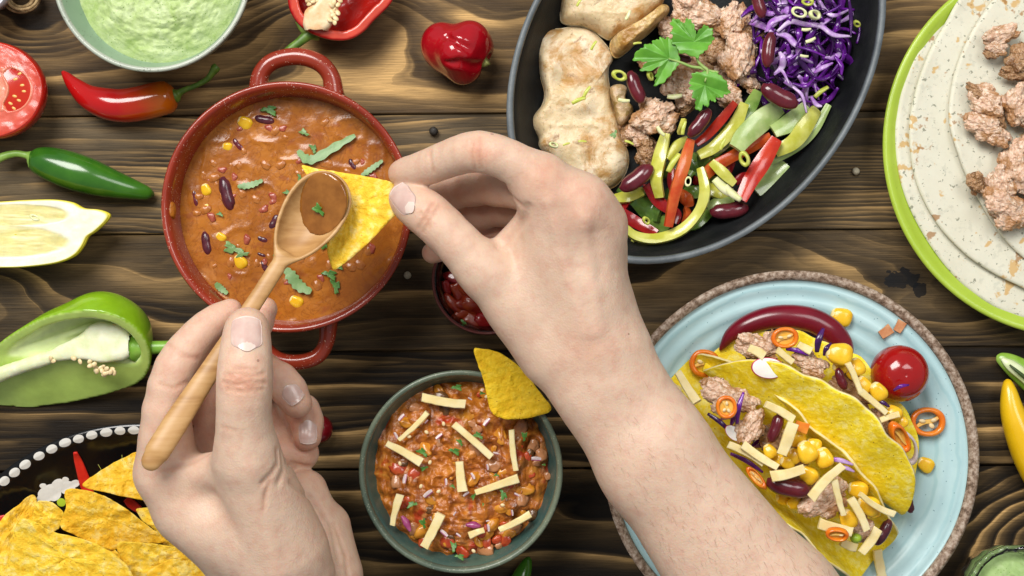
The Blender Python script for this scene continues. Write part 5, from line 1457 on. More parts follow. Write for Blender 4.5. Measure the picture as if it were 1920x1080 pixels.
# ------------------------------------------------------------------ tortillas on the lime plate
def tortmat():
    g = G('flour_tortilla'); v = g.co()
    b = g.ramp(g.noise(v, 24, 5, .6), [(0.3, (0.61, 0.585, 0.46)), (0.7, (0.70, 0.68, 0.56))])
    gr = g.ramp(g.noise(v, 210, 3, .6), [(0.58, 0.0), (0.66, .7)])
    b = g.mix(g.math('MULTIPLY', gr, .45), b, (0.42, 0.42, 0.34))
    sp = g.math('MULTIPLY', g.math('LESS_THAN', g.noise(v, 330, 3, .6), .355), .8)
    b = g.mix(sp, b, (0.20, 0.21, 0.15))
    tn = g.ramp(g.noise(v, 92, 3, .55), [(0.625, 0.0), (0.665, .85)])
    b = g.mix(tn, b, (0.58, 0.36, 0.12))
    t2 = g.ramp(g.noise(v, 100, 3, .55), [(0.66, 0.0), (0.70, .8)])
    b = g.mix(t2, b, (0.34, 0.16, 0.045))
    n = g.bump(g.noise(v, 60, 4, .6), .35, .0016)
    return g.end(b, .62, n, .25, .12, (.003, .002, .0015))
TORT = tortmat()
zt0 = .0175
for i, (P, lb) in enumerate((([(1676, 255), (1683, 190), (1698, 140), (1720, 90), (1752, 45), (1790, 5), (1830, -25), (1900, -60), (2020, -80), (2150, -50), (2260, 40), (2330, 200), (2310, 400), (2200, 540), (2050, 605), (1920, 598), (1840, 562), (1775, 505), (1718, 420), (1686, 340)], 'lowest flour tortilla of the stack, its edge nearest the lime rim'),
        ([(1702, 250), (1713, 175), (1737, 105), (1770, 45), (1800, -5), (1860, -50), (1960, -85), (2090, -80), (2220, 0), (2310, 150), (2320, 300), (2250, 450), (2100, 540), (1960, 552), (1900, 532), (1845, 503), (1800, 470), (1752, 415), (1716, 340)], 'middle flour tortilla of the stack'),
        ([(1777, 228), (1784, 155), (1805, 90), (1835, 35), (1870, -10), (1930, -50), (2040, -90), (2200, -60), (2320, 60), (2380, 220), (2340, 400), (2220, 510), (2060, 540), (1960, 510), (1900, 468), (1858, 418), (1820, 350), (1795, 295)], 'top flour tortilla, carrying mince'))):
    z = zt0 + .0030 * i
    O = pxo(closed_spline(P, 170), z)[::-1]
    cw = W(2020 + 20 * i, 240, z)[:2]
    f = lambda p, s, i=i: .0010 * fbm(np.c_[p * 16, np.full(len(p), i * 9.)], 3, i) + (.0016 + .0016 * fbm(np.c_[p * 45, np.full(len(p), i * 5.)], 2, 8)) * s ** 14
    mk('flour_tortilla', slab(O, cw, lambda p, s, z=z, f=f: z + .0022 + f(p, s) - .0012 * sstep(.985, 1, s), lambda p, s, z=z, f=f: z + f(p, s), 60, .8), TORT, None, lb, 'tortilla', 'stacked flour tortillas')
zm = zt0 + .012
for r in ((0, 1879, 66, 26, -30, (1.15, .8, .8), 0, 'uppermost pink mince lump on the tortilla'), (1, 1868, 92, 18, 0, (1, .7, .7), 0, 'mince crumb just below the uppermost lump'), (2, 1856, 103, 12, 20, (1.1, .6, .7), 1, 'tiny brown mince crumb under the uppermost lump'), (3, 1912, 110, 28, 80, (1, .8, .9), 2, 'golden chicken lump at the photo edge on the tortilla'), (0, 1905, 140, 22, 10, (1.2, .6, .7), 2, 'golden sliver below the golden chicken lump'),
          (1, 1833, 178, 20, 40, (1.25, .6, .9), 1, 'dark crisp mince crumb on the tortilla'), (2, 1850, 192, 34, 30, (1.05, .8, .9), 0, 'pink mince lump beside the dark crumb'), (3, 1842, 235, 30, 10, (1.1, .75, .8), 0, 'rounded mince lump below the dark crumb'), (0, 1868, 215, 24, 60, (1.2, .6, .9), 1, 'dark mince bits right of the dark crumb'), (1, 1865, 250, 30, 30, (1, .7, .8), 0, 'mince between the rounded lump and the photo edge'),
          (2, 1908, 195, 36, 90, (1.1, .85, 1), 0, 'large mince lump at the photo edge'), (3, 1940, 215, 40, 20, (1, 1, 1), 0, 'mince crumb at the edge beneath the large lump'), (0, 1830, 345, 20, 60, (1, .85, .8), 1, 'small tan mince crumb apart from the rest'), (1, 1905, 300, 36, 100, (1.05, .8, .9), 0, 'mince lump above the largest one'), (2, 1880, 345, 34, 80, (1.1, .85, .9), 0, 'mince under the photo edge right of the large lump'), (3, 1885, 390, 40, 20, (1.15, .8, .9), 0, 'largest mince lump, lowest on the tortilla'), (0, 1920, 405, 30, 0, (1, .8, .8), 0, 'mince joining the two lowest lumps'), (1, 1935, 340, 40, 0, (1, 1, .9), 0, 'mince at the edge beside the largest lump')):
    i, x, y, s, a, sq, br_, lb = r
    put('mince_lump', (CL_M, CL_B, CL_B)[br_][i], x, y, zm + .004, s * 1.18, a, (.25 * math.sin(x), .25 * math.cos(y)), sq, label=lb, cat='meat', group='mince lumps on the top tortilla')
# ------------------------------------------------------------------ bits floating in the red pot
def s4(x, y): return 240 + x / 1.742, 80 + y / 1.742
zs = ps + .0012
for i, (x, y, s, a, lb) in enumerate(((462, 220, 19, 10, 'cilantro leaf at the top of the soup beside the corn'), (575, 293, 12, 30, 'small pale cilantro flake in the upper soup'), (340, 672, 22, 20, 'broad cilantro leaf at the lower left of the soup'), (372, 690, 15, -5, 'pointed tip of the broad cilantro leaf'),
        (660, 757, 18, 20, 'dark curly cilantro above the chip corner in the soup'), (678, 795, 17, 70, 'dark curly cilantro leaf low in the soup'), (562, 446, 12, 80, 'dark cilantro tip just above the chip'), (520, 490, 10, 20, 'tiny dark cilantro bit left of the spoon'), (640, 660, 12, 80, 'cilantro bit under the edge of the chip'), (300, 560, 8, 20, 'tiny cilantro bit left of the spoon'),
        (692, 735, 8, 0, 'tiny cilantro speck near the chip corner'), (605, 345, 12, 60, 'small cilantro bit near the long strip'), (485, 693, 8, 0, 'tiny cilantro bit by the spoon neck'))):
    px, py = s4(x, y)
    put('herb_leaf', (LEAFP if 'pale' in lb or 'broad' in lb or 'pointed' in lb else LEAFS)[i % 2], px, py, zs + .0006, s, a, (0, 0), (1, .8, .7), label=lb, cat='herb', group='cilantro floating on the soup')
for pts, w, lb in (([(555, 352), (580, 378), (612, 378), (680, 338), (742, 303)], 13, 'long pale cilantro strip in the upper soup'), ([(515, 738), (535, 765), (560, 795), (598, 815)], 16, 'short pale cilantro strip right of the spoon neck'), ([(762, 435), (795, 412), (832, 385)], 8, 'thin cilantro strip near the pot wall'), ([(358, 470), (400, 465), (440, 450)], 9, 'thin dark cilantro strip left of the spoon'), ([(286, 785), (300, 800), (325, 820)], 9, 'cilantro strip against the lower pot wall')):
    P = [W(*s4(a, b), zs + .0010 + .0004 * math.sin(a)) for a, b in pts]
    P = list(spline(np.array(P), 13)); ww = [L(w * 1.35, zs) * (.45 + .55 * min(1, 4 * t, 3 * (1 - t) + .1)) * (1.12 if q % 2 else .82) for q, t in enumerate(np.linspace(0, 1, 13))]
    mk('herb_strip', ribbon(P, ww, .0005, 60, (.05, .35), .03), HERBPALE, None, lb, 'herb', 'cilantro floating on the soup', sharp=40)
for x, y, s, a, lb in ((382, 262, 15, 30, 'bright corn kernel at the top of the soup'), (304, 636, 11, 40, 'corn kernel at the left of the soup'), (368, 715, 15, 60, 'half sunk corn kernel below the broad leaf'), (550, 846, 14, 30, 'corn kernel near the bottom of the soup'), (325, 340, 10, 10, 'sunken corn kernel in the upper left soup'), (258, 540, 8, 80, 'small sunken corn bit near the left pot wall'), (255, 480, 12, 70, 'pale sunken corn kernel near the left pot wall')):
    put('corn_kernel', KERNEL, *s4(x, y), zs - .0018, s, a, (.3, .2), (1, 1, .8), label=lb, cat='corn', group='corn kernels in the soup')
for x, y, s, a, k, lb in ((325, 492, 66, 75, 1, 'big split purple bean left of the spoon'), (258, 655, 46, 80, 1, 'wrinkled bean at the left of the soup'), (222, 505, 44, 80, 0, 'reddish bean against the left pot wall'), (478, 586, 36, -60, 1, 'bean half hidden by the spoon'), (735, 398, 26, 60, 1, 'round dark bean near the right pot wall'), (648, 395, 22, 70, 1, 'small dark bean under the chip edge'), (440, 640, 26, 20, 1, 'small bean beside the spoon'), (446, 250, 40, 10, 1, 'bean under the top cilantro leaf'), (362, 332, 36, 50, 0, 'sunken red bean in the upper left soup'), (480, 340, 36, 30, 0, 'sunken red bean in the upper middle soup'), (600, 328, 14, 0, 1, 'tiny dark bean piece in the upper soup'), (437, 692, 20, 20, 1, 'bean bit by the spoon neck'), (718, 760, 22, 30, 0, 'red bean bit near the lower right of the soup'), (448, 730, 26, 60, 1, 'bean against the spoon handle')):
    bean(*s4(x, y), zs - .0034 if k == 0 else zs - .0022, s, a, lb, 'beans in the soup', BEAND_ME if k else BEAN_ME)
def rough_bit(seed):
    V, F = ico(3)
    V = V * (1 + .30 * fbm(V * 1.5 + seed, 2, seed) + .16 * billow(V * 2.6, 2, seed))[:, None]
    return V * np.array([1, .7, .5]), F
# scattered little sunken lumps of vegetable
r_ = np.random.RandomState(9)
LUMP = mesh('vegetable_bit', *rough_bit(1), M_('stewed_vegetable', (0.36, 0.11, 0.016), (0.46, 0.18, 0.045), 200, .25, .2, 300, u=.004))
LUMPR = mesh('vegetable_bit', *rough_bit(2), M_('stewed_tomato', (0.30, 0.05, 0.03), (0.40, 0.11, 0.06), 200, .25, .2, 300, u=.004))
for i in range(95):
    a = r_.uniform(0, 2 * PI); d = math.sqrt(r_.uniform(0, 1)) * 182
    put('vegetable_bit', LUMP if i % 3 else LUMPR, 548 + d * math.cos(a), 392 + d * math.sin(a), zs - .0016, r_.uniform(4, 12), r_.uniform(0, 180), (0, 0), (1, 1, .8), label='small sunken vegetable lump breaking the soup surface', cat='vegetable', group='vegetable bits in the soup')
# in the spoon
put('herb_leaf', LEAFS[2], 597, 393, bz - .0026, 16, 45, (0, 0), (1, .8, .7), label='dark cilantro bit on the spoonful of soup', cat='herb')

# chip held over the spoon
polychip([(565, 311), (600, 317), (660, 326), (735, 342), (747, 368), (747, 394), (725, 420), (680, 465), (640, 498), (622, 502), (612, 450), (622, 400), (590, 345)], (660, 390), .1150, (.15, .0), .9, 1.0, .0015, CHIP, .0010, 140, 3, label='yellow tortilla chip pinched by the right hand behind the spoon', cat='chip')

# ------------------------------------------------------------------ toppings of the chunky chilli
def s8(x, y): return 640 + x / 2.348, 620 + y / 2.348
zc_ = .0545
CS = (((355, 292), (546, 322), 38, 'thick cheese stick at the top of the chilli'), ((254, 480), (380, 360), 22, 'slanting cheese stick at the upper left of the chilli'), ((200, 495), (354, 580), 34, 'cheese stick at the left of the chilli'), ((495, 410), (660, 555), 30, 'long slanting cheese stick right of centre'), ((520, 575), (535, 706), 40, 'short upright cheese stick in the centre'), ((750, 435), (770, 616), 25, 'upright curved cheese stick at the right'), ((590, 712), (780, 648), 32, 'cheese stick right of centre, rising to the right'), ((260, 720), (226, 855), 30, 'upright cheese stick at the lower left'), ((440, 805), (365, 950), 40, 'slanting cheese stick at the bottom'), ((695, 875), (832, 805), 28, 'cheese stick at the lower right'), ((563, 900), (630, 876), 27, 'shortest cheese stick near the bottom'))
for (x0, y0), (x1, y1), w, lb in CS:
    stick(*s8(x0, y0), *s8(x1, y1), w / 2.348, zc_ + RNG.uniform(-.0006, .0008), zc_ + RNG.uniform(-.0006, .001), .0026, RNG.uniform(-.03, .03), label=lb, cat='cheese', group='cheese sticks on the chilli')
for i, (x, y, s, a, k) in enumerate(((265, 382, 18, -50, 0), (430, 465, 17, -40, 0), (640, 402, 20, -50, 1), (643, 600, 13, 80, 0), (858, 565, 22, 5, 0), (578, 640, 15, 60, 1), (460, 665, 14, 85, 0), (382, 718, 24, -40, 0), (280, 652, 20, -80, 1), (772, 722, 12, 30, 0), (752, 802, 13, 80, 0), (515, 900, 12, 35, 0), (646, 868, 16, 80, 1), (452, 892, 20, 40, 1), (566, 300, 10, 30, 0), (240, 462, 16, 60, 1), (500, 805, 10, -60, 1), (645, 838, 8, -10, 1), (375, 400, 10, -50, 1), (550, 720, 16, -40, 1), (680, 540, 12, 10, 1))):
    put('onion_piece', OND[0], *s8(x, y), zc_ - .0002, s / 2.348 * 1.0, a, (RNG.uniform(-.5, .5), RNG.uniform(-.3, .3)), (1, .9, .6), label='chopped onion piece with violet edge on the chunky chilli', cat='onion', group='chopped onion on the chilli')
for i, (x, y, s, a) in enumerate(((285, 850, 24, 60), (580, 858, 20, 5))):
    P = [W(*s8(x - s * math.cos(math.radians(a)) * 1.6, y - s * math.sin(math.radians(a)) * 1.6), zc_ + .0004), W(*s8(x + 3, y - 4), zc_ + .0012), W(*s8(x + s * math.cos(math.radians(a)) * 1.6, y + s * math.sin(math.radians(a)) * 1.6), zc_ + .0004)]
    mk('onion_sliver', ribbon(P, [.0015, .0042, .0015], .0012, 14, (.3, .5), .2), M_('violet_onion', (0.26, 0.03, 0.12), (0.40, 0.09, 0.22), 150, .25), None, ('violet onion sliver at the lower left of the chilli', 'dark red pepper sliver near the bottom of the chilli')[i], 'onion')
for i, (x, y, s, a) in enumerate(((510, 250, 26, 5), (356, 535, 28, 30), (364, 606, 19, -20), (522, 490, 20, 50), (500, 530, 28, 20), (600, 462, 26, 15), (806, 465, 24, 90), (490, 685, 14, 30), (712, 722, 28, 70), (310, 765, 26, -20), (360, 848, 26, 70), (494, 950, 26, 80), (522, 995, 24, 15), (682, 636, 13, 0), (620, 275, 14, 10), (582, 730, 18, -60), (892, 590, 10, 0), (624, 765, 9, 90))):
    put('herb_leaf', LEAFS[i % 4], *s8(x, y), zc_ + .0004, s / 2.348 * 1.15, a, (RNG.uniform(-.25, .25), RNG.uniform(-.2, .2)), (1, .75, .8), label='chopped cilantro bit on the chunky chilli in the teal bowl', cat='herb', group='cilantro on the chilli')
r_ = np.random.RandomState(19)
CHB = [mesh('vegetable_bit', *rough_bit(len(n)), M_('stewed_' + n, a, b, 150, .25, .3, 260, .0008, coat=.2, u=.004)) for n, a, b in (('orange_pepper', (0.54, 0.19, 0.012), (0.64, 0.29, 0.03)), ('tomato_piece', (0.40, 0.04, 0.012), (0.52, 0.09, 0.02)), ('onion_piece', (0.40, 0.16, 0.06), (0.50, 0.23, 0.10)), ('aubergine_piece', (0.10, 0.045, 0.014), (0.20, 0.09, 0.03)))]
for i in range(110):
    a = r_.uniform(0, 2 * PI); d = math.sqrt(r_.uniform(0, 1)) * 158
    kk = int(r_.uniform(0, 3.4))
    put('vegetable_bit', CHB[kk], 869 + d * math.cos(a), 882 + d * math.sin(a), .0493 - .004 * (d / 158) ** 4, r_.uniform(6, 17), r_.uniform(0, 180), (r_.uniform(-.4, .4), r_.uniform(-.4, .4)), (1, 1, .8), label=('orange pepper', 'red tomato', 'pinkish onion', 'brown aubergine')[kk] + ' chunk stewed in the chilli of the teal bowl', cat='vegetable', group='vegetable chunks in the chilli')
for i, (x, y) in enumerate(((298, 466), (375, 447), (258, 585), (390, 580), (428, 708), (710, 768), (582, 970), (450, 410), (350, 685), (640, 290))):
    put('seed', SEEDME, *s8(x, y), zc_ + .0004, 4.6, i * 37, (0, 0), label='pale seed on the chunky chilli', cat='seed', group='seeds on the chilli')
polychip([(889, 655), (905, 654), (938, 662), (976, 690), (1010, 732), (1034, 766), (1008, 780), (975, 786), (940, 784), (920, 770), (908, 720), (897, 685)], (955, 725), .0660, (-.12, -.12), .8, .6, .0015, CHIPDEEP, .0008, 120, 8, label='golden tortilla chip standing in the chilli of the teal bowl', cat='chip')

# chopped tomato in the small glass bowl under the hand
TOMC = M_('shaded_chopped_tomato', (0.20, 0.012, 0.006), (0.32, 0.045, 0.010), 120, .22, .2, 260)  # darkened red carries the shade of the hand above
for i, (x, y, s, a, sq, m) in enumerate(((858, 545, 20, 60, (1, .6, .7), 0), (850, 570, 20, 40, (1.2, .5, .7), 0), (872, 575, 22, 20, (1.2, .6, .7), 0), (868, 590, 18, -30, (1.1, .7, .6), 0), (885, 600, 20, 30, (1, .7, .6), 0), (838, 540, 16, 70, (1, .5, .6), 1), (848, 520, 18, 20, (1, .6, .6), 1), (895, 570, 26, 10, (1.2, .8, .7), 0), (880, 540, 28, 40, (1.2, .8, .7), 0), (910, 600, 22, 10, (1, .7, .7), 1), (870, 505, 24, 10, (1, .8, .7), 0), (905, 530, 30, 0, (1, 1, .7), 0))):
    V, F = ico(3)
    V = np.sign(V) * np.abs(V) ** .7
    V = V * (1 + .28 * fbm(V * 1.3 + i, 3, i))[:, None] * np.array(sq)
    mk('tomato_piece', xf((V, F), W(x, y, .018), (RNG.uniform(-.4, .4), RNG.uniform(-.4, .4), -math.radians(a)), L(s, .018)), (TOMC, PM['k'])[m], None, ('chopped red tomato piece in the small glass bowl', 'dark red pepper piece in the small glass bowl')[m], ('tomato', 'pepper')[m], ('chopped tomato in the glass bowl', 'pepper pieces in the glass bowl')[m])  # pepper pieces take a dark material for the same shade
put('herb_leaf', LEAFS[0], 869, 606, .027, 9, 70, (.3, 0), label='green herb bit in the small glass bowl', cat='herb')

# ------------------------------------------------------------------ chips heaped on the black plate
def c3(P): return [(a / 3, 720 + b / 3) for a, b in P]
CHIPB = chipmat('orange_tortilla_chip', (0.78, 0.38, 0.006), (0.90, 0.55, 0.03), (0.96, 0.77, 0.24))
CH = (([(0, 770), (100, 682), (172, 626), (206, 650), (190, 745), (105, 850), (40, 1000), (-40, 1120), (-120, 1000)], (20, 990), .026, (-.25, .1), 1.0, 'chip on edge at the far left of the heap'),
      ([(212, 652), (290, 660), (362, 722), (335, 812), (260, 860), (190, 830), (168, 770)], (88, 965), .022, (.1, -.1), .8, 'small chip between the left one and the large ones'),
      ([(465, 572), (560, 492), (700, 412), (800, 380), (950, 420), (960, 600), (850, 655), (740, 642), (600, 612)], (240, 895), .023, (.0, .12), 1.2, 'chip partly under the left hand, nearest the red stroke'),
      ([(760, 702), (850, 690), (950, 770), (1015, 855), (930, 868), (800, 768)], (300, 980), .021, (.1, .1), .8, 'narrow chip under the hand right of the big curled one'),
      ([(910, 878), (1040, 868), (1100, 915), (1060, 990), (930, 960)], (335, 1022), .022, (0, .1), .6, 'little chip corner beside the wrist'),
      ([(366, 600), (440, 590), (560, 618), (680, 682), (800, 772), (935, 885), (780, 900), (600, 930), (420, 850), (340, 800), (370, 690)], (200, 975), .034, (-.05, -.12), 2.2, 'large curled chip in the middle of the heap'),
      ([(650, 905), (680, 885), (800, 890), (1100, 930), (1240, 1090), (1150, 1230), (820, 1220), (720, 1080)], (310, 1068), .038, (.0, -.1), 1.6, 'wide chip at the bottom edge beside the wrist'),
      ([(100, 772), (190, 772), (300, 830), (500, 882), (640, 952), (735, 1055), (730, 1160), (400, 1290), (20, 1240), (50, 960)], (125, 1045), .046, (.05, -.1), 1.4, 'largest front chip at the bottom left'),
      ([(820, 1060), (950, 980), (1100, 1000), (1260, 1120), (1200, 1260), (860, 1240)], (340, 1085), .046, (.05, 0), 1.2, 'chip at the bottom edge overlapping the wide one'),
      ([(-80, 1000), (40, 930), (90, 1000), (40, 1160), (-80, 1200)], (-5, 1065), .036, (.2, 0), 1.0, 'chip cropped by the left edge'),
      ([(450, 840), (620, 900), (760, 1060), (640, 1140), (480, 1000)], (200, 1045), .030, (.1, .1), 1.0, 'chip under the largest front chip'))
for i, (P, cc2, z, tl, cu, lb) in enumerate(CH):
    P = np.array(c3(P))
    polychip(P, (P.mean(0) * .5 + np.array(cc2) * .5), z, (tl[0] * 1.8, tl[1] * 1.8), cu * 2.2, .7 + i, .0016, (CHIP, CHIPB)[i in (0, 2, 5, 8, 10)], .0015, 120, 20 + i, label='tortilla ' + lb, cat='chip', group='tortilla chips on the black plate')
for x, y, a in ((187, 876, 60), (229, 859, 85)):
    put('spring_onion_strip', SC_STRIP[0], x, y, .03, 6, a, (0, 0), (1, .25, .5), label='thin green shred behind the chips on the black plate', cat='herb', group='green shreds on the black plate')

V, F = ico(3)
V = V * (1 + .25 * fbm(V * 1.8, 2, 4))[:, None] * np.array([.55, 1, .3])
mk('soup_splash', xf((V, F), W(322, 393, .066), (0, .9, .1), L(17, .066)), SOUP, None, 'orange splash of soup on the left inner wall of the red pot', 'soup')
# ------------------------------------------------------------------ two tacos on the turquoise plate
def taco(p0, p1, zsp, R, lean, gap, name, label, wav=0, top_out=1.0, seed=0, hgt=.058):
    """folded shell whose fold runs between photo pixels p0 and p1 at height zsp; lean (radians) tips the mouth to the upper right"""
    A, B = W(*p0, zsp), W(*p1, zsp)
    c = (A + B) / 2; ax = (B - A) / np.linalg.norm(B - A)
    pr_ = np.array([-ax[1], ax[0], 0.0])              # across the mouth, up-right in the picture
    up = np.cross(ax, pr_); up *= np.sign(up[2])
    hl = np.linalg.norm(B - A) / 2
    o = np.cos(lean) * up + np.sin(lean) * pr_        # way the mouth opens
    s = np.cos(lean) * pr_ - np.sin(lean) * up        # from the front wall to the back wall
    nu, nv = 90, 61
    us = np.sin(np.linspace(-1, 1, nu) * PI / 2 * .995)
    rb = gap * .5
    outer, th = [], .0014
    def sect(u, off):
        h = hgt * max(1e-3, (1 - abs(u) ** 2.3)) ** .55
        h *= 1 + .025 * math.sin(u * 9 + seed) + .015 * math.sin(u * 23 + seed * 2)
        rows = []
        for v in np.linspace(-1, 1, nv):
            d = abs(v) * (h + rb * .57); sg = np.sign(v)
            # quarter bend at the fold, then walls that splay a little
            rr = rb - off
            if d < rb * 1.25:
                t = d / rb
                y, z = rr * math.sin(t), rb - rr * math.cos(t)
            else:
                t = 1.25
                e = d - rb * 1.25
                y = rr * math.sin(t) + e * math.cos(t) * (1 - .25 * e / (h + 1e-6)); z = rb - rr * math.cos(t) + e * math.sin(t)
            y *= 1 + .05 * math.sin(u * 7 + sg * 2 + seed) * abs(v)
            w = .0010 * math.sin(u * 15 + sg * 1.7 + seed) * abs(v) ** 2
            rows.append(c + ax * (u * hl) + s * (sg * y + w) + o * z)
        return np.array(rows)
    O = [sect(u, 0) for u in us]; I = [sect(u, th) for u in us]
    nz = lambda P: P + .00045 * fbm(P * 260, 3, seed)[:, None] * (s + up) * .7 + .0006 * fbm(P * 90, 2, seed + 3)[:, None] * s
    Rg = [np.vstack([nz(a), nz(b)[::-1]]) for a, b in zip(O, I)]
    V, F = rings(Rg)
    n = 2 * nv
    mids = [1 if (len(f) == 4 and ({f[0] % n, f[1] % n} in ({nv - 1, nv}, {0, n - 1}))) else 0 for f in F]
    return mk(name, (V, F), [SHELL, SHELLEDGE], None, label, 'taco shell', mids=mids)
taco((1318, 690), (1688, 958), .022, 0, math.radians(60), .030, 'taco_shell', 'upper filled taco shell leaning on its side towards the cherry tomato', seed=1, hgt=.056)
taco((1272, 694), (1640, 1046), .012, 0, math.radians(4), .040, 'taco_shell', 'lower filled taco shell standing open beside the forearm', seed=4, hgt=.046)

def tk(px, py, z, s, a, lb, group, tilt=(0, 0), sq=(1, 1, 1)):
    return put('corn_kernel', KERNEL, px, py, z, s, a, tilt, sq, label=lb, cat='corn', group=group)
G1, G2 = 'filling of the upper taco', 'filling of the lower taco'
# bed of dark cabbage under the fillings
r_ = np.random.RandomState(31)
for k in range(70):
    up_ = k % 2
    t = r_.uniform(.06, .94)
    if up_: x, y, z = 1385 + 300 * t, 665 + 190 * t - 30 * math.sin(PI * t), .040
    else: x, y, z = 1345 + 280 * t, 760 + 240 * t, .040
    a = r_.uniform(0, PI); ln = r_.uniform(16, 34)
    P = [W(x + math.cos(a) * ln * q, y + math.sin(a) * ln * q * .8, z + r_.uniform(-.003, .004)) for q in (-.6, 0, .6)]
    mk('cabbage_shred', ribbon(P, [.0018, .0032, .0016], .0011, 12, (r_.uniform(-.8, .8), r_.uniform(-.8, .8)), .1), CABB[k % 2] if k % 5 else CABBW, None, 'shred of red cabbage inside the %s taco' % ('upper' if up_ else 'lower'), 'cabbage', 'red cabbage in the %s taco' % ('upper' if up_ else 'lower'))
for x, y, z, ln, a, w, g_, lb in ((1538, 638, .056, 46, -75, 13, G1, 'dark cabbage shred curling over the upper taco rim'), (1495, 660, .053, 44, 15, 9, G1, 'violet cabbage shred behind the upper taco cheese'), (1552, 655, .055, 26, -60, 9, G1, 'dark cabbage loop beside the big corn kernel'), (1690, 727, .054, 30, -20, 7, G1, 'cabbage tip pointing at the cherry tomato'), (1655, 758, .052, 26, 20, 8, G1, 'dark cabbage shred low in the upper taco'),
        (1388, 765, .060, 60, -78, 10, G2, 'upright violet cabbage shred by the lower orange ring'), (1350, 795, .050, 60, 40, 9, G2, 'dark cabbage shred at the forearm edge'), (1400, 868, .050, 70, 30, 9, G2, 'violet cabbage shreds near the forearm'), (1575, 866, .060, 50, 12, 9, G2, 'pale violet cabbage shred on the lower taco corn'), (1585, 880, .057, 34, 15, 8, G2, 'dark cabbage shred under the pale one')):
    c_, s_ = math.cos(math.radians(a)), math.sin(math.radians(a))
    P = [W(x - c_ * ln / 2, y - s_ * ln / 2, z - .002), W(x + 3 * s_, y - 3 * c_, z + .001), W(x + c_ * ln / 2, y + s_ * ln / 2, z - .001)]
    mk('cabbage_shred', ribbon(P, [L(w * .6, z), L(w, z), L(w * .4, z)], .0011, 16, (-.3, .5), .12), CABBW if 'pale' in lb else CABB[1] if 'dark' in lb else CABB[0], None, lb, 'cabbage', g_)

def meat(i, x, y, z, s, a, sq, lb, g_, br=0):
    put('mince_lump', (CL_M, CL_B)[br][i], x, y, z, s, a, (0, 0), sq, label=lb, cat='meat', group=g_)
meat(0, 1422, 652, .046, 40, 10, (1.1, .7, .8), 'pink mince lump at the near end of the upper taco', G1); meat(2, 1442, 648, .044, 30, 80, (1, .8, .8), 'mince under the orange ring of the upper taco', G1); meat(1, 1518, 682, .047, 32, 20, (1.15, .75, .8), 'pink mince lump in the middle of the upper taco', G1)
meat(0, 1600, 735, .040, 40, 30, (1.2, .7, .6), 'mince under the long cheese stick of the upper taco', G1, 1); meat(3, 1660, 800, .040, 34, 40, (1.2, .7, .6), 'mince at the far end of the upper taco', G1, 1)
meat(3, 1352, 742, .050, 42, 20, (1.1, .75, .8), 'mince lump at the near end of the lower taco', G2); meat(1, 1395, 752, .049, 28, 20, (1.1, .75, .8), 'mince behind the upright cabbage shred', G2); meat(2, 1408, 798, .054, 38, -70, (1.1, .7, .8), 'pale mince lump beside the dark bean', G2)
meat(1, 1540, 940, .053, 42, -30, (1.1, .85, .8), 'browned mince lump under crossed cheese sticks', G2); meat(0, 1565, 912, .052, 30, 10, (.9, .9, .8), 'pink top of the browned mince lump', G2); meat(2, 1620, 990, .046, 30, 10, (1, .9, .7), 'mince at the far end of the lower taco', G2); meat(3, 1470, 850, .042, 40, 40, (1.6, .9, .6), 'mince hidden under the corn of the lower taco', G2, 1)

for x, y, s, z, a, g_, lb in ((1573, 664, 26, .058, 10, G1, 'largest corn kernel, on the upper taco'), (1575, 688, 15, .052, 0, G1, 'corn kernel above the bean in the upper taco'), (1606, 688, 18, .052, 70, G1, 'corn kernel behind the long cheese stick'), (1618, 722, 18, .053, 60, G1, 'corn kernel right of the long cheese stick'), (1646, 734, 19, .055, 55, G1, 'plump corn kernel near the cherry tomato'), (1675, 774, 17, .050, 40, G1, 'corn kernel towards the far end of the upper taco'), (1598, 700, 14, .050, 30, G1, 'half hidden corn kernel in the upper taco'), (1690, 790, 14, .048, 60, G1, 'last corn kernel of the upper taco'),
        (1443, 846, 15, .062, 60, G2, 'round corn kernel left of the corn pile'), (1512, 847, 22, .067, 60, G2, 'corn kernel on top of the lower taco pile'), (1545, 858, 20, .064, 70, G2, 'round corn kernel right of the pile top'), (1489, 855, 16, .060, 60, G2, 'corn kernel left of the pile top'), (1476, 868, 15, .060, 20, G2, 'pale corn kernel behind a cheese stick'), (1526, 834, 15, .060, 20, G2, 'corn kernel behind the pile top'), (1494, 824, 18, .058, -20, G2, 'corn kernel near the small orange piece'), (1515, 890, 20, .063, 40, G2, 'corn kernel right of the level cheese stick'), (1457, 862, 14, .057, 10, G2, 'corn kernel under the left cheese stick'),
        (1490, 942, 15, .055, -30, G2, 'corn kernel below the large bean'), (1468, 934, 15, .050, 10, G2, 'corn kernel tucked against the front rim'), (1590, 973, 20, .060, 60, G2, 'corn kernel between two cheese sticks'), (1628, 948, 22, .056, 20, G2, 'large corn kernel near the back wall'), (1608, 918, 20, .050, 10, G2, 'corn kernel lying on the back wall'), (1640, 960, 12, .055, 80, G2, 'pale corn kernel tip near the back wall')):
    tk(x, y, z - .004, s, a, lb, g_, (RNG.uniform(-.3, .3), RNG.uniform(-.3, .3)))
bean(1578, 710, .052, 42, 70, 'brown red bean beside the long cheese stick', G1); bean(1453, 802, .060, 60, -70, 'dark bean beside the pale mince in the lower taco', G2); bean(1479, 911, .060, 84, 12, 'large dark kidney bean in the lower taco', G2); bean(1655, 998, .040, 54, -60, 'black bean end at the far mouth of the lower taco', G2, BEAND_ME); bean(1706, 945, .026, 34, 80, 'dark bean end under the upper taco', G1, BEAND_ME)

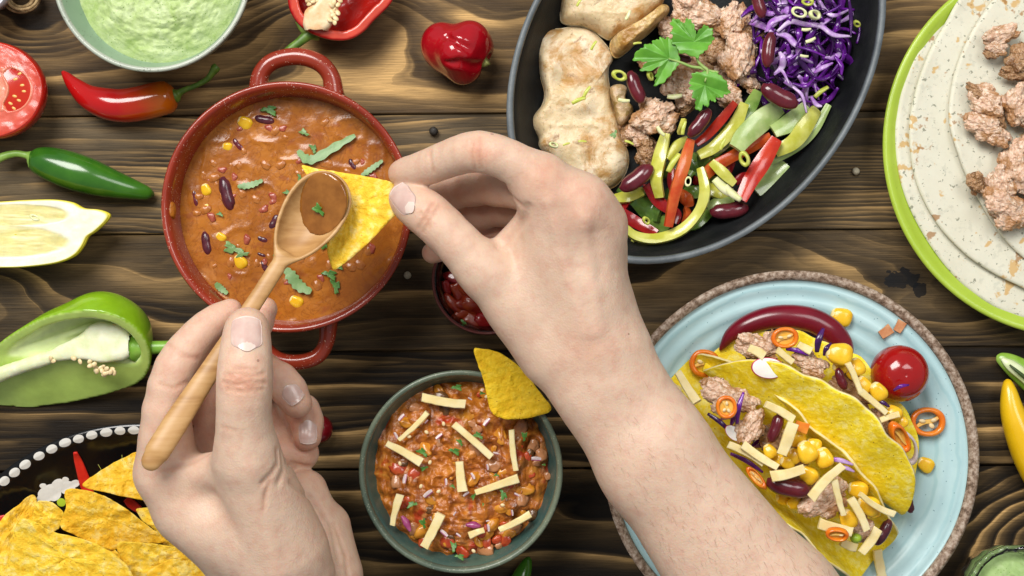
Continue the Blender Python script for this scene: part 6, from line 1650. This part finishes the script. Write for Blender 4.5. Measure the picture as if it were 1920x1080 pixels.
for x0, y0, x1, y1, w, z0, z1, g_, lb in ((1403, 652, 1432, 668, 17, .058, .058, G1, 'cheese stick on the pink mince end of the upper taco'), (1456, 655, 1484, 678, 13, .058, .056, G1, 'cheese stick right of the radish'), (1496, 645, 1520, 658, 14, .052, .052, G1, 'pale cheese stick at the back wall'), (1588, 680, 1612, 735, 11, .060, .058, G1, 'upper half of the long cheese stick'), (1612, 733, 1660, 774, 12, .058, .056, G1, 'lower half of the long cheese stick'), (1648, 788, 1684, 776, 11, .055, .053, G1, 'cheese stick near the orange slice'),
        (1434, 757, 1486, 786, 15, .066, .064, G2, 'cheese stick leaning on the back wall'), (1487, 793, 1465, 852, 21, .068, .067, G2, 'broad upright cheese stick right of the bean'), (1365, 833, 1432, 868, 14, .058, .061, G2, 'long cheese stick at the front rim'), (1392, 833, 1458, 876, 15, .062, .064, G2, 'cheese stick crossing the front rim one'), (1445, 893, 1507, 878, 19, .069, .069, G2, 'level cheese stick above the large bean'), (1520, 934, 1580, 872, 17, .069, .070, G2, 'curved cheese stick on the corn pile'), (1562, 898, 1580, 964, 12, .068, .064, G2, 'narrow upright cheese stick on the browned mince'), (1594, 934, 1624, 993, 15, .064, .062, G2, 'cheese stick between two corn kernels'), (1611, 925, 1675, 963, 11, .063, .058, G2, 'slim cheese stick against the back wall'), (1534, 980, 1595, 996, 20, .059, .056, G2, 'cheese stick under the orange slice'), (1575, 1015, 1604, 1025, 16, .050, .048, G2, 'cheese stick under the pea at the front rim'), (1614, 1036, 1645, 990, 17, .056, .056, G2, 'cheese stick poking out of the far mouth')):
    stick(x0, y0, x1, y1, w, z0, z1, .0026, RNG.uniform(-.05, .05), label=lb, cat='cheese', group=g_)
stick(1272, 700, 1308, 756, 16, .040, .052, .0026, .02, label='cheese stick sticking out of the near end of the lower taco', cat='cheese')
stick(1644, 1030, 1652, 1080, 17, .016, .016, .003, .03, label='cheese stick lying on the plate below the tacos', cat='cheese')
stick(1262, 725, 1276, 733, 14, .018, .018, .003, 0, label='yellow crumb on the plate beside the wrist', cat='cheese')

# chilli rings ------------------------------------------------------------------
RINGME = mesh('ring', *lathe([(.70, 0), (.92, 0), (1.0, .16), (1.0, .42), (.92, .56), (.72, .56), (.66, .4), (.66, .14)], 40, (0, 0), .05, 3), ORANGE)
SEPT = mesh('pith', *ribbon([(-.72, 0, .26), (-.2, .08, .30), (.25, -.06, .30), (.72, 0, .26)], [.16, .28, .28, .16], .26, 14, (0, 0), 0), M_('orange_pith', (0.74, 0.40, 0.06), (0.80, 0.55, 0.16), 200, .35, .1, 300))
FLESH = mesh('flesh', *slab(np.c_[np.cos(np.linspace(0, 2 * PI, 30, endpoint=False)), np.sin(np.linspace(0, 2 * PI, 30, endpoint=False))] * .72, (0, 0), lambda p, s: np.full(len(p), .30) + .05 * fbm(np.c_[p * 4, np.zeros(len(p))], 2, 3), lambda p, s: np.full(len(p), .1), 5), M_('orange_flesh', (0.74, 0.36, 0.03), (0.78, 0.46, 0.08), 300, .3, .2, 300))
def chring(px, py, z, s, ang, sq, tilt, lb, group, full, seeds=3):
    o = thing('chilli_ring', lb, 'chilli', W(px, py, z), group)
    o.rotation_euler = (tilt[0], tilt[1], math.radians(-ang)); k = L(s, z); o.scale = (k * sq[0], k * sq[1], k)
    def ch(nm, me, loc=(0, 0, 0), rz=0.0, sc=1.0):
        q = bpy.data.objects.new(nm, me); COL.objects.link(q); q.parent = o; q.location = loc; q.rotation_euler = (0, 0, rz); q.scale = (sc,) * 3
    ch('ring', RINGME); ch('pith', SEPT, rz=.5)
    if full: ch('flesh', FLESH)
    for i in range(seeds):
        a = i * 2.4 + .5
        ch('seed', SEEDME, (.34 * math.cos(a), .30 * math.sin(a), .46), a, .20)
chring(1320, 681, .014, 29, 10, (1, .92, 1), (0, 0), 'orange chilli ring lying on the plate left of the tacos', 'orange chilli rings on the plate', False, 4)
chring(1736, 790, .014, 34, 0, (1, .82, 1), (0, 0), 'orange chilli ring on the plate below the cherry tomato', 'orange chilli rings on the plate', False, 3)
chring(1470, 632, .050, 26, -5, (1, .78, 1), (.1, 0), 'orange chilli ring at the top of the upper taco', G1, True, 2)
chring(1361, 763, .066, 21, 80, (1.05, .95, 1), (0, 0), 'round orange chilli ring on the mince of the lower taco', G2, True, 3)
chring(1569, 998, .062, 22, 8, (1, .62, 1), (.5, 0), 'tilted orange chilli slice at the far end of the lower taco', G2, True, 1)
chring(1682, 815, .052, 36, 58, (1, .42, 1), (0, .4), 'orange chilli slice wedged in the far end of the upper taco', G1, True, 0)
chring(1420, 899, .054, 28, 50, (1, .35, 1), (0, -.6), 'orange chilli slice at the front rim beside the forearm', G2, True, 2)
ob = M_('orange_chilli_piece', (0.70, 0.18, 0.015), (0.76, 0.28, 0.03), 100, .25, .1, 200)
for x, y, z, s, a, lb in ((1502, 800, .060, 13, 20, 'small orange chilli piece behind the corn'), (1660, 622, .016, 12, -35, 'larger orange crumb on the plate rim'), (1686, 612, .017, 11, -60, 'smaller orange crumb on the plate rim')):
    mk('chilli_piece', xf(cbox(2, 1.5, .5, .2, .2, .02, 4), W(x, y, z), (0, 0, math.radians(-a)), L(s, z)), ob if z > .03 else M_('brown_orange_crumb', (0.46, 0.17, 0.06), (0.56, 0.27, 0.12), 200, .35, .1, 200), None, lb, 'chilli', smooth=False)
# radish and onion slices
RADW = M_('radish_flesh', (0.80, 0.74, 0.70), (0.86, 0.82, 0.78), 100, .25, .05, 200, .0005, .3); RADR = M_('radish_skin', (0.42, 0.015, 0.06), (0.50, 0.03, 0.09), 100, .25)
def rslice(x, y, z, rx, ry, a, lb, nm, g_):
    V, F = lathe([(0, 0), (.93, 0), (1.0, .03), (1.0, .09), (.93, .12), (0, .12)], 48, (0, 0))
    mids = [1 if np.hypot(V[f][:, 0], V[f][:, 1]).mean() > .95 and np.hypot(V[f][:, 0], V[f][:, 1]).min() > .9 else 0 for f in F]
    k = L(1, z)
    V = V * np.array([rx * k, ry * k, rx * k])
    mk(nm, xf((V, F), W(x, y, z), (0, 0, math.radians(-a))), [RADW, RADR], None, lb, nm.split('_')[0], g_, mids=mids)
rslice(1440, 690, .059, 32, 20, 5, 'white radish slice with red edge at the rim of the upper taco', 'radish_slice', G1)
rslice(1376, 812, .054, 20, 12, 40, 'white radish end beside the forearm in the lower taco', 'radish_slice', G2)
put('onion_ring', mesh('onion_ring', *lathe([(.74, 0), (.96, .05), (1, .2), (.94, .35), (.74, .36), (.70, .18)], 40, (0, 0), .04, 3), [ONION]), 1700, 838, .046, 40, 68, (0, .5), (1, .45, .8), label='pale onion ring at the far end of the upper taco', cat='onion', group=G1)
put('pea', mesh('pea', *ico(3), M_('green_pea', (0.26, 0.42, 0.02), (0.34, 0.50, 0.05), 80, .3)), 1605, 1009, .050, 11, 0, (0, 0), (1, .85, .9), label='green pea at the far end of the lower taco', cat='pea')
# loose on the plate
tk(1577, 594, .0155, 21, 20, 'corn kernel on the plate by the dark chilli tip', 'corn kernels on the plate'); tk(1735, 871, .0145, 17, 30, 'corn kernel on the plate right of the tacos', 'corn kernels on the plate', sq=(1, 1, .7))
dc_ = thing('dark_red_chilli', 'curved dark red chilli on the turquoise plate behind the tacos', 'chilli', W(1480, 610, .01))
mk('body', wtube([(1350, 657, .017, 2), (1356, 648, .018, 7), (1372, 628, .020, 14), (1400, 610, .022, 19), (1440, 597, .023, 22), (1482, 594, .024, 23), (1522, 601, .024, 24), (1555, 619, .024, 24), (1578, 642, .023, 20), (1590, 660, .022, 12), (1594, 668, .022, 4)], n=26, m=70), PURPLECH, dc_)
ctm = thing('cherry_tomato', 'glossy red cherry tomato on the plate to the right of the upper taco', 'tomato', W(1672, 697, .01))
rt = L(53, .028)
c_ = W(1672, 697, .012)
mk('body', xf(lathe([(0, .02), (.35, .03), (.72, .28), (.95, .68), (1.0, 1.0), (.95, 1.36), (.70, 1.74), (.36, 1.92), (.10, 1.95), (0, 1.93)], 56, (0, 0), .008, 3, 60), c_, (0, 0, 0), rt), TOMSKIN, ctm)
# ------------------------------------------------------------------ the person's two bare arms
def skin_mat():
    g = G('skin')
    v = g.co()
    base = g.ramp(g.noise(v, 45, 5, 0.6), [(0.3, (0.56, 0.385, 0.27)), (0.7, (0.65, 0.475, 0.35))])
    red = g.ramp(g.noise(v, 160, 4, 0.6), [(0.45, (0.65, 0.47, 0.36)), (0.72, (0.58, 0.32, 0.245))])
    base = g.mix(0.5, base, red)
    base = g.mix(1.0, base, g.attr(), 'MULTIPLY')
    cells = g.voro(v, 900, 'F1')
    n1 = g.bump(cells, 0.22, 0.0005)
    n2 = g.bump(g.noise(v, 420, 5, 0.65), 0.22, 0.0007, n1)
    rough = g.ramp(g.noise(v, 220, 3), [(0.3, 0.44), (0.7, 0.56)])
    mo = g.math('MULTIPLY', g.math('LESS_THAN', g.voro(v, 62), 0.055), g.math('GREATER_THAN', g.noise(v, 31, 2), 0.5))
    base = g.mix(g.math('MULTIPLY', mo, 0.6), base, (0.22, 0.09, 0.05))
    return g.end(base, rough, n2, 0.38, 0.5, (0.0042, 0.0016, 0.0008))
SKIN = skin_mat()
NAIL = sim('fingernail', (0.56, 0.38, 0.33), (0.63, 0.46, 0.40), 120, 0.25, 0.08, 700, 0.0003, 0.25, spec=0.55)
NAILTIP = sim('fingernail_tip', (0.66, 0.52, 0.45), (0.71, 0.58, 0.51), 200, 0.28, spec=0.5, sss=0.2)

def on_skin(f, px, py, z0=0.22):
    """walk down the camera ray through a photo pixel to the skin"""
    z = z0
    for _ in range(90):
        p = W(px, py, z)
        d = float(f(p[None].astype(np.float32))[0])
        if d < 0.0002: break
        z -= max(d * 0.9, 0.0003)
    return W(px, py, z)

def on_skin_many(f, XY, z0=0.2):
    z = np.full(len(XY), z0)
    for _ in range(60):
        k = (H - z) / H
        p = np.c_[(XY[:, 0] - 960) * S * k, (540 - XY[:, 1]) * S * k, z]
        d = f(p.astype(np.float32))
        z = np.maximum(z - np.where(d > .0002, np.maximum(d * .9, .0002), 0), 0.0)
    return p

def fill_line(f, P, step=6):
    out = []
    for a, b in zip(P[:-1], P[1:]):
        n = max(1, int(np.hypot(b[0] - a[0], b[1] - a[1]) / step))
        out += [(a[0] + (b[0] - a[0]) * t / n, a[1] + (b[1] - a[1]) * t / n) for t in range(n)]
    return [p for p in (on_skin(f, *q) for q in out + [P[-1]]) if p[2] > .05]

def nail(f, px0, py0, px1, py1, wpx, parent, zt, tip=0.17, lift=0.0006):
    """a nail plate from its root (px0, py0) to its free edge (px1, py1), draped on the finger"""
    a, b = on_skin(f, px0, py0), on_skin(f, px1, py1)
    ax = b - a
    ln = np.linalg.norm(ax); ax /= ln
    c = (a + b) / 2
    e = 0.0008
    gr = np.array([float(f((c + np.eye(3)[q] * e)[None].astype(np.float32))[0] - f((c - np.eye(3)[q] * e)[None].astype(np.float32))[0]) for q in range(3)])
    nm = gr - ax * (gr @ ax); nm /= np.linalg.norm(nm)
    sd = np.cross(ax, nm)
    w = L(wpx, zt)
    nu, nv = 27, 45
    us = np.linspace(-1, 1, nu); vs = np.linspace(0, 1, nv)
    P = []
    for v_ in vs:
        ww = w / 2 * (1 - 0.55 * max(0, 0.28 - v_) ** 2 / 0.28 ** 2 * 1.0) * (1 - 0.10 * max(0, v_ - 0.75) / 0.25)
        for u_ in us:
            root = 0.10 * ln * (1 - u_ * u_) if v_ < 0.5 else 0
            endc = 0.09 * ln * (u_ * u_)
            t = (-root) * (1 - v_) + v_ * ln - endc * v_
            P.append(a + ax * t + sd * u_ * ww + nm * 0.006)
    P = np.array(P)
    for _ in range(14):
        d = f(P.astype(np.float32))
        P = P - nm * np.clip(d, -0.002, 0.002)[:, None] * 0.8
    # smooth along the plate and lift a little, more at the free edge
    Q = P.reshape(nv, nu, 3)
    for _ in range(3):
        Q[1:-1] = (Q[:-2] + 2 * Q[1:-1] + Q[2:]) / 4
        Q[:, 1:-1] = (Q[:, :-2] + 2 * Q[:, 1:-1] + Q[:, 2:]) / 4
    edge = np.minimum(1, (1 - np.abs(us))[None, :, None] * 5)
    vv = vs[:, None, None]
    top = Q + nm * (lift * (0.45 + 0.55 * edge) + 0.0006 * np.clip((vv - 0.8) / 0.2, 0, 1))
    bot = Q - nm * 0.0007
    V = np.vstack([top.reshape(-1, 3), bot.reshape(-1, 3)])
    N = nu * nv
    F, M = [], []
    for i in range(nv - 1):
        for j in range(nu - 1):
            q = [i * nu + j, i * nu + j + 1, (i + 1) * nu + j + 1, (i + 1) * nu + j]
            F += [q, [N + x for x in q[::-1]]]
            uu = (us[j] + us[j + 1]) / 2
            vm = (vs[i] + vs[i + 1]) / 2
            mt = 1 if vm < tip * (1 - 1.1 * uu * uu) or vm > 0.955 + 0.03 * uu * uu else 0
            M += [mt, mt]
    rim = [j for j in range(nu)] + [i * nu + nu - 1 for i in range(1, nv)] + [(nv - 1) * nu + j for j in range(nu - 2, -1, -1)] + [i * nu for i in range(nv - 2, 0, -1)]
    for x, y in zip(rim, rim[1:] + rim[:1]):
        F.append([x, y, N + y, N + x]); M.append(0)
    return mk('fingernail', (V, F), [NAIL, NAILTIP], parent, mids=M)

def tint(V, spots):
    """albedo tint: redder knuckles and pads of the skin itself, painted shade in creases"""
    c = np.ones((len(V), 3))
    for P, r, col in spots:
        d = seg_dist(V.astype(np.float32), [np.asarray(q, dtype=np.float32) for q in P]) if len(P) > 1 else np.linalg.norm(V - P[0], axis=1)
        w = np.exp(-(d / r) ** 2)[:, None]
        c = c * (1 - w + w * np.array(col))
    return c

person = thing('person', 'bare hands and forearms of a person holding a chip and a wooden spoon', 'person', (0.05, -0.2, 0.0))

# ---- right hand: pinches the chip, seen on its back
R_ = {k: J(*v) for k, v in dict(
    i_m=(1015, 340, .150, 40), i_pm=(955, 301, .156, 36), i_p=(898, 284, .156, 35.5), i_mm=(852, 294, .147, 32.5), i_d=(808, 311, .137, 30), i_dm=(776, 322, .128, 27.5), i_t=(752, 325, .121, 24),
    m_m=(1085, 382, .146, 41), m_p=(935, 352, .122, 33), m_d=(850, 362, .102, 29), m_t=(788, 384, .092, 25),
    r_m=(1120, 420, .136, 40), r_p=(950, 392, .100, 31), r_d=(872, 412, .084, 27), r_t=(826, 430, .078, 23),
    p_m=(1130, 470, .120, 38), p_p=(968, 436, .086, 27), p_d=(890, 452, .074, 24), p_t=(811, 474, .072, 20),
    t_c=(1030, 660, .122, 62), t_m=(908, 510, .134, 46), t_pm=(858, 456, .137, 40), t_i=(806, 405, .136, 40), t_dm=(775, 383, .130, 35), t_t=(756, 370, .124, 26)).items()}

def right_base(p):
    g = lambda s: [R_[k] for k in s.split()]
    mc = None
    for s, b in (('i_m', (1085, 650, .130, 50)), ('m_m', (1112, 650, .134, 50)), ('r_m', (1135, 640, .128, 48)), ('p_m', (1150, 632, .116, 46))):
        a = R_[s]; q = RC(p, a[0], J(*b)[0], a[1], J(*b)[1])
        mc = q if mc is None else smin(mc, q, 0.011)
    # wrist and forearm: two bones side by side
    for a, b in (((1094, 728, .124, 64), (1210, 880, .120, 78)), ((1162, 672, .122, 62), (1240, 835, .120, 82)), ((1210, 880, .120, 78), (1425, 1200, .118, 98)), ((1240, 835, .120, 82), (1462, 1130, .118, 108)),
                 ((1425, 1200, .118, 98), (1725, 1620, .115, 125)), ((1462, 1130, .118, 108), (1790, 1560, .115, 135)), ((1120, 600, .118, 60), (1135, 720, .122, 70))):
        A, B = J(*a), J(*b)
        mc = smin(mc, RC(p, A[0], B[0], A[1], B[1]), 0.014)
    # thumb muscle and web
    mc = smin(mc, RC(p, R_['t_c'][0], R_['t_m'][0], R_['t_c'][1], R_['t_m'][1] * 0.96), 0.014)
    mc = smin(mc, RC(p, *[J(985, 560, .124, 52)[0], J(1040, 420, .138, 40)[0]], L(54, .12), L(42, .13)), 0.014)
    mc = smin(mc, RC(p, J(928, 478, .124, 20)[0], J(1010, 402, .136, 26)[0], L(22, .12), L(30, .13)), 0.010)
    # palm side under the knuckles
    mc = smin(mc, RC(p, J(1040, 520, .10, 60)[0], J(1090, 470, .10, 60)[0], L(62, .1), L(60, .1)), 0.014)
    # finger roots belong to the palm
    for a, b, w in (('i_m', 'i_pm', 1.0), ('m_m', 'm_p', 0.45), ('r_m', 'r_p', 0.45), ('p_m', 'p_p', 0.45)):
        A, B = R_[a], R_[b]
        e = A[0] + (B[0] - A[0]) * w * 0.8
        mc = smin(mc, RC(p, A[0], e, A[1], A[1] + (B[1] - A[1]) * w * 0.8), 0.008)
    for a, b in (('i_m', 'm_m'), ('m_m', 'r_m')):
        mc = smin(mc, RC(p, R_[a][0] - [0, .002, .0005], R_[b][0] - [0, .002, .0005], R_[a][1] * .98, R_[b][1] * .98), 0.016)
    th = chain(p, g('t_m t_pm t_i t_dm t_t'), 0.004)
    d = smin(mc, th, 0.007)
    d = smin(d, chain(p, g('i_m i_pm i_p i_mm i_d i_dm i_t'), 0.004), 0.0022)
    for s in ('m_m m_p m_d m_t', 'r_m r_p r_d r_t', 'p_m p_p p_d p_t'):
        d = smin(d, chain(p, g(s), 0.004), 0.0016)
    return d
RIGHT_CR = [(fill_line(right_base, P), w, dp) for P, w, dp in (
    ([(788.0, 398.0), (800.0, 410.0), (806.0, 424.0)], 0.0008, 0.0004),
    ([(802.0, 396.0), (815.0, 402.0)], 0.0008, 0.0004),
    ([(945.0, 345.0), (962.0, 372.0), (985.0, 392.0)], 0.0016, 0.0009),
    ([(784.0, 428.0), (800.0, 402.0), (812.0, 380.0)], 0.0009, 0.0006),
    ([(793.0, 434.0), (808.0, 408.0), (822.0, 386.0)], 0.001, 0.0006),
    ([(935.0, 462.0), (960.0, 440.0), (985.0, 408.0), (990.0, 388.0)], 0.0022, 0.0016),
    ([(812.0, 322.0), (808.0, 305.0), (806.0, 286.0)], 0.001, 0.0005),
    ([(890.0, 318.0), (884.0, 290.0), (886.0, 262.0)], 0.0011, 0.0006),
    ([(902.0, 316.0), (897.0, 286.0), (900.0, 258.0)], 0.0011, 0.0005),
    ([(1030.0, 380.0), (1065.0, 500.0), (1095.0, 620.0)], 0.0045, -0.0012),
    ([(1095.0, 410.0), (1110.0, 520.0), (1120.0, 620.0)], 0.0045, -0.0011),
    ([(1060.0, 400.0), (1085.0, 500.0)], 0.006, 0.0012),
    ([(1112.0, 440.0), (1120.0, 520.0)], 0.005, 0.0009),
)]
def right_f(p):
    d = right_base(p)
    for P, w, dp in RIGHT_CR: d = groove(p, d, P, w, dp * (1.7 if dp > 0 and w < .0015 else 1.15))
    return d

V, F = isosurf(right_f, np.array([W(700, 0, .02)[0], W(0, 1790, .1)[1], .02]), np.array([W(1960, 0, 0.1)[0], W(0, 200, 0.1)[1], 0.2]), 0.0013)
V = V + 0.00035 * fbm(V * 110, 4, 3)[:, None] * np.array([0.3, 0.3, 1.0])
kn = (0.96, 0.80, 0.75)
right = mk('arm', (V, F), SKIN, person, 'right hand and forearm, palm down, pinching a yellow tortilla chip', cols=tint(V, [(P, .0011, (.90, .77, .72)) for P, w, dp in RIGHT_CR if dp > 0 and w < .0025] + [  # crease lines darkened in the colour as shade would
    ([R_['i_t'][0]], .010, (0.98, .84, .82)), ([R_['t_t'][0]], .012, (0.98, .84, .82)), ([R_['m_p'][0], R_['m_d'][0]], .014, (.95, .80, .76)), ([R_['r_p'][0], R_['r_d'][0]], .014, (.94, .78, .74)), ([R_['p_p'][0], R_['p_t'][0]], .014, (.94, .78, .74)),
    ([R_['i_p'][0] + [0, 0, .012]], .009, kn), ([R_['i_m'][0] + [0, 0, .012]], .012, kn), ([R_['m_m'][0] + [0, 0, .012]], .013, (.97, .82, .79)), ([R_['r_m'][0]], .014, kn), ([R_['t_i'][0]], .012, kn), ([W(1105, 650, .15)], .012, (.98, .88, .86))]))
nail(right_f, 771, 392, 741, 353, 44, right, .13, tip=0.26)

# ---- left hand: holds the spoon between thumb and index, thumb towards the camera
L_ = {k: J(*v) for k, v in dict(
    t_c=(520, 1030, .135, 86), t_m=(464, 858, .158, 59), t_pm=(457, 785, .166, 48), t_i=(459, 712, .170, 49), t_dm=(461, 655, .166, 43.5), t_n=(463, 620, .160, 37.5), t_t=(464, 612, .152, 30),
    i_m=(312, 885, .130, 54), i_pm=(312, 770, .138, 42), i_p=(330, 690, .140, 37), i_mm=(360, 645, .137, 32), i_d=(392, 612, .134, 29), i_t=(432, 583, .131, 23),
    m_m=(372, 930, .112, 50), m_p=(395, 745, .112, 35), m_d=(465, 640, .112, 29), m_t=(497, 580, .112, 23),
    r_m=(440, 960, .095, 48), r_p=(462, 712, .092, 34), r_d=(525, 714, .106, 32), r_t=(557, 756, .110, 28),
    p_m=(520, 970, .080, 46), p_p=(500, 780, .072, 30), p_d=(568, 770, .086, 29), p_t=(576, 818, .094, 27)).items()}

def left_base(p):
    g = lambda s: [L_[k] for k in s.split()]
    mc = None
    for s, b in (('i_m', (505, 1130, .118, 62)), ('m_m', (520, 1140, .105, 62)), ('r_m', (540, 1140, .092, 60)), ('p_m', (585, 1140, .080, 60))):
        a = L_[s]; q = RC(p, a[0], J(*b)[0], a[1], J(*b)[1])
        mc = q if mc is None else smin(mc, q, 0.012)
    for a, b in (((510, 1130, .112, 76), (505, 1300, .108, 84)), ((585, 1130, .095, 78), (600, 1300, .1, 84)), ((505, 1300, .108, 84), (500, 1650, .105, 112)), ((600, 1300, .1, 84), (640, 1650, .1, 112))):
        A, B = J(*a), J(*b)
        mc = smin(mc, RC(p, A[0], B[0], A[1], B[1]), 0.014)
    mc = smin(mc, RC(p, L_['t_c'][0], L_['t_m'][0], L_['t_c'][1], L_['t_m'][1]), 0.014)
    mc = smin(mc, RC(p, J(560, 1080, .125, 70)[0], J(500, 900, .138, 48)[0], L(66, .125), L(40, .138)), 0.014)
    # web between thumb and index
    mc = smin(mc, RC(p, J(320, 895, .132, 30)[0], J(440, 875, .148, 34)[0], L(34, .13), L(34, .148)), 0.012)
    mc = smin(mc, RC(p, J(345, 960, .126, 50)[0], J(455, 1010, .136, 60)[0], L(52, .126), L(62, .136)), 0.014)
    for a, b, w in (('i_m', 'i_pm', 0.9), ('m_m', 'm_p', 0.4), ('r_m', 'r_p', 0.4), ('p_m', 'p_p', 0.4)):
        A, B = L_[a], L_[b]
        e = A[0] + (B[0] - A[0]) * w * 0.8
        mc = smin(mc, RC(p, A[0], e, A[1], A[1] + (B[1] - A[1]) * w * 0.8), 0.008)
    # heel of the hand (little finger side), and the pad under the ring finger
    hy = smin(RC(p, J(572, 922, .090, 40)[0], J(622, 1080, .092, 60)[0], L(42, .09), L(56, .092)), RC(p, J(618, 985, .08, 40)[0], J(622, 1160, .085, 60)[0], L(38, .08), L(60, .085)), .01)
    mc = smin(mc, hy, 0.004)
    pad = smin(RC(p, J(520, 850, .084, 46)[0], J(566, 850, .084, 34)[0], L(46, .08), L(32, .08)), RC(p, J(500, 790, .082, 46)[0], J(548, 810, .076, 34)[0], L(40, .08), L(28, .08)), .006)
    d = smin(mc, pad, 0.003)
    d = smin(d, chain(p, g('t_m t_pm t_i t_dm t_n t_t'), 0.004), 0.006)
    d = smin(d, chain(p, g('i_m i_pm i_p i_mm i_d i_t'), 0.004), 0.0025)
    for s in ('m_m m_p m_d m_t', 'r_m r_p r_d r_t', 'p_m p_p p_d p_t'):
        d = smin(d, chain(p, g(s), 0.004), 0.0014)
    return d
LEFT_CR = [(fill_line(left_base, P), w, dp) for P, w, dp in (
    ([(428.0, 705.0), (445.0, 711.0), (460.0, 708.0)], 0.0008, 0.0005),
    ([(452.0, 722.0), (468.0, 727.0), (484.0, 722.0)], 0.0008, 0.0005),
    ([(415.0, 800.0), (440.0, 806.0)], 0.0009, 0.0003),
    ([(540.0, 868.0), (575.0, 876.0), (600.0, 876.0)], 0.0014, 0.0012),
    ([(545.0, 905.0), (590.0, 940.0), (622.0, 985.0), (634.0, 1050.0)], 0.0014, 0.0010),
    ([(300.0, 885.0), (360.0, 868.0), (395.0, 848.0)], 0.0012, 0.0006),
    ([(505.0, 905.0), (496.0, 930.0), (494.0, 955.0)], 0.0010, 0.0005),
    ([(418.0, 716.0), (440.0, 722.0), (470.0, 716.0), (498.0, 718.0)], 0.0011, 0.0008),
    ([(420.0, 702.0), (442.0, 700.0), (472.0, 706.0), (496.0, 700.0)], 0.0009, 0.0006),
    ([(424.0, 728.0), (455.0, 734.0), (494.0, 730.0)], 0.0009, 0.0006),
    ([(440.0, 690.0), (480.0, 692.0)], 0.0008, 0.0004),
    ([(520.0, 845.0), (522.0, 870.0), (508.0, 890.0), (492.0, 905.0)], 0.0013, 0.0011),
    ([(528.0, 850.0), (532.0, 880.0), (522.0, 905.0)], 0.0013, 0.001),
    ([(310.0, 640.0), (345.0, 668.0), (372.0, 672.0)], 0.001, 0.0005),
    ([(298.0, 720.0), (325.0, 728.0), (352.0, 716.0)], 0.001, 0.0005),
    ([(628.0, 985.0), (648.0, 1040.0), (655.0, 1100.0)], 0.0012, 0.0008),
    ([(470.0, 880.0), (500.0, 980.0), (520.0, 1080.0)], 0.005, -0.0008),
    ([(420.0, 960.0), (470.0, 1060.0)], 0.006, 0.0007),
)]
def left_f(p):
    d = left_base(p)
    for P, w, dp in LEFT_CR: d = groove(p, d, P, w, dp * (1.7 if dp > 0 and w < .0015 else 1.15))
    return d

V, F = isosurf(left_f, np.array([W(180, 0, .05)[0], W(0, 1800, .1)[1], 0.03]), np.array([W(800, 0, .05)[0], W(0, 500, .1)[1], 0.222]), 0.0013)
V = V + 0.00035 * fbm(V * 110, 4, 5)[:, None] * np.array([0.3, 0.3, 1.0])
left = mk('arm', (V, F), SKIN, person, 'left hand, thumb up, holding the handle of the wooden spoon', cols=tint(V, [(P, .0011, (.90, .77, .72)) for P, w, dp in LEFT_CR if dp > 0 and w < .0025] + [  # crease shade put into the tint here as well
    ([L_['t_t'][0], L_['t_n'][0]], .013, (.99, .86, .84)), ([L_['t_i'][0] + [0, 0, .015]], .011, kn), ([L_['i_p'][0], L_['i_t'][0]], .013, (.97, .84, .82)), ([L_['i_m'][0], L_['i_pm'][0]], .016, (.98, .87, .85)), ([L_['m_p'][0], L_['m_t'][0]], .016, (.95, .78, .75)), ([L_['m_m'][0], L_['m_p'][0]], .016, (.95, .78, .74)),
    ([L_['r_d'][0], L_['r_t'][0]], .012, (.96, .78, .76)), ([L_['p_d'][0], L_['p_t'][0]], .012, (.96, .78, .76)), ([W(515, 800, .1), W(570, 860, .1)], .018, (.97, .84, .80))]))
nail(left_f, 463, 653, 462, 594, 58, left, .18, tip=0.24)
nail(left_f, 537, 727, 561, 753, 36, left, .125, tip=0.06)
hr = np.random.RandomState(77)
hairs = []
for k in range(420):
    t = hr.uniform(0, 1) ** .55; q = hr.uniform(-1, 1)
    x, y = 1150 + 330 * t + q * (78 + 25 * t), 740 + 420 * t - q * (60 + 18 * t)
    a = math.radians(hr.normal(58, 16)); ln = hr.uniform(7, 20)
    hairs.append([(x + math.cos(a + hr.uniform(-.2, .2) * s_) * ln * s_, y + math.sin(a) * ln * s_) for s_ in (0, .5, 1)])
hz = on_skin_many(right_base, np.array(hairs).reshape(-1, 2)).reshape(-1, 3, 3)
hz = hz[(hz[:, 0, 2] > .10) & (np.ptp(hz[:, :, 2], axis=1) < .006)] + np.array([[0, 0, .0002], [0, 0, .0007], [0, 0, .0010]])
hairs = [tube(P, [.00005, .000045, .00002], 3, 5) for P in hz]
mk('arm_hair', join(hairs), M_('brown_hair', (0.30, 0.17, 0.10), None, rough=.5), right, kind='stuff')
nail(left_f, 577, 791, 578, 833, 34, left, .11, tip=0.06)
